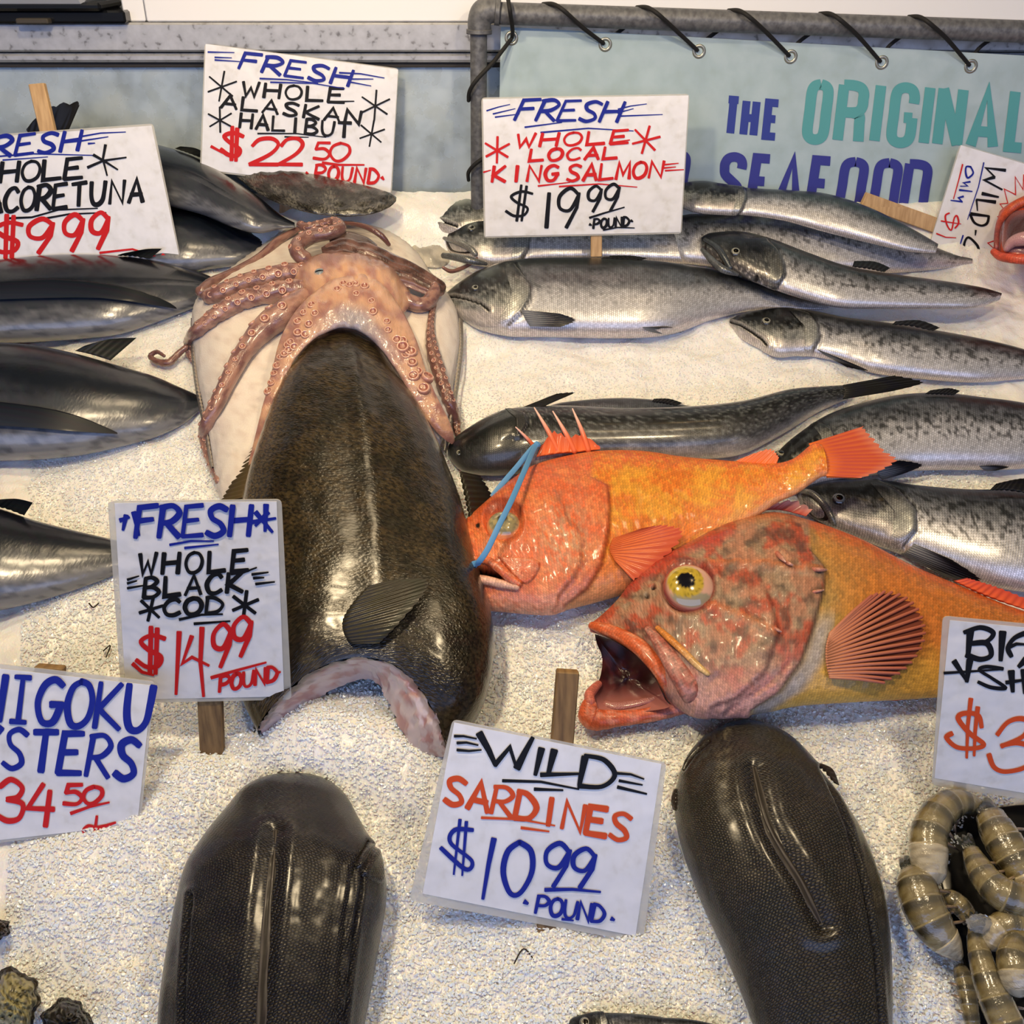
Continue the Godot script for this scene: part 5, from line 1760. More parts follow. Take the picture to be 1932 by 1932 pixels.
func rockfish_banded() -> void:
	var o := thing("rockfish", "bright orange rockfish with a blue rubber band round its snout", "fish", at(1180, 980))
	var gill := V([1118, 905, 1147, 919, 1150, 964, 1147, 1008, 1133, 1061, 1107, 1101, 1066, 1131])
	var pre := V([1046, 925, 1062, 960, 1074, 990, 1091, 1000, 1084, 1012, 1102, 1022, 1092, 1036, 1096, 1052, 1080, 1085, 1050, 1115])
	var mouth := V([829, 1071, 850, 1072, 885, 1074, 915, 1079, 938, 1086])
	var fold := V([1040, 1140, 1062, 1108, 1090, 1080, 1110, 1050])
	var col := func(s: float, v: float, c: Vector2) -> Color:
		var a := n2(c.x * 0.012, c.y * 0.014)
		var b := n2(c.x * 0.05, c.y * 0.06)
		var d := n2(c.x * 0.16, c.y * 0.16)
		var k := S(228, 122, 38).lerp(S(234, 158, 48), sm(-0.3, 0.5, a + 0.5 * b))
		k = k.lerp(S(226, 96, 34), sm(0.16, 0.02, v + 0.05 * b) * 0.8)
		k = k.lerp(S(232, 160, 104), sm(0.7, 1.0, v + 0.08 * a))
		k = k.lerp(S(238, 176, 60), sm(0.15, 0.5, d) * 0.5 * sm(0.8, 0.5, v))
		k = k.lerp(S(218, 92, 40), sm(1400.0, 1500.0, c.x) * sm(0.5, 0.0, v) * 0.5)
		var hd := sm(6.0, -6.0, c.x - lx(gill, c.y))
		if hd > 0.0:
			var g := S(222, 102, 52).lerp(S(232, 132, 72), sm(-0.3, 0.5, b + a))
			var cheek := exp(-pow((c.x - 1064.0) / 46.0, 2.0) - pow((c.y - 1010.0) / 70.0, 2.0))
			g = g.lerp(S(196, 164, 124), cheek * sm(-0.35, 0.3, d + b) * 0.85)
			g = g.lerp(S(236, 178, 150), sm(0.74, 1.0, v) * 0.8)
			g = g.lerp(S(196, 66, 36), sm(0.1, 0.45, b) * 0.4)
			g = g.lerp(S(140, 112, 90), sm(0.42, 0.6, d) * 0.25)
			k = k.lerp(g, hd)
		var dg := dpl(c, gill)
		if dg < 8.0:
			k = k.lerp(S(150, 62, 40), sm(4.0, 0.5, absf(dg - 1.5)) * 0.6)
		if c.x < 1110.0:
			var dp := dpl(c, pre)
			k = k.lerp(S(172, 112, 88), sm(4.0, 0.5, dp) * 0.6)
			var df := dpl(c, fold)
			k = k.lerp(S(186, 108, 84), sm(4.0, 0.5, df) * 0.5)
			var dm := dpl(c, mouth)
			k = k.lerp(S(18, 10, 10), sm(11.0, 7.0, dm))
			if c.distance_to(Vector2(902, 993)) < 4.5:
				k = S(30, 14, 12)
			var de := c.distance_to(Vector2(950, 978))
			k = k.lerp(S(150, 56, 30), sm(42.0, 36.0, de) * sm(10.0, -14.0, c.y - 975.0) * 0.8)
		return k
	var dis := func(s: float, v: float, c: Vector2) -> float:
		var d := 0.0006 * n2(c.x * 0.05, c.y * 0.05)
		var gx := lx(gill, c.y)
		if c.x < gx + 20.0:
			if c.y > 900.0:
				d += 0.0045 * sm(3.0, -3.0, c.x - gx) * sm(-110.0, -10.0, c.x - gx)
			d += 0.003 * sm(5.0, -4.0, c.x - lx(pre, c.y)) * sm(-70.0, -6.0, c.x - lx(pre, c.y)) * sm(920.0, 950.0, c.y)
			d -= 0.0016 * sm(5.0, 0.0, dpl(c, fold))
			var dm := dpl(c, mouth)
			d += 0.002 * sm(24.0, 13.0, dm) - 0.02 * sm(11.0, 5.0, dm)
			var de := c.distance_to(Vector2(950, 984))
			d -= 0.004 * sm(40.0, 30.0, de) - 0.0022 * exp(-pow((de - 42.0) / 7.0, 2.0))
			d += 0.0006 * n2(c.x * 0.06, c.y * 0.06) * sm(1140.0, 1060.0, c.x)
		return d
	var f := loft([[829, 1064, 829, 1080, 0.5, 0.03], [835, 1030, 838, 1106, 0.5, 0.032], [856, 1000, 866, 1132, 0.5, 0.034], [884, 972, 900, 1147, 0.5, 0.036], [926, 933, 950, 1151, 0.5, 0.037], [968, 896, 1000, 1153, 0.5, 0.038], [1010, 870, 1050, 1148, 0.5, 0.038], [1079, 852, 1110, 1134, 0.5, 0.038], [1140, 845, 1175, 1116, 0.5, 0.038], [1210, 847, 1240, 1092, 0.5, 0.038], [1290, 860, 1320, 1052, 0.5, 0.045], [1388, 870, 1410, 988, 0.5, 0.07], [1449, 875, 1465, 950, 0.5, 0.088], [1493, 866, 1505, 931, 0.5, 0.1], [1530, 838, 1545, 903, 0.5, 0.11], [1546, 838, 1560, 898, 0.5, 0.112]], 280, 128, 0.5, col, dis, 0.75, 0.0)
	part("body", f.mesh, M.rock, o)
	# tail
	var tl := func(x: float, y: float) -> Array: return [x, y, 0.112]
	part("tail_fin", fin(pts_px([tl.call(1526, 838), tl.call(1540, 856), tl.call(1552, 876), tl.call(1560, 900)]), pts_px([tl.call(1630, 804), tl.call(1648, 824), tl.call(1672, 850), tl.call(1694, 868), tl.call(1664, 888), tl.call(1626, 902)]), 13, 0.004, func(u, v): return S(214, 110, 50).lerp(S(178, 72, 58), sm(0.0, 0.35, v) * (0.7 + 0.3 * cos(u * 80.0))).lerp(S(206, 130, 106), sm(0.75, 1.0, v) * 0.5), 0.06), M.finm, o)
	# spiny dorsal: four tall spines joined low down by skin, then a soft lobe near the tail
	for q in [[[1010, 846], [973, 806], 4.5], [[1052, 850], [1008, 769], 6.0], [[1084, 852], [1043, 776], 6.0], [[1110, 850], [1080, 771], 6.0]]:
		part("dorsal_spine", tube_px([[q[0][0], q[0][1], 0.05, q[2]], [(q[0][0] * 0.55 + q[1][0] * 0.45) + 2, q[0][1] * 0.55 + q[1][1] * 0.45, 0.062, q[2] * 0.75], [q[1][0], q[1][1], 0.075, 1.2]], 10, 8, func(s, a): return S(220, 104, 64).lerp(S(232, 190, 170), sm(0.3, 0.9, s))), M.finm, o)
	part("dorsal_fin", fin(pts_px([[1012, 862, 0.05], [1050, 856, 0.05], [1090, 853, 0.05], [1132, 848, 0.05]]), pts_px([[1022, 840, 0.058], [1046, 812, 0.062], [1072, 822, 0.062], [1100, 818, 0.06], [1132, 842, 0.054]]), 8, 0.003, func(u, v): return S(226, 104, 50).lerp(S(188, 80, 50), v), 0.12), M.finm, o)
	part("dorsal_fin", fin(pts_px([[1386, 872, 0.075], [1420, 876, 0.082], [1464, 878, 0.095]]), pts_px([[1400, 864, 0.08], [1452, 846, 0.1], [1470, 862, 0.1]]), 9, 0.003, func(u, v): return S(224, 110, 50).lerp(S(206, 104, 70), v), 0.1), M.finm, o)
	fin_c(f, "pectoral_fin", [[1158, 1056], [1150, 1036], [1156, 1016]], [[1196, 1096], [1250, 1060], [1292, 1006], [1258, 990], [1214, 996]], o, 15, S(216, 112, 54), S(190, 78, 50))
	# jaws
	part("upper_lip", skin_tube(f, [[833, 1052, 7], [848, 1058, 9, 0.001], [872, 1062, 9], [900, 1056, 8], [920, 1058, 8, 0.002], [944, 1074, 9, 0.003], [964, 1092, 9, 0.002], [980, 1102, 7]], 0.002, 16, func(s, a): return S(226, 112, 66).lerp(S(236, 160, 128), sm(0.1, 0.6, n2(s * 6.0, a)))), M.rock, o)
	part("lower_jaw", skin_tube(f, [[828, 1090, 8], [844, 1090, 9, 0.001], [876, 1092, 9], [912, 1094, 9], [948, 1102, 8], [976, 1108, 6]], 0.002, 16, func(s, a): return S(226, 104, 66).lerp(S(240, 186, 160), sm(0.2, 0.7, s))), M.rock, o)
	part("maxilla", plate(f, V([934, 1048, 960, 1049, 1000, 1052, 1020, 1058, 1022, 1070, 1012, 1090, 996, 1104, 980, 1100, 958, 1078]), Vector2(986, 1074), 0.0035, func(r, a, c): return S(214, 104, 64).lerp(S(226, 142, 104), sm(-0.2, 0.5, n2(c.x * 0.04, c.y * 0.05))).lerp(S(240, 176, 140), sm(0.85, 1.0, r) * 0.5)), M.rock, o)
	# clouded eye
	var e := skin(f, 951, 988)
	part("eye", eye_dome(e[0] + e[1] * 0.0005, e[1], 0.0215, 0.72, func(r, x, y):
		var k := S(172, 156, 108).lerp(S(128, 122, 96), sm(-0.2, 0.4, n2(x * 2.0, y * 2.0)))
		k = k.lerp(S(60, 58, 50), sm(0.34, 0.24, Vector2(x + 0.08, y + 0.1).length()))
		return k.lerp(S(232, 150, 96), sm(0.82, 0.9, r))), M.eye, o)
	# rubber band: two strands from the first spine, one over the eye and into the mouth, one over the brow
	var b := thing("rubber_band", "blue rubber band stretched from the dorsal spine to the mouth of the orange rockfish", "rubber band", at(960, 960, 0.06))
	var band := func(rows: Array) -> ArrayMesh:
		var p := []
		for r in rows:
			p.append(at(r[0], r[1], r[2]))
		return tube(p, rows.map(func(_r): return 0.0036), 12, 8, flat_col(Color.WHITE), nocall, 0.22, Vector3(0.3, 0.6, 0.75).normalized())
	part("strand", band.call([[1014, 836, 0.068], [1008, 846, 0.07], [993, 880, 0.092], [966, 942, 0.108], [942, 990, 0.108], [920, 1036, 0.098], [904, 1060, 0.088], [900, 1068, 0.074]]), M.band, b)
	part("strand", band.call([[1016, 838, 0.064], [1004, 846, 0.062], [976, 880, 0.058], [950, 910, 0.056], [930, 935, 0.05]]), M.band, b)
	part("strand", band.call([[904, 1061, 0.084], [886, 1066, 0.078], [862, 1068, 0.07], [838, 1070, 0.058]]), M.band, b)

func fin_c(f: Dictionary, called: String, root: Array, tip: Array, o: Node3D, rays: int, c0: Color, c1: Color, up := 0.014) -> void:
	var r := []
	var t := []
	for q in root:
		r.append([q[0], q[1], skin_h(f, q[0], q[1]) + 0.003])
	for q in tip:
		var s := skin(f, q[0], q[1])
		t.append([q[0], q[1], (hgt(s[0]) if s[2] else 0.012) + up])
	part(called, fin(pts_px(r), pts_px(t), rays, 0.0035, func(u, v): return c0.lerp(c1, v + 0.3 * n2(u * 20.0, v * 2.0)), 0.06), M.finm, o)

func rockfish_gaping() -> void:
	var o := thing("rockfish", "big red and olive rockfish with gaping mouth and yellow eye", "fish", at(1480, 1180))
	var gill := V([1528, 1040, 1553, 1075, 1553, 1111, 1530, 1189, 1510, 1240, 1468, 1292, 1416, 1322])
	var pre := V([1425, 1080, 1450, 1130, 1466, 1186, 1456, 1220, 1440, 1260, 1390, 1300, 1340, 1318])
	var ridge1 := V([1335, 1062, 1390, 1062, 1450, 1066, 1500, 1078, 1552, 1078])
	var ridge2 := V([1330, 1140, 1370, 1150, 1420, 1170, 1462, 1192])
	var ridge3 := V([1452, 1018, 1468, 1040, 1486, 1060, 1520, 1070])
	var fold := V([1366, 1330, 1410, 1300, 1450, 1276, 1490, 1240])
	var brow := V([1180, 1112, 1230, 1072, 1270, 1042, 1330, 1016, 1376, 1000])
	var col := func(s: float, v: float, c: Vector2) -> Color:
		var a := n2(c.x * 0.01 + 3.0, c.y * 0.012)
		var b := n2(c.x * 0.035, c.y * 0.045)
		var d := n2(c.x * 0.17, c.y * 0.17)
		var k := S(198, 152, 78).lerp(S(172, 146, 82), sm(-0.3, 0.5, a + 0.4 * b))
		k = k.lerp(S(222, 122, 52), sm(1500.0, 1760.0, c.x + 160.0 * (0.5 - v)) * 0.8)
		k = k.lerp(S(226, 96, 44), sm(0.12, 0.0, v + 0.04 * b) * 0.85)
		k = k.lerp(S(226, 176, 74), sm(0.5, 0.85, v + 0.1 * a) * 0.8)
		k = k.lerp(S(120, 104, 62), sm(0.1, 0.5, d) * 0.35 * sm(0.7, 0.3, v))
		if c.x < 1575.0:
			var hd := sm(5.0, -5.0, c.x - lx(gill, c.y)) * sm(-14.0, 30.0, c.x * 0.0 + c.y - 960.0)
			var g := S(186, 130, 100).lerp(S(164, 136, 108), sm(-0.35, 0.35, n2(c.x * 0.016, c.y * 0.018)))
			g = g.lerp(S(186, 72, 44), sm(0.0, 0.35, n2(c.x * 0.0105 + 8.0, c.y * 0.012) + 0.25 * b) * 0.85)
			g = g.lerp(S(74, 62, 54), sm(0.12, 0.5, n2(c.x * 0.014 + 2.0, c.y * 0.022) + 0.3 * b) * 0.7)
			g = g.lerp(S(196, 60, 44), sm(22.0, 2.0, dpl(c, brow)) * 0.75)
			g = g.lerp(S(216, 160, 146), sm(0.62, 0.95, v) * 0.85)
			g = g.lerp(S(218, 120, 60), sm(9.0, 1.0, dpl(c, ridge2)) * 0.6 + sm(8.0, 1.0, dpl(c, ridge1)) * 0.5)
			g = g.lerp(S(120, 98, 80), sm(0.1, 0.5, d) * 0.35)
			g = g.lerp(S(204, 82, 48), sm(60.0, 0.0, c.distance_to(Vector2(1130, 1180))) * 0.7)
			k = k.lerp(g, hd)
			# pale skin behind the gill
			k = k.lerp(S(176, 168, 160), sm(34.0, 6.0, absf(c.x - lx(gill, c.y) - 24.0)) * sm(1140.0, 1190.0, c.y) * 0.9 * (1.0 - hd))
			k = k.lerp(S(104, 60, 48), sm(5.0, 0.5, dpl(c, pre)) * 0.55)
			k = k.lerp(S(96, 60, 50), sm(3.5, 0.5, dpl(c, gill)) * 0.7)
			k = k.lerp(S(120, 66, 54), sm(3.5, 0.5, dpl(c, fold)) * 0.5)
			for h in [[1233, 1110, 5.5], [1221, 1125, 5.0]]:
				var dh := c.distance_to(Vector2(h[0], h[1]))
				k = k.lerp(S(40, 14, 14), sm(h[2], h[2] - 2.0, dh))
			var de := c.distance_to(Vector2(1299, 1108))
			k = k.lerp(S(124, 36, 34), sm(56.0, 46.0, de) * 0.8)
		return k
	var dis := func(s: float, v: float, c: Vector2) -> float:
		var d := 0.0007 * n2(c.x * 0.05, c.y * 0.05)
		if c.x < 1580.0:
			var gx := lx(gill, c.y)
			d += 0.0055 * sm(3.0, -3.0, c.x - gx) * sm(-140.0, -10.0, c.x - gx) * sm(1020.0, 1060.0, c.y)
			d += 0.003 * sm(6.0, -6.0, c.x - lx(pre, c.y)) * sm(-80.0, -10.0, c.x - lx(pre, c.y)) * sm(1090.0, 1140.0, c.y)
			d += 0.0035 * sm(11.0, 0.0, dpl(c, ridge1)) + 0.003 * sm(12.0, 0.0, dpl(c, ridge2)) + 0.004 * sm(10.0, 0.0, dpl(c, ridge3))
			d += 0.002 * sm(14.0, 0.0, dpl(c, brow))
			d -= 0.0025 * sm(6.0, 0.0, dpl(c, fold))
			var de := c.distance_to(Vector2(1299, 1110))
			d -= 0.004 * sm(54.0, 36.0, de) - 0.003 * exp(-pow((de - 56.0) / 9.0, 2.0))
			d += 0.0013 * n2(c.x * 0.022, c.y * 0.022) * sm(1560.0, 1480.0, c.x)
			for h in [[1233, 1110], [1221, 1125]]:
				d -= 0.004 * sm(6.0, 2.0, c.distance_to(Vector2(h[0], h[1])))
		return d
	var f := loft([[1112, 1178, 1114, 1192, 0.5, 0.035], [1137, 1158, 1145, 1203, 0.5, 0.038], [1165, 1129, 1180, 1225, 0.5, 0.042], [1204, 1078, 1222, 1260, 0.5, 0.046], [1248, 1044, 1256, 1306, 0.5, 0.048], [1300, 1014, 1302, 1340, 0.5, 0.05], [1378, 974, 1362, 1342, 0.48, 0.052], [1453, 957, 1440, 1334, 0.46, 0.052], [1530, 975, 1510, 1322, 0.46, 0.05], [1620, 1010, 1600, 1318, 0.46, 0.046], [1714, 1060, 1690, 1316, 0.46, 0.042], [1800, 1098, 1780, 1312, 0.46, 0.036], [1900, 1140, 1870, 1306, 0.46, 0.03], [2000, 1170, 1960, 1296, 0.46, 0.025], [2120, 1195, 2100, 1270, 0.46, 0.02], [2190, 1205, 2180, 1255, 0.4, 0.018]], 300, 140, 0.46, col, dis, 0.75, 0.0)
	part("body", f.mesh, M.rock, o)
	# protruding yellow eye, rolled upward
	var e := skin(f, 1300, 1112)
	part("eye", eye_dome(e[0] + e[1] * 0.007, (e[1] + Vector3(0, 0.1, 0.35)).normalized(), 0.0295, 0.55, func(r, x, y):
		var p := Vector2(x + 0.18, y + 0.14).length()
		var k := S(204, 158, 134).lerp(S(132, 48, 46), sm(0.8, 1.0, r))
		k = k.lerp(S(146, 138, 112), sm(0.34, 0.4, y) * sm(0.9, 0.84, r))
		k = k.lerp(S(182, 156, 56), sm(0.7, 0.66, p))
		k = k.lerp(S(96, 84, 34), sm(0.12, 0.5, n2(x * 5.0, y * 5.0)) * sm(0.7, 0.66, p) * 0.6)
		k = k.lerp(S(190, 160, 60), sm(0.39, 0.36, p))
		return k.lerp(S(14, 18, 22), sm(0.35, 0.32, p))), M.eye, o)
	# upper lip, jaw bone and the ligament above it
	part("upper_lip", skin_tube(f, [[1116, 1180, 8], [1138, 1186, 12, 0.002], [1168, 1198, 14, 0.003], [1200, 1216, 16, 0.003], [1226, 1240, 16, 0.002], [1246, 1268, 14, -0.002], [1258, 1294, 11, -0.008], [1266, 1316, 9, -0.016], [1280, 1328, 8, -0.02]], 0.002, 20, func(s, a): return S(214, 98, 52).lerp(S(230, 150, 112), sm(0.0, 0.6, n2(s * 5.0, a))).lerp(S(206, 132, 122), sm(0.7, 1.0, s)), 0.85), M.rock, o)
	part("maxilla", skin_tube(f, [[1222, 1186, 7], [1244, 1212, 13, 0.002], [1268, 1248, 19, 0.001], [1292, 1284, 23, -0.002], [1304, 1306, 23, -0.006], [1304, 1322, 14, -0.014]], 0.001, 20, func(s, a): return S(204, 140, 122).lerp(S(176, 96, 80), sm(-0.2, 0.5, n2(s * 4.0 + 3.0, a * 1.2))).lerp(S(110, 96, 88), sm(0.25, 0.5, n2(s * 9.0, a * 2.0)) * 0.6), 0.7), M.rock, o)
	part("jaw_ligament", skin_tube(f, [[1240, 1184, 5], [1262, 1204, 7, 0.002], [1288, 1228, 7, 0.002], [1314, 1254, 7], [1336, 1272, 5]], 0.001, 14, func(s, a): return S(222, 140, 60).lerp(S(226, 186, 120), sm(0.3, 0.9, s)), 0.8), M.rock, o)
	# lower jaw with a fleshy rim, both sides of it
	part("lower_jaw", tube_px([[1112, 1326, 0.03, 14], [1112, 1350, 0.022, 22], [1128, 1358, 0.02, 20], [1160, 1356, 0.02, 16], [1204, 1352, 0.022, 14], [1250, 1344, 0.024, 13], [1300, 1332, 0.026, 12], [1340, 1326, 0.03, 8]], 22, 9, func(s, a): return S(210, 96, 58).lerp(S(224, 140, 116), sm(-0.1, 0.5, n2(s * 6.0, a))).lerp(S(208, 150, 140), sm(0.6, 1.0, s)), func(s, a): return 0.08 * n2(s * 8.0, a), 0.8), M.rock, o)
	part("jaw_rim", tube_px([[1114, 1326, 0.032, 10], [1112, 1312, 0.03, 10], [1120, 1300, 0.026, 9], [1130, 1290, 0.02, 7]], 16, 8, func(s, a): return S(206, 112, 96)), M.rock, o)
	# lining of the mouth: a deep dark red pocket
	var rimo := V([1122, 1196, 1150, 1206, 1182, 1224, 1214, 1250, 1238, 1284, 1254, 1318, 1262, 1334, 1220, 1342, 1170, 1346, 1130, 1338, 1116, 1322, 1124, 1300, 1134, 1270, 1136, 1240, 1126, 1214])
	var rimh := [0.045, 0.055, 0.06, 0.06, 0.055, 0.05, 0.045, 0.03, 0.026, 0.026, 0.03, 0.022, 0.02, 0.022, 0.034]
	var rows := []
	for i in rimo.size() + 1:
		var q: Vector2 = rimo[i % rimo.size()]
		rows.append([q.x, q.y, rimh[i % rimo.size()]])
	var rs := resample(rows, 73)
	var vs := PackedVector3Array()
	var cs := PackedColorArray()
	for i in 16:
		var t := i / 15.0
		for j in 72:
			var q := Vector2(1186, 1282).lerp(Vector2(rs[j][0], rs[j][1]), t)
			var h := lerpf(0.012, rs[j][2], pow(t, 2.6)) + 0.003 * n2(q.x * 0.03, q.y * 0.03) * (1.0 - t)
			vs.append(at(q.x, q.y, h))
			var k := S(44, 16, 19).lerp(S(72, 32, 33), sm(-0.3, 0.4, n2(q.x * 0.03, q.y * 0.02)))
			k = k.lerp(S(176, 112, 108), sm(1290.0, 1345.0, q.y + 0.12 * (q.x - 1150.0)) * 0.9)
			cs.append(k)
	part("mouth_lining", grid(vs, 16, 72, true, cs, PackedVector2Array(), N), M.mouth, o)
	part("tongue", tube_px([[1142, 1328, 0.02, 7], [1166, 1332, 0.022, 9], [1200, 1327, 0.022, 8], [1236, 1318, 0.022, 6]], 16, 8, func(s, a): return S(158, 100, 96), nocall, 0.6), M.mouth, o)
	# spines of the gill cover
	for q in [[[1532, 1074], [1560, 1075], 5.0], [[1530, 1118], [1554, 1113], 3.5], [[1466, 1044], [1482, 1060], 5.0], [[1480, 1060], [1496, 1066], 4.0], [[1458, 1184], [1474, 1192], 4.0]]:
		part("cheek_spine", skin_tube(f, [[q[0][0], q[0][1], q[2], -0.003], [lerpf(q[0][0], q[1][0], 0.6), lerpf(q[0][1], q[1][1], 0.6), q[2] * 0.8, 0.003], [q[1][0], q[1][1], 1.5, 0.004]], 0.0, 12, func(s, a): return S(200, 104, 76).lerp(S(222, 176, 156), s)), M.rock, o)
	# broad fan of the pectoral fin with thick fleshy rays
	var rt := [[1566, 1196], [1560, 1220], [1560, 1250], [1566, 1278]]
	var tp := [[1644, 1124], [1672, 1116], [1704, 1124], [1730, 1146], [1744, 1180], [1742, 1212], [1724, 1244], [1700, 1268], [1668, 1288]]
	var a := []
	var b := []
	for q in rt: a.append([q[0], q[1], skin_h(f, q[0], q[1]) + 0.006])
	for q in tp: b.append([q[0], q[1], skin_h(f, q[0], q[1]) + 0.012])
	part("pectoral_fin", fin(pts_px(a), pts_px(b), 19, 0.003, func(u, v): return S(140, 88, 58).lerp(S(112, 56, 48), v), 0.05), M.finm, o)
	var ra := resample(a, 19)
	var rb := resample(b, 19)
	for i in 19:
		var p: PackedFloat32Array = ra[i]
		var q: PackedFloat32Array = rb[i]
		part("fin_ray", tube_px([[p[0], p[1], p[2], 3.0], [lerpf(p[0], q[0], 0.5), lerpf(p[1], q[1], 0.5) - 2.0, lerpf(p[2], q[2], 0.5) + 0.004, 3.4], [q[0], q[1], q[2] + 0.002, 3.0]], 8, 6, func(s, _a): return S(186, 124, 92).lerp(S(164, 92, 78), s)), M.finm, o)
	part("dorsal_fin", fin(pts_px([[1436, 964, 0.06], [1470, 962, 0.06], [1520, 974, 0.06]]), pts_px([[1450, 954, 0.066], [1498, 942, 0.07], [1534, 960, 0.064]]), 5, 0.004, func(u, v): return S(196, 72, 52).lerp(S(214, 150, 130), v), 0.2), M.finm, o)
	part("dorsal_fin", fin(pts_px([[1800, 1096, 0.05], [1860, 1124, 0.045], [1940, 1152, 0.04]]), pts_px([[1826, 1090, 0.055], [1880, 1106, 0.05], [1950, 1134, 0.044]]), 12, 0.004, func(u, v): return S(216, 92, 52).lerp(S(198, 76, 60), v), 0.1), M.finm, o)
	part("pelvic_fin", fin(pts_px([[1640, 1314, 0.02], [1660, 1316, 0.018], [1690, 1316, 0.016]]), pts_px([[1650, 1320, 0.012], [1690, 1322, 0.01], [1722, 1318, 0.01]]), 6, 0.003, func(u, v): return S(190, 86, 60)), M.finm, o)
	# another red head reaching in from the right edge, mouth agape
	var r := thing("rockfish", "red rockfish head with open mouth before the sideways card, right edge", "fish", at(1960, 440, 0.03))
	var g := loft([[1886, 396, 1884, 474, 0.4, 0.08], [1905, 380, 1900, 486, 0.45, 0.085], [1940, 362, 1940, 496, 0.5, 0.09], [2000, 340, 2000, 510, 0.5, 0.09], [2100, 335, 2100, 515, 0.5, 0.09], [2180, 350, 2180, 500, 0.5, 0.09]], 60, 60, 0.5, func(s, v, c): return S(206, 78, 44).lerp(S(186, 60, 44), sm(-0.2, 0.5, n2(c.x * 0.05, c.y * 0.05))), nocall, 0.7, 0.03)
	part("head", g.mesh, M.rock, r)
	part("upper_lip", skin_tube(g, [[1938, 378, 9, 0.006], [1918, 386, 9, 0.006], [1898, 402, 8, 0.004], [1886, 420, 6, 0.002], [1881, 442, 5, 0.0], [1880, 464, 5, 0.0], [1878, 476, 5, 0.0]], 0.004, 14, func(s, a): return S(208, 84, 46).lerp(S(150, 70, 66), sm(0.3, 0.7, s))), M.rock, r)
	part("lower_lip", skin_tube(g, [[1874, 474, 6], [1888, 484, 8, 0.004], [1912, 488, 9, 0.006], [1944, 490, 10, 0.006]], 0.006, 14, func(s, a): return S(218, 84, 58)), M.rock, r)
	part("mouth_lining", plate(g, V([1889, 412, 1904, 398, 1930, 392, 1960, 392, 1960, 480, 1920, 480, 1892, 476, 1886, 450]), Vector2(1925, 440), 0.003, func(rr, a, c): return S(70, 34, 38).lerp(S(160, 112, 116), sm(0.5, 1.0, rr)), 0.002), M.mouth, r)
	part("tongue", skin_tube(g, [[1898, 470, 6, 0.004], [1912, 456, 11, 0.006], [1935, 450, 14, 0.008], [1960, 450, 15, 0.008]], 0.002, 14, func(s, a): return S(178, 132, 136)), M.mouth, r)

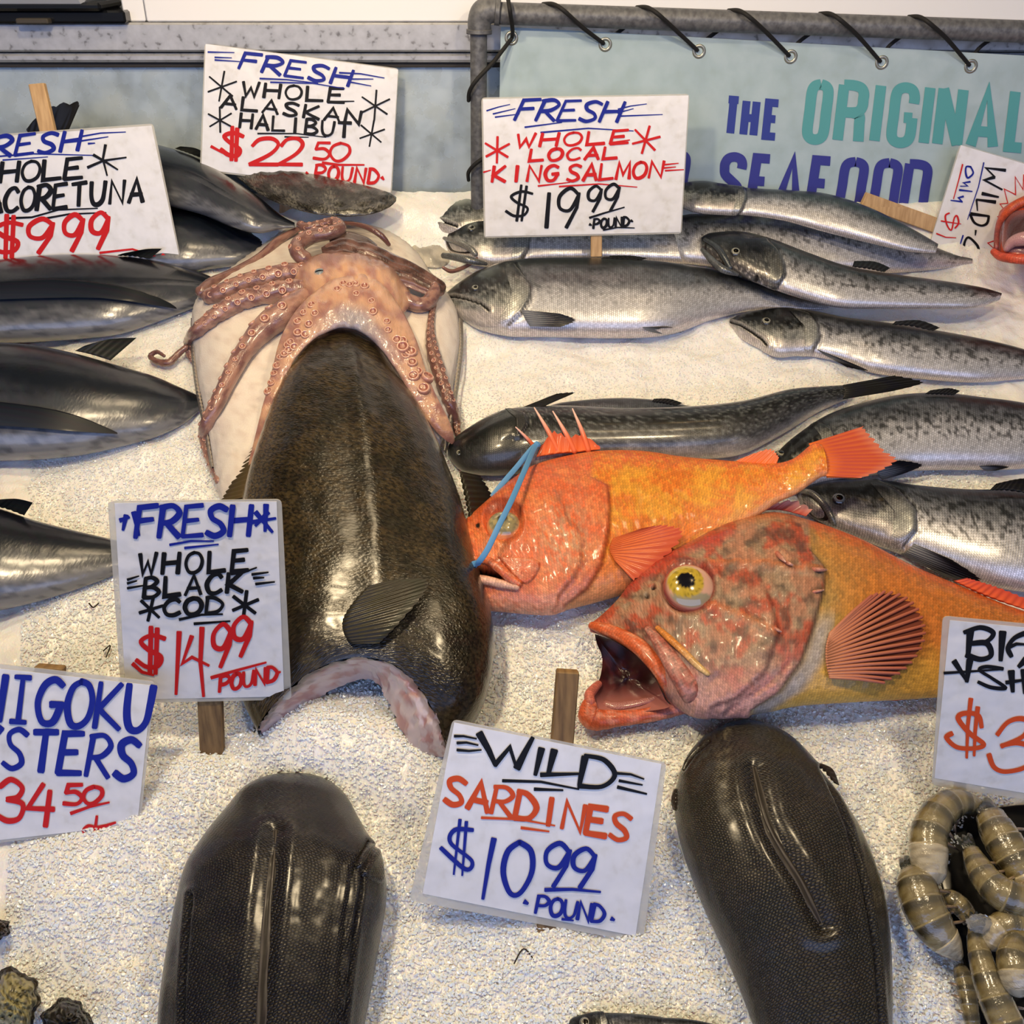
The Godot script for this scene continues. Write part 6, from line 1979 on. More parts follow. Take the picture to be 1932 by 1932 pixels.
# ---------------------------------------------------------------- black cod
func cods() -> void:
	var spec := [
		{"label": "black cod in front of the black cod sign, back up", "rows": [[536, 1466, 580, 1464, 0.6], [494, 1474, 618, 1474, 0.62], [456, 1496, 652, 1500, 0.64], [420, 1542, 676, 1540, 0.66], [384, 1590, 700, 1584, 0.68], [352, 1644, 726, 1640, 0.68], [336, 1700, 729, 1700, 0.68], [322, 1770, 718, 1770, 0.68], [309, 1850, 704, 1850, 0.68], [300, 1932, 688, 1932, 0.68], [302, 2030, 664, 2030, 0.68], [322, 2130, 630, 2130, 0.66], [352, 2220, 590, 2220, 0.6]],
			"fin": [[520, 1570, 3], [514, 1630, 5], [506, 1700, 6], [499, 1780, 8], [493, 1850, 8], [488, 1932, 9], [482, 2020, 6]], "creases": [V([372, 1690, 366, 1760, 360, 1840, 356, 1940]), V([690, 1590, 660, 1640, 646, 1720, 636, 1820, 628, 1940]), V([702, 1600, 676, 1650, 664, 1720, 652, 1820, 640, 1940])], "warm": 0.0},
		{"label": "black cod in front of the gaping rockfish, back up", "rows": [[1376, 1366, 1424, 1362, 0.6], [1350, 1378, 1450, 1372, 0.62], [1316, 1404, 1492, 1396, 0.64], [1286, 1450, 1534, 1440, 0.66], [1272, 1510, 1566, 1490, 0.68], [1284, 1588, 1620, 1570, 0.68], [1320, 1690, 1660, 1668, 0.68], [1356, 1770, 1677, 1760, 0.68], [1394, 1860, 1682, 1850, 0.68], [1424, 1940, 1682, 1940, 0.68], [1460, 2030, 1680, 2030, 0.68], [1500, 2130, 1672, 2130, 0.66], [1540, 2220, 1660, 2220, 0.6]],
			"fin": [[1424, 1450, 3], [1436, 1500, 6], [1452, 1556, 7], [1476, 1604, 7], [1510, 1660, 7], [1534, 1710, 6], [1552, 1748, 2]], "creases": [V([1342, 1400, 1312, 1424, 1292, 1452]), V([1545, 1450, 1590, 1560, 1622, 1680, 1644, 1800, 1656, 1940])], "warm": 1.0},
	]
	for q in spec:
		var o := thing("black_cod", q.label, "fish", at(q.rows[5][0] + 150, q.rows[5][1]), "black cod on the front ice")
		var line := []
		for p in q.fin:
			line.append(Vector2(p[0], p[1]))
		var creases: Array = q.creases
		var warm: float = q.warm
		var col := func(s: float, v: float, c: Vector2) -> Color:
			var a := n2(c.x * 0.008 + 4.0 * warm, c.y * 0.008)
			var b := n2(c.x * 0.04, c.y * 0.03)
			var k := S(32, 28, 25).lerp(S(50, 44, 38), sm(-0.3, 0.6, a + 0.4 * b))
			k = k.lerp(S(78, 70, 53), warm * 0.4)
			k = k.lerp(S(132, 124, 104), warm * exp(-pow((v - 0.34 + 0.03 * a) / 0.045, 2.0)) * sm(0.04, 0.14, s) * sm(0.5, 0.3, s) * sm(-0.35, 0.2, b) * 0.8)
			k = k.lerp(S(44, 38, 34), sm(26.0, 4.0, dpl(c, line)) * 0.7)
			for cr in creases:
				k = k.lerp(S(20, 17, 15), sm(5.0, 1.0, dpl(c, cr)) * 0.8)
			return k
		var dis := func(s: float, v: float, c: Vector2) -> float:
			var d := 0.0004 * n2(c.x * 0.02, c.y * 0.012)
			d -= 0.0035 * sm(20.0, 2.0, dpl(c, line))
			d += 0.0025 * exp(-pow((dpl(c, line) - 30.0) / 14.0, 2.0))
			for cr in creases:
				var dc := dpl(c, cr)
				d += 0.002 * exp(-pow((dc - 10.0) / 7.0, 2.0)) - 0.0028 * sm(6.0, 0.5, dc)
			return d
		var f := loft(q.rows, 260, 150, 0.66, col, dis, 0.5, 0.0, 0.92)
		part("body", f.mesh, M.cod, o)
		part("dorsal_fin", skin_tube(f, q.fin.map(func(e): return [e[0], e[1], e[2] * 1.7 + 1.0]), -0.001, 30, func(s, a): return S(40, 35, 31).lerp(S(96, 90, 82), sm(0.2, 0.9, cos(a * 7.0 + 6.0 * s)) * 0.7), 0.45, func(s, a): return 0.16 * cos(a * 7.0 + 6.0 * s) + 0.1 * n2(s * 14.0, a)), M.finm, o)
		if warm > 0.5:
			for w in [[[[1536, 1442], [1556, 1452], [1574, 1476]], [[1550, 1440], [1572, 1452], [1584, 1482]]], [[[1276, 1488], [1272, 1508], [1276, 1530]], [[1270, 1492], [1266, 1512], [1270, 1528]]]]:
				var r := []
				var t := []
				for p in w[0]: r.append([p[0], p[1], 0.035])
				for p in w[1]: t.append([p[0], p[1], 0.03])
				part("pectoral_fin", fin(pts_px(r), pts_px(t), 6, 0.003, func(u, v): return S(52, 46, 40)), M.finm, o)
			part("gill_slit", skin_tube(f, [[1340, 1400, 3], [1318, 1414, 6], [1300, 1434, 6], [1290, 1452, 3]], -0.002, 10, func(s, a): return S(10, 9, 9), 0.5), M.mouth, o)
		else:
			part("gill_cover", plate(f, V([700, 1590, 716, 1606, 724, 1636, 724, 1668, 700, 1664, 680, 1650, 668, 1628, 680, 1604]), Vector2(698, 1630), 0.003, func(r, a, c): return S(56, 49, 43).lerp(S(40, 35, 31), r)), M.cod, o)

# ---------------------------------------------------------------- prawns, oysters, sardine
# path rows: x, y, height, radius in frame units; from the cut neck to the tail. bend: +1 legs on the left of the path, -1 on the right
func prawn(label: String, path: Array, segs: int, bend: float, pale: float) -> void:
	var o := thing("prawn", label, "prawn", at(path[1][0], path[1][1], path[1][2] * 0.3), "raw headless tiger prawns at the right")
	var n := segs * 6 + 1
	var st := resample(path, n)
	var first := 1 if pale > 0.5 else 0
	for k in segs:
		var rows := []
		for i in range(k * 6, k * 6 + 8):
			var r: PackedFloat32Array = st[mini(i, n - 1)]
			var t := (i - k * 6) / 7.0
			rows.append([r[0], r[1], r[2], r[3] * (0.965 + 0.05 * t) * (1.0 if i < n else 0.7)])
		var flesh := k < first
		var col := func(s: float, a: float) -> Color:
			if flesh:
				return S(178, 168, 142).lerp(S(150, 140, 116), sm(-0.2, 0.5, n2(s * 3.0 + k, a)))
			var m := n2(s * 2.0 + k * 3.0, a * 1.4)
			var c := S(108, 93, 54).lerp(S(132, 119, 80), sm(-0.3, 0.4, m))
			c = c.lerp(S(44, 38, 24), sm(0.5, 0.78, s) * sm(1.0, 0.9, s) * 0.95)
			c = c.lerp(S(150, 140, 106), sm(0.95, 1.0, s) * 0.5)
			return c.lerp(S(140, 136, 120), sm(0.3, 0.9, sin(a) * bend) * 0.3)
		part("neck_flesh" if flesh else "shell_segment", tube_px(rows, 26, 4, col, func(s, a): return 0.02 * n2(s * 4.0 + k, a * 1.5)), M.prawn, o)
	# tail fan
	var e: PackedFloat32Array = st[n - 1]
	var p: PackedFloat32Array = st[n - 4]
	var d := (Vector2(e[0], e[1]) - Vector2(p[0], p[1])).normalized()
	for k in [-1, 0, 1]:
		var dd := d.rotated(k * 0.35)
		part("tail_blade", tube_px([[e[0], e[1], e[2], e[3] * 0.5], [e[0] + dd.x * 16, e[1] + dd.y * 16, e[2], e[3] * 0.6], [e[0] + dd.x * 32, e[1] + dd.y * 32, e[2] * 0.8, e[3] * 0.3]], 12, 6, func(s, a): return S(52, 56, 54).lerp(S(30, 36, 38), s), nocall, 0.35, N), M.prawn, o)
	# swimming legs along the inner side
	for k in range(1, segs - 1):
		var r: PackedFloat32Array = st[k * 6 + 3]
		var r0: PackedFloat32Array = st[k * 6 + 1]
		var tg := (Vector2(r[0], r[1]) - Vector2(r0[0], r0[1])).normalized()
		var nr := Vector2(tg.y, -tg.x) * bend
		var root := Vector2(r[0], r[1]) + nr * r[3] * 0.86
		var tip := root + nr * r[3] * 0.8 + tg * r[3] * -0.5
		part("leg", tube_px([[root.x, root.y, r[2], 3.2], [(root.x + tip.x) * 0.5, (root.y + tip.y) * 0.5, r[2] * 0.9, 3.0], [tip.x, tip.y, r[2] * 0.6, 1.2]], 8, 5, func(s, a): return S(150, 132, 110).lerp(S(72, 52, 46), s)), M.prawn, o)

func oyster(label: String, x: float, y: float, rx: float, ry: float, pale: Color, rim: Color, sd: float, hi := 0.025) -> void:
	var o := thing("oyster", label, "oyster", at(x, y), "oysters at the bottom left corner")
	for layer in 2:
		var vs := PackedVector3Array()
		var cs := PackedColorArray()
		var nr := 40
		var na := 72
		var big := 1.0 if layer == 0 else 0.86
		for i in nr:
			var t := float(i) / (nr - 1)
			var ph := t * PI
			for j in na:
				var a := TAU * j / na
				var w := 1.0 + 0.2 * n2(cos(a) * 1.1 + sd, sin(a) * 1.1) + 0.03 * n2(cos(a) * 3.5 + sd, sin(a) * 3.5)
				var rr := sin(ph) * w * big
				var px := Vector2(x + cos(a) * rx * rr, y + sin(a) * ry * rr)
				var up := cos(ph)
				var ridge := n2(rr * 6.0 + sd, a * 0.5) * 0.5 + n2(cos(a) * rr * 4.0, sin(a) * rr * 4.0 + sd)
				var h := 0.012 + up * (0.012 if layer == 0 else hi) + (0.004 if up > -0.2 else 0.0) * ridge
				if layer == 1:
					h += 0.006
				vs.append(at(px.x, px.y, h))
				var c := rim if layer == 0 else pale.lerp(rim, sm(0.05, 0.4, n2(cos(a) * rr * 3.0 + sd, sin(a) * rr * 3.0)) * 0.7 + sm(0.7, 0.95, rr / w) * 0.6)
				cs.append(c.lerp(Color(0.01, 0.01, 0.008), sm(0.1, 0.6, -ridge) * 0.7))
		part(["lower_shell", "upper_shell"][layer], grid(vs, nr, na, true, cs), M.oyster, o)

func shellfish() -> void:
	var tr := thing("prawn_shade", "added dark sheet standing for the shade between the prawns at the right edge", "prawn_shade", at(1880, 1750))  # flat dark sheet added to stand for the shade between the prawns
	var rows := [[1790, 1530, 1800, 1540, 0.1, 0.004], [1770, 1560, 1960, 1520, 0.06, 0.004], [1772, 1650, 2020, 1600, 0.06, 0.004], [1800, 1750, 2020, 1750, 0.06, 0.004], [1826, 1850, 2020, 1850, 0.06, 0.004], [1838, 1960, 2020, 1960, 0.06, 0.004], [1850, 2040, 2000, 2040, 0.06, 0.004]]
	part("base", loft(rows, 60, 40, 0.05, func(s, v, c): return S(20, 20, 18), nocall, 0.5).mesh, M.prawn_shade, tr)
	prawn("topmost curled prawn under the shrimp card, white neck pointing down", [[1754, 1650, 0.04, 31], [1752, 1612, 0.044, 35], [1752, 1580, 0.046, 34], [1760, 1553, 0.046, 33], [1776, 1530, 0.044, 31], [1800, 1515, 0.042, 27], [1826, 1515, 0.04, 21], [1846, 1520, 0.036, 13]], 6, -1.0, 1.0)
	prawn("prawn at the left edge of the pile with a long pale neck", [[1806, 1802, 0.03, 14], [1790, 1782, 0.034, 27], [1768, 1756, 0.038, 36], [1750, 1726, 0.04, 39], [1737, 1696, 0.04, 39], [1728, 1668, 0.038, 36], [1722, 1648, 0.034, 24]], 5, -1.0, 1.0)
	prawn("prawn at the upper right beside the curled one", [[1954, 1690, 0.05, 26], [1930, 1648, 0.055, 34], [1905, 1608, 0.055, 36], [1884, 1572, 0.052, 34], [1868, 1540, 0.046, 26]], 5, -1.0, 1.0)
	prawn("striped prawn running diagonally through the middle of the pile", [[1960, 1708, 0.065, 30], [1925, 1700, 0.068, 33], [1890, 1686, 0.068, 32], [1862, 1660, 0.062, 28], [1844, 1632, 0.056, 23], [1832, 1606, 0.05, 16]], 6, -1.0, 0.0)
	prawn("straight prawn pointing up the frame below the ice lump", [[1920, 1985, 0.045, 32], [1900, 1935, 0.05, 33], [1880, 1890, 0.052, 31], [1862, 1846, 0.052, 27], [1850, 1806, 0.05, 22], [1842, 1772, 0.046, 17], [1838, 1752, 0.04, 10]], 6, -1.0, 0.0)
	prawn("pale curled prawn at the right edge under the diagonal one", [[1868, 1780, 0.05, 20], [1882, 1756, 0.056, 27], [1908, 1746, 0.058, 30], [1940, 1756, 0.056, 30], [1965, 1780, 0.05, 24]], 4, -1.0, 1.0)
	prawn("prawn with torn white flesh at the lower right edge", [[1920, 1862, 0.066, 26], [1916, 1838, 0.07, 30], [1912, 1810, 0.07, 30], [1918, 1786, 0.066, 27], [1945, 1775, 0.06, 22]], 4, -1.0, 1.0)
	prawn("small grey prawn in shadow at the centre of the pile", [[1784, 1690, 0.022, 15], [1800, 1700, 0.024, 19], [1818, 1716, 0.024, 19], [1832, 1740, 0.022, 15]], 3, -1.0, 0.0)
	prawn("dark prawn low in the pile beside the straight one", [[1812, 1828, 0.016, 14], [1820, 1850, 0.018, 18], [1826, 1880, 0.018, 18], [1832, 1915, 0.018, 16], [1840, 1950, 0.016, 12]], 5, -1.0, 0.0)
	# lump of clear ice on the prawns
	var lump := SphereMesh.new()
	var st := begin()
	var vs := PackedVector3Array()
	var c0 := at(1848, 1742, 0.06)
	for i in 14:
		for j in 20:
			var ph := PI * i / 13.0
			var a := TAU * j / 20.0
			var dv := Vector3(sin(ph) * cos(a), cos(ph) * 0.55, sin(ph) * sin(a) * 0.7)
			vs.append(c0 + dv * 0.0125 * (1.0 + 0.3 * n2(dv.x * 3.0, dv.y * 3.0 + dv.z * 2.0) + 0.12 * n2(dv.x * 9.0, dv.z * 9.0)))
	tag(part("ice_lump", grid(vs, 14, 20, true), M.clear_ice), "clear lump of ice lying on the prawns", "ice lump")
	oyster("pale greenish oyster at the bottom left corner", 26, 1892, 50, 62, S(168, 160, 112), S(52, 46, 34), 1.0, 0.03)
	oyster("dark oyster right of the pale one, cut by the frame", 126, 1930, 46, 44, S(36, 32, 26), S(22, 20, 17), 5.0, 0.026)
	oyster("oyster edge showing at the left border above the pale one", -14, 1752, 34, 22, S(72, 56, 44), S(34, 28, 24), 9.0, 0.016)
	salmon("sardine poking up at the bottom edge, eye at the left", [[1070, 1930, 1070, 1940], [1082, 1919, 1082, 1962], [1110, 1912, 1108, 1986], [1150, 1910, 1148, 2000], [1210, 1913, 1208, 2004], [1262, 1921, 1260, 1990], [1330, 1938, 1328, 1976], [1370, 1950, 1368, 1960]], {"kind": "sardine", "lift": 0.0, "blotch": 0.5, "eye": [1104, 1930, 11], "gill": [1140, 1912, 1148, 1930, 1146, 1960], "nu": 120})
	salmon("sardine nose at the bottom edge under the right black cod", [[1222, 1934, 1222, 1940], [1232, 1924, 1232, 1960], [1260, 1920, 1260, 1980], [1310, 1924, 1310, 1985], [1380, 1940, 1380, 1970]], {"kind": "sardine", "lift": 0.005, "blotch": 0.5, "nu": 80})
	# dark bits of dirt on the ice
	for q in [[[1008, 1812], [988, 1790], [970, 1818]], [[168, 1138], [176, 1146], [186, 1138]], [[195, 1228], [208, 1218], [200, 1240]]]:
		var rws := []
		for p in q:
			rws.append([p[0], p[1], 0.008, 1.4])
		tag(part("seaweed_thread", tube_px(rws, 6, 6, flat_col(S(40, 32, 24))), M.finm), ["dark thread on the ice under the sardines sign", "short dark thread on the ice left of black cod sign", "dark curled thread on the ice above the oysters sign"][[1008, 168, 195].find(q[0][0])], "thread")

# ---------------------------------------------------------------- hand-lettered cards
func cards() -> void:
	card("white card for albacore tuna at the left edge, red price 9 99", V([-130, 262, 289, 233, 342, 492, -70, 520]), V([-124, 266, 286, 237, 339, 489, -66, 516]), Vector2(150, 520), 0.02, 0.16, 0.05, [Vector2(70, 158), Vector2(150, 500), 29, 0.1], [
		["blue", ["w", "FRESH", -62, 300, 152, 283, 7, -37, 6.5, 0.8], ["l", 3, [150, 258, 190, 251, 237, 249]], ["l", 3, [152, 266, 204, 258]], ["l", 3.5, [166, 271, 179, 270]], ["l", 3, [-40, 298, 60, 290, 175, 293]], ["l", 2.5, [5, 302, 90, 296]]],
		["black", ["w", "WHOLE", -44, 346, 158, 336, 3, -37, 6.5, 0.82], ["l", 5, [199, 273, 194, 300, 202, 331]], ["l", 5, [176, 292, 200, 306, 222, 320]], ["l", 5, [165, 316, 195, 303, 238, 297]]],
		["black", ["w", "ALBACORE", -118, 408, 128, 392, 3, -44, 7, 0.84], ["w", "TUNA", 130, 389, 274, 380, 2, -42, 7, 0.72], ["l", 4, [11, 412, 60, 410, 110, 396, 184, 393]], ["l", 4, [70, 415, 130, 404, 200, 401]]],
		["red", ["w", "$", -18, 484, 48, 480, 0, -72, 8, 0.9], ["w", "9", 46, 478, 108, 476, 0, -64, 8, 0.86], ["w", "9", 115, 474, 163, 472, 0, -68, 8, 0.86], ["w", "9", 166, 470, 210, 468, 0, -68, 8, 0.86], ["l", 4, [188, 477, 250, 470, 300, 486]], ["l", 5, [306, 480, 318, 488]]],
	])
	card("white card for Alaskan halibut, tilted, above the octopus", V([386, 82, 752, 129, 739, 365, 377, 322]), V([388, 83, 751, 131, 737, 363, 380, 319]), Vector2(545, 452), 0.0, 0.14, 0.04, [Vector2(556, 130), Vector2(543, 446), 35, 0.15], [
		["blue", ["w", "FRESH", 446, 128, 662, 163, 9, -29, 5.5, 0.8], ["l", 2.6, [392, 98, 442, 99]], ["l", 2.6, [405, 108, 437, 109]], ["l", 2.6, [405, 113, 452, 116]], ["l", 3, [640, 137, 680, 139, 725, 147]], ["l", 2.6, [657, 149, 704, 149]], ["l", 2.6, [657, 154, 700, 162]], ["l", 2.8, [490, 148, 540, 150, 600, 157]], ["l", 2.6, [510, 155, 590, 157, 650, 167]]],
		["black", ["w", "WHOLE", 452, 180, 654, 195, 2, -26, 5], ["l", 3.5, [618, 192, 668, 191]], ["s", 418, 164, 30, 3, 0.2]],
		["black", ["w", "ALASKAN", 412, 202, 684, 235, 3, -24, 5], ["s", 708, 200, 30, 3, 0.1]],
		["black", ["w", "HALIBUT", 448, 240, 664, 260, 2, -27, 5], ["s", 415, 227, 25, 3, 0.0], ["s", 701, 253, 26, 3, 0.2], ["l", 3, [486, 252, 560, 252, 615, 259]], ["l", 2.8, [537, 258, 582, 259]]],
		["red", ["w", "$", 414, 296, 466, 302, 0, -56, 7, 0.8], ["l", 5, [398, 276, 420, 288, 440, 294]], ["w", "2", 466, 311, 528, 312, 6, -50, 6.5, 0.84], ["w", "2", 522, 311, 572, 312, 6, -50, 6.5, 0.86], ["w", "5", 588, 300, 624, 302, 4, -32, 5, 0.86], ["w", "0", 620, 303, 662, 305, 2, -34, 5, 0.9], ["l", 5, [608, 307, 640, 311, 687, 311]]],
		["red", ["w", "POUND", 590, 338, 716, 347, 3, -27, 5], ["l", 6, [577, 326, 583, 330]], ["l", 6, [720, 334, 724, 339]], ["l", 3.5, [628, 342, 650, 350, 686, 353]]],
	])
	card("white card for king salmon in front of the banner", V([908, 184, 1301, 177, 1286, 441, 913, 449]), V([911, 187, 1299, 180, 1284, 438, 916, 446]), Vector2(1125, 500), 0.035, 0.1, 0.0, [Vector2(1125, 200), Vector2(1125, 484), 22, 0.2], [
		["blue", ["w", "FRESH", 968, 226, 1168, 230, 14, -37, 5.5, 0.86], ["l", 2.6, [918, 209, 940, 202, 962, 197]], ["l", 2.6, [930, 215, 972, 205]], ["l", 2.6, [934, 221, 980, 215]], ["l", 2.6, [1166, 206, 1190, 200, 1220, 196]], ["l", 2.6, [1165, 213, 1195, 205]], ["l", 2.6, [1170, 219, 1250, 216]], ["l", 3, [990, 240, 1060, 231]], ["l", 3, [1020, 250, 1110, 242, 1195, 247]]],
		["red", ["w", "WHOLE", 968, 278, 1190, 270, 4, -24, 5], ["l", 3.5, [1150, 270, 1188, 264]], ["s", 938, 284, 26, 4, 0.05], ["s", 1218, 265, 28, 4, 0.3]],
		["red", ["w", "LOCAL", 994, 304, 1168, 299, 4, -22, 5]],
		["red", ["w", "KING", 924, 343, 1056, 341, 3, -29, 5.5], ["w", "SALMON", 1066, 342, 1252, 334, 4, -30, 5.5, 0.8], ["l", 3, [912, 325, 926, 321]], ["l", 3, [1252, 311, 1280, 308]], ["l", 3, [1252, 317, 1275, 315]], ["l", 3, [1255, 322, 1290, 320]], ["l", 3, [1015, 351, 1075, 344]], ["l", 3, [1055, 352, 1130, 347, 1202, 353]]],
		["black", ["w", "$", 950, 414, 1008, 412, 6, -60, 4.5, 0.8], ["w", "1", 1022, 429, 1042, 429, 4, -64, 7, 1.0], ["w", "9", 1046, 430, 1098, 428, 2, -74, 6, 0.84], ["w", "9", 1104, 400, 1138, 398, 2, -48, 5, 0.84], ["w", "9", 1136, 399, 1172, 396, 2, -50, 5, 0.84], ["l", 4, [1112, 411, 1140, 402, 1178, 391]]],
		["black", ["w", "POUND", 1118, 431, 1188, 426, 1, -17, 4, 0.8], ["l", 5, [1112, 423, 1116, 425]], ["l", 5, [1190, 416, 1194, 418]], ["l", 3, [1138, 434, 1165, 429, 1197, 430]]],
	])
	card("worn laminated card for whole black cod beside the dark halibut", V([203, 946, 531, 942, 550, 1320, 230, 1327]), V([216, 949, 522, 946, 536, 1314, 238, 1320]), Vector2(400, 1440), 0.0, 0.1, 0.03, [Vector2(392, 1200), Vector2(402, 1440), 46, 0.1], [
		["blue", ["w", "FRESH", 252, 1014, 474, 1010, 4, -56, 9, 0.84], ["l", 9, [252, 966, 262, 1010]], ["l", 8, [226, 982, 244, 976]], ["l", 9, [238, 972, 232, 1000]], ["l", 8, [470, 986, 520, 978]], ["l", 10, [502, 952, 500, 1002]], ["l", 9, [482, 966, 514, 1004]], ["l", 9, [506, 966, 482, 992]], ["l", 4.5, [320, 1028, 360, 1021, 403, 1021]], ["l", 4.5, [348, 1034, 412, 1027]]],
		["black", ["w", "WHOLE", 256, 1084, 474, 1077, 2, -38, 7, 0.7], ["l", 5, [436, 1083, 460, 1080, 484, 1071]]],
		["black", ["w", "BLACK", 266, 1128, 462, 1116, 2, -36, 7, 0.74], ["l", 4.5, [240, 1094, 262, 1087]], ["l", 4.5, [240, 1101, 258, 1096]], ["l", 4.5, [240, 1110, 276, 1104]], ["l", 5, [475, 1084, 506, 1080]], ["l", 5, [478, 1091, 498, 1090]], ["l", 5, [482, 1102, 518, 1098]]],
		["black", ["w", "COD", 304, 1162, 424, 1156, 1, -30, 7, 0.78], ["s", 284, 1150, 24, 5.5, 0.25], ["s", 462, 1142, 27, 6, 0.15], ["l", 5, [338, 1169, 380, 1160, 420, 1159]], ["l", 5, [366, 1177, 434, 1172]]],
		["red", ["w", "$", 254, 1266, 320, 1266, 0, -78, 8, 0.8], ["l", 7, [250, 1252, 268, 1268, 290, 1274]], ["l", 9, [338, 1192, 335, 1250, 332, 1310]], ["l", 8, [362, 1200, 344, 1252, 362, 1240, 394, 1256]], ["l", 9, [381, 1184, 378, 1250, 384, 1314]], ["w", "9", 396, 1260, 442, 1256, 0, -80, 8, 0.84], ["w", "9", 434, 1240, 480, 1236, 0, -74, 8, 0.84], ["l", 6, [398, 1279, 450, 1264, 502, 1250]]],
		["red", ["w", "POUND", 412, 1306, 524, 1284, 1, -28, 6, 0.84], ["l", 6, [523, 1269, 529, 1268]]],
	])
	card("white card for oysters leaning at the lower left edge", V([-150, 1236, 293, 1286, 264, 1560, -180, 1610]), V([-140, 1246, 287, 1293, 259, 1556, -172, 1604]), Vector2(90, 1590), 0.0, 0.32, 0.06, [Vector2(95, 1256), Vector2(90, 1600), 52, 0.1], [
		["blue", ["w", "SHiGOKU", -106, 1352, 285, 1380, 10, -84, 10.5, 0.82]],
		["blue", ["w", "OYSTERS", -108, 1438, 262, 1472, 10, -74, 10.5, 0.78]],
		["red", ["w", "$", -64, 1540, -10, 1544, 2, -72, 8, 0.8], ["w", "3", -8, 1548, 46, 1550, 4, -78, 9, 0.9], ["w", "4", 48, 1556, 102, 1560, 4, -78, 9, 0.9], ["w", "5", 116, 1518, 158, 1519, 3, -38, 7, 0.86], ["w", "0", 154, 1517, 194, 1516, 3, -32, 7, 0.9], ["l", 6, [133, 1535, 170, 1522, 206, 1514]]],
		["red", ["w", "d", 154, 1576, 182, 1574, 2, -34, 5, 0.9], ["l", 7, [184, 1562, 200, 1558, 218, 1552]]],
	])
	card("tilted laminated card for wild sardines on the front ice", V([854, 1357, 1258, 1439, 1213, 1779, 772, 1699]), V([857, 1363, 1248, 1441, 1199, 1766, 797, 1686]), Vector2(1032, 1768), 0.004, 0.42, 0.05, [Vector2(1071, 1265), Vector2(1030, 1772), 42, 0.3], [
		["black", ["l", 13, [904, 1383, 922, 1415, 935, 1444]], ["l", 9, [933, 1444, 962, 1410, 974, 1448]], ["l", 13, [975, 1450, 990, 1420, 1005, 1392]], ["l", 12, [1022, 1412, 1010, 1462]], ["l", 13, [1046, 1415, 1034, 1462]], ["l", 8, [1020, 1462, 1092, 1460]], ["l", 13, [1104, 1428, 1093, 1482]], ["c", 8, [1104, 1426, 1140, 1434, 1160, 1462, 1136, 1484, 1092, 1483]], ["l", 5, [857, 1389, 875, 1389, 899, 1394]], ["l", 5, [862, 1402, 880, 1401, 902, 1406]], ["l", 5, [862, 1415, 885, 1417, 908, 1415]], ["l", 5, [1162, 1459, 1190, 1461, 1215, 1470]], ["l", 5, [1168, 1473, 1212, 1481]], ["l", 6, [1165, 1485, 1220, 1498]], ["l", 5.5, [948, 1473, 1020, 1475, 1092, 1489]], ["l", 6, [1008, 1489, 1062, 1491]]],
		["orange", ["w", "SARDINES", 834, 1514, 1190, 1590, 7, -50, 9, 0.84], ["l", 4.5, [908, 1543, 980, 1546, 1047, 1558]], ["l", 5, [983, 1562, 1036, 1569]]],
		["blue", ["c", 7, [892, 1566, 858, 1566, 850, 1590, 890, 1624, 878, 1640, 832, 1600]], ["l", 6, [868, 1546, 856, 1650]], ["l", 6, [880, 1550, 872, 1652]], ["l", 10, [932, 1582, 922, 1630, 911, 1696]], ["w", "0", 944, 1686, 1008, 1692, 4, -100, 9, 0.88], ["w", "9", 1018, 1670, 1078, 1676, 6, -82, 8, 0.84], ["w", "9", 1070, 1672, 1126, 1678, 6, -74, 8, 0.84], ["l", 7, [1028, 1679, 1080, 1678, 1133, 1683]]],
		["blue", ["w", "POUND", 1008, 1722, 1140, 1742, 5, -32, 6, 0.84], ["l", 9, [989, 1701, 996, 1705]], ["l", 8, [1153, 1733, 1159, 1736]], ["l", 5, [1060, 1734, 1082, 1737]]],
	])
	card("laminated shrimp card at the right edge above the prawns", V([1779, 1162, 2030, 1186, 2014, 1520, 1758, 1482]), V([1792, 1170, 2020, 1192, 2004, 1508, 1763, 1468]), Vector2(1900, 1540), 0.02, 0.2, -0.08, [Vector2(1812, 1470), Vector2(1810, 1500), 18, 0.2], [
		["black", ["l", 13, [1831, 1190, 1826, 1240]], ["c", 8, [1820, 1193, 1850, 1184, 1874, 1194, 1862, 1210, 1834, 1214]], ["c", 9, [1834, 1214, 1862, 1214, 1870, 1236, 1850, 1244, 1824, 1236]], ["l", 13, [1892, 1192, 1888, 1246]], ["c", 8, [1936, 1194, 1914, 1204, 1902, 1222, 1908, 1238]], ["l", 7, [1902, 1222, 1918, 1215, 1936, 1216]], ["l", 12, [1936, 1244, 1922, 1258]]],
		["black", ["l", 10, [1800, 1247, 1824, 1284]], ["l", 12, [1830, 1245, 1824, 1286]], ["l", 5, [1781, 1270, 1830, 1267, 1892, 1263]], ["c", 6, [1892, 1262, 1862, 1258, 1848, 1264, 1872, 1280, 1897, 1298, 1870, 1297, 1846, 1287]], ["l", 12, [1908, 1266, 1911, 1305]], ["l", 7, [1898, 1288, 1940, 1282]], ["l", 12, [1932, 1264, 1934, 1308]]],
		["orange", ["l", 8, [1832, 1318, 1826, 1370, 1824, 1430]], ["l", 8, [1845, 1334, 1840, 1380, 1838, 1426]], ["c", 8, [1852, 1372, 1846, 1350, 1820, 1346, 1808, 1356, 1830, 1384, 1856, 1404, 1840, 1412, 1806, 1410, 1786, 1392, 1796, 1384]], ["c", 8, [1882, 1386, 1900, 1364, 1922, 1356, 1940, 1362, 1932, 1388, 1890, 1408]], ["c", 8, [1890, 1407, 1920, 1402, 1944, 1412, 1940, 1444, 1900, 1456, 1876, 1448, 1866, 1424]]],
	])
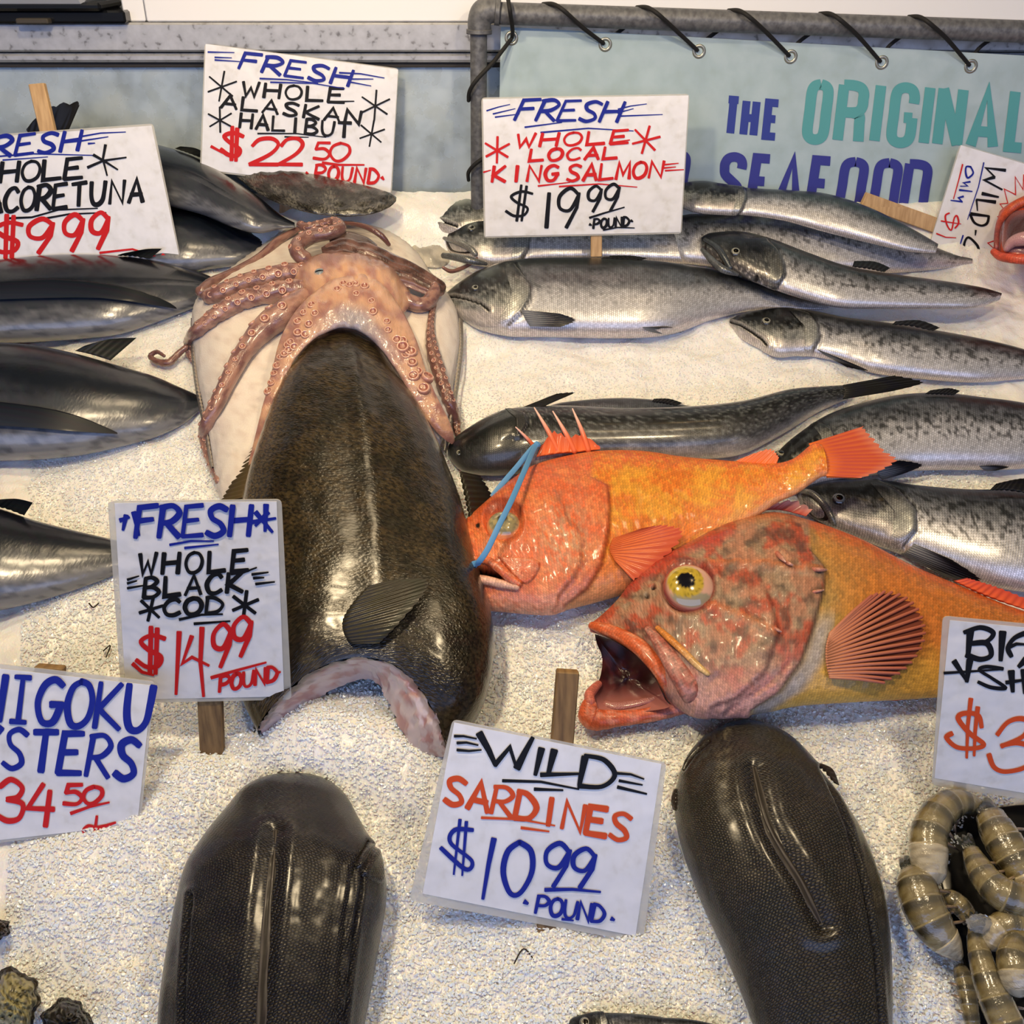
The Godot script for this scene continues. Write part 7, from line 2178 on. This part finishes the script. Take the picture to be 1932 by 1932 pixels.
	# the card lying on its side at the back right; traced in its own close-up
	var z := func(rows: Array) -> Array:
		var out := []
		for i in range(0, rows.size(), 2):
			out.append(1752.0 + rows[i] / 7.43)
			out.append(250.0 + rows[i + 1] / 7.43)
		return out
	var s := card("white card turned on its side at the right, in front of the banner", V([1811, 272, 1992, 324, 1936, 528, 1752, 464]), V([1813, 274, 1990, 326, 1934, 525, 1754, 462]), Vector2(1800, 480), 0.0, 0.1, -0.05, [Vector2(1628, 376), Vector2(1790, 434), 27, 0.15], [
		["black", ["l", 5.5, z.call([1080, 530, 805, 498, 930, 625])], ["l", 6, z.call([925, 625, 785, 668, 1030, 800])], ["l", 6, z.call([750, 855, 980, 905])], ["l", 6, z.call([940, 975, 670, 940])], ["l", 3.5, z.call([672, 940, 685, 1095])], ["l", 6, z.call([590, 1140, 845, 1172])], ["c", 4, z.call([845, 1172, 820, 1270, 740, 1305, 640, 1260, 585, 1150])], ["l", 3.5, z.call([662, 1370, 655, 1440])], ["c", 4, z.call([705, 1670, 680, 1580, 560, 1470, 500, 1560, 500, 1710])]],
		["blue", ["l", 2.2, z.call([775, 420, 700, 760, 545, 1220])], ["l", 2.6, z.call([484, 1440, 400, 1700])], ["c", 3, z.call([590, 480, 530, 480, 520, 560, 550, 635, 625, 570, 590, 480])], ["l", 3.2, z.call([585, 690, 490, 705, 550, 750, 445, 752])], ["l", 3.4, z.call([430, 805, 612, 826])], ["l", 3.4, z.call([490, 895, 420, 915, 475, 975])], ["l", 3, z.call([475, 970, 310, 950])]],
		["red", ["l", 2.6, z.call([478, 445, 430, 640, 350, 930])], ["c", 2.6, z.call([290, 1130, 235, 1170, 260, 1300, 320, 1365, 360, 1200, 400, 1170, 420, 1270, 370, 1340])], ["l", 2.4, z.call([175, 1240, 455, 1282])], ["l", 2.4, z.call([110, 1415, 240, 1468, 385, 1475])], ["l", 2.2, z.call([1338, 590, 1325, 800, 1215, 620, 1220, 870, 1060, 790, 1110, 990, 1000, 1000, 1080, 1110])], ["l", 2.2, z.call([1030, 1160, 970, 1180, 990, 1215])], ["l", 2.2, z.call([945, 1510, 830, 1550, 930, 1640])]],
	])
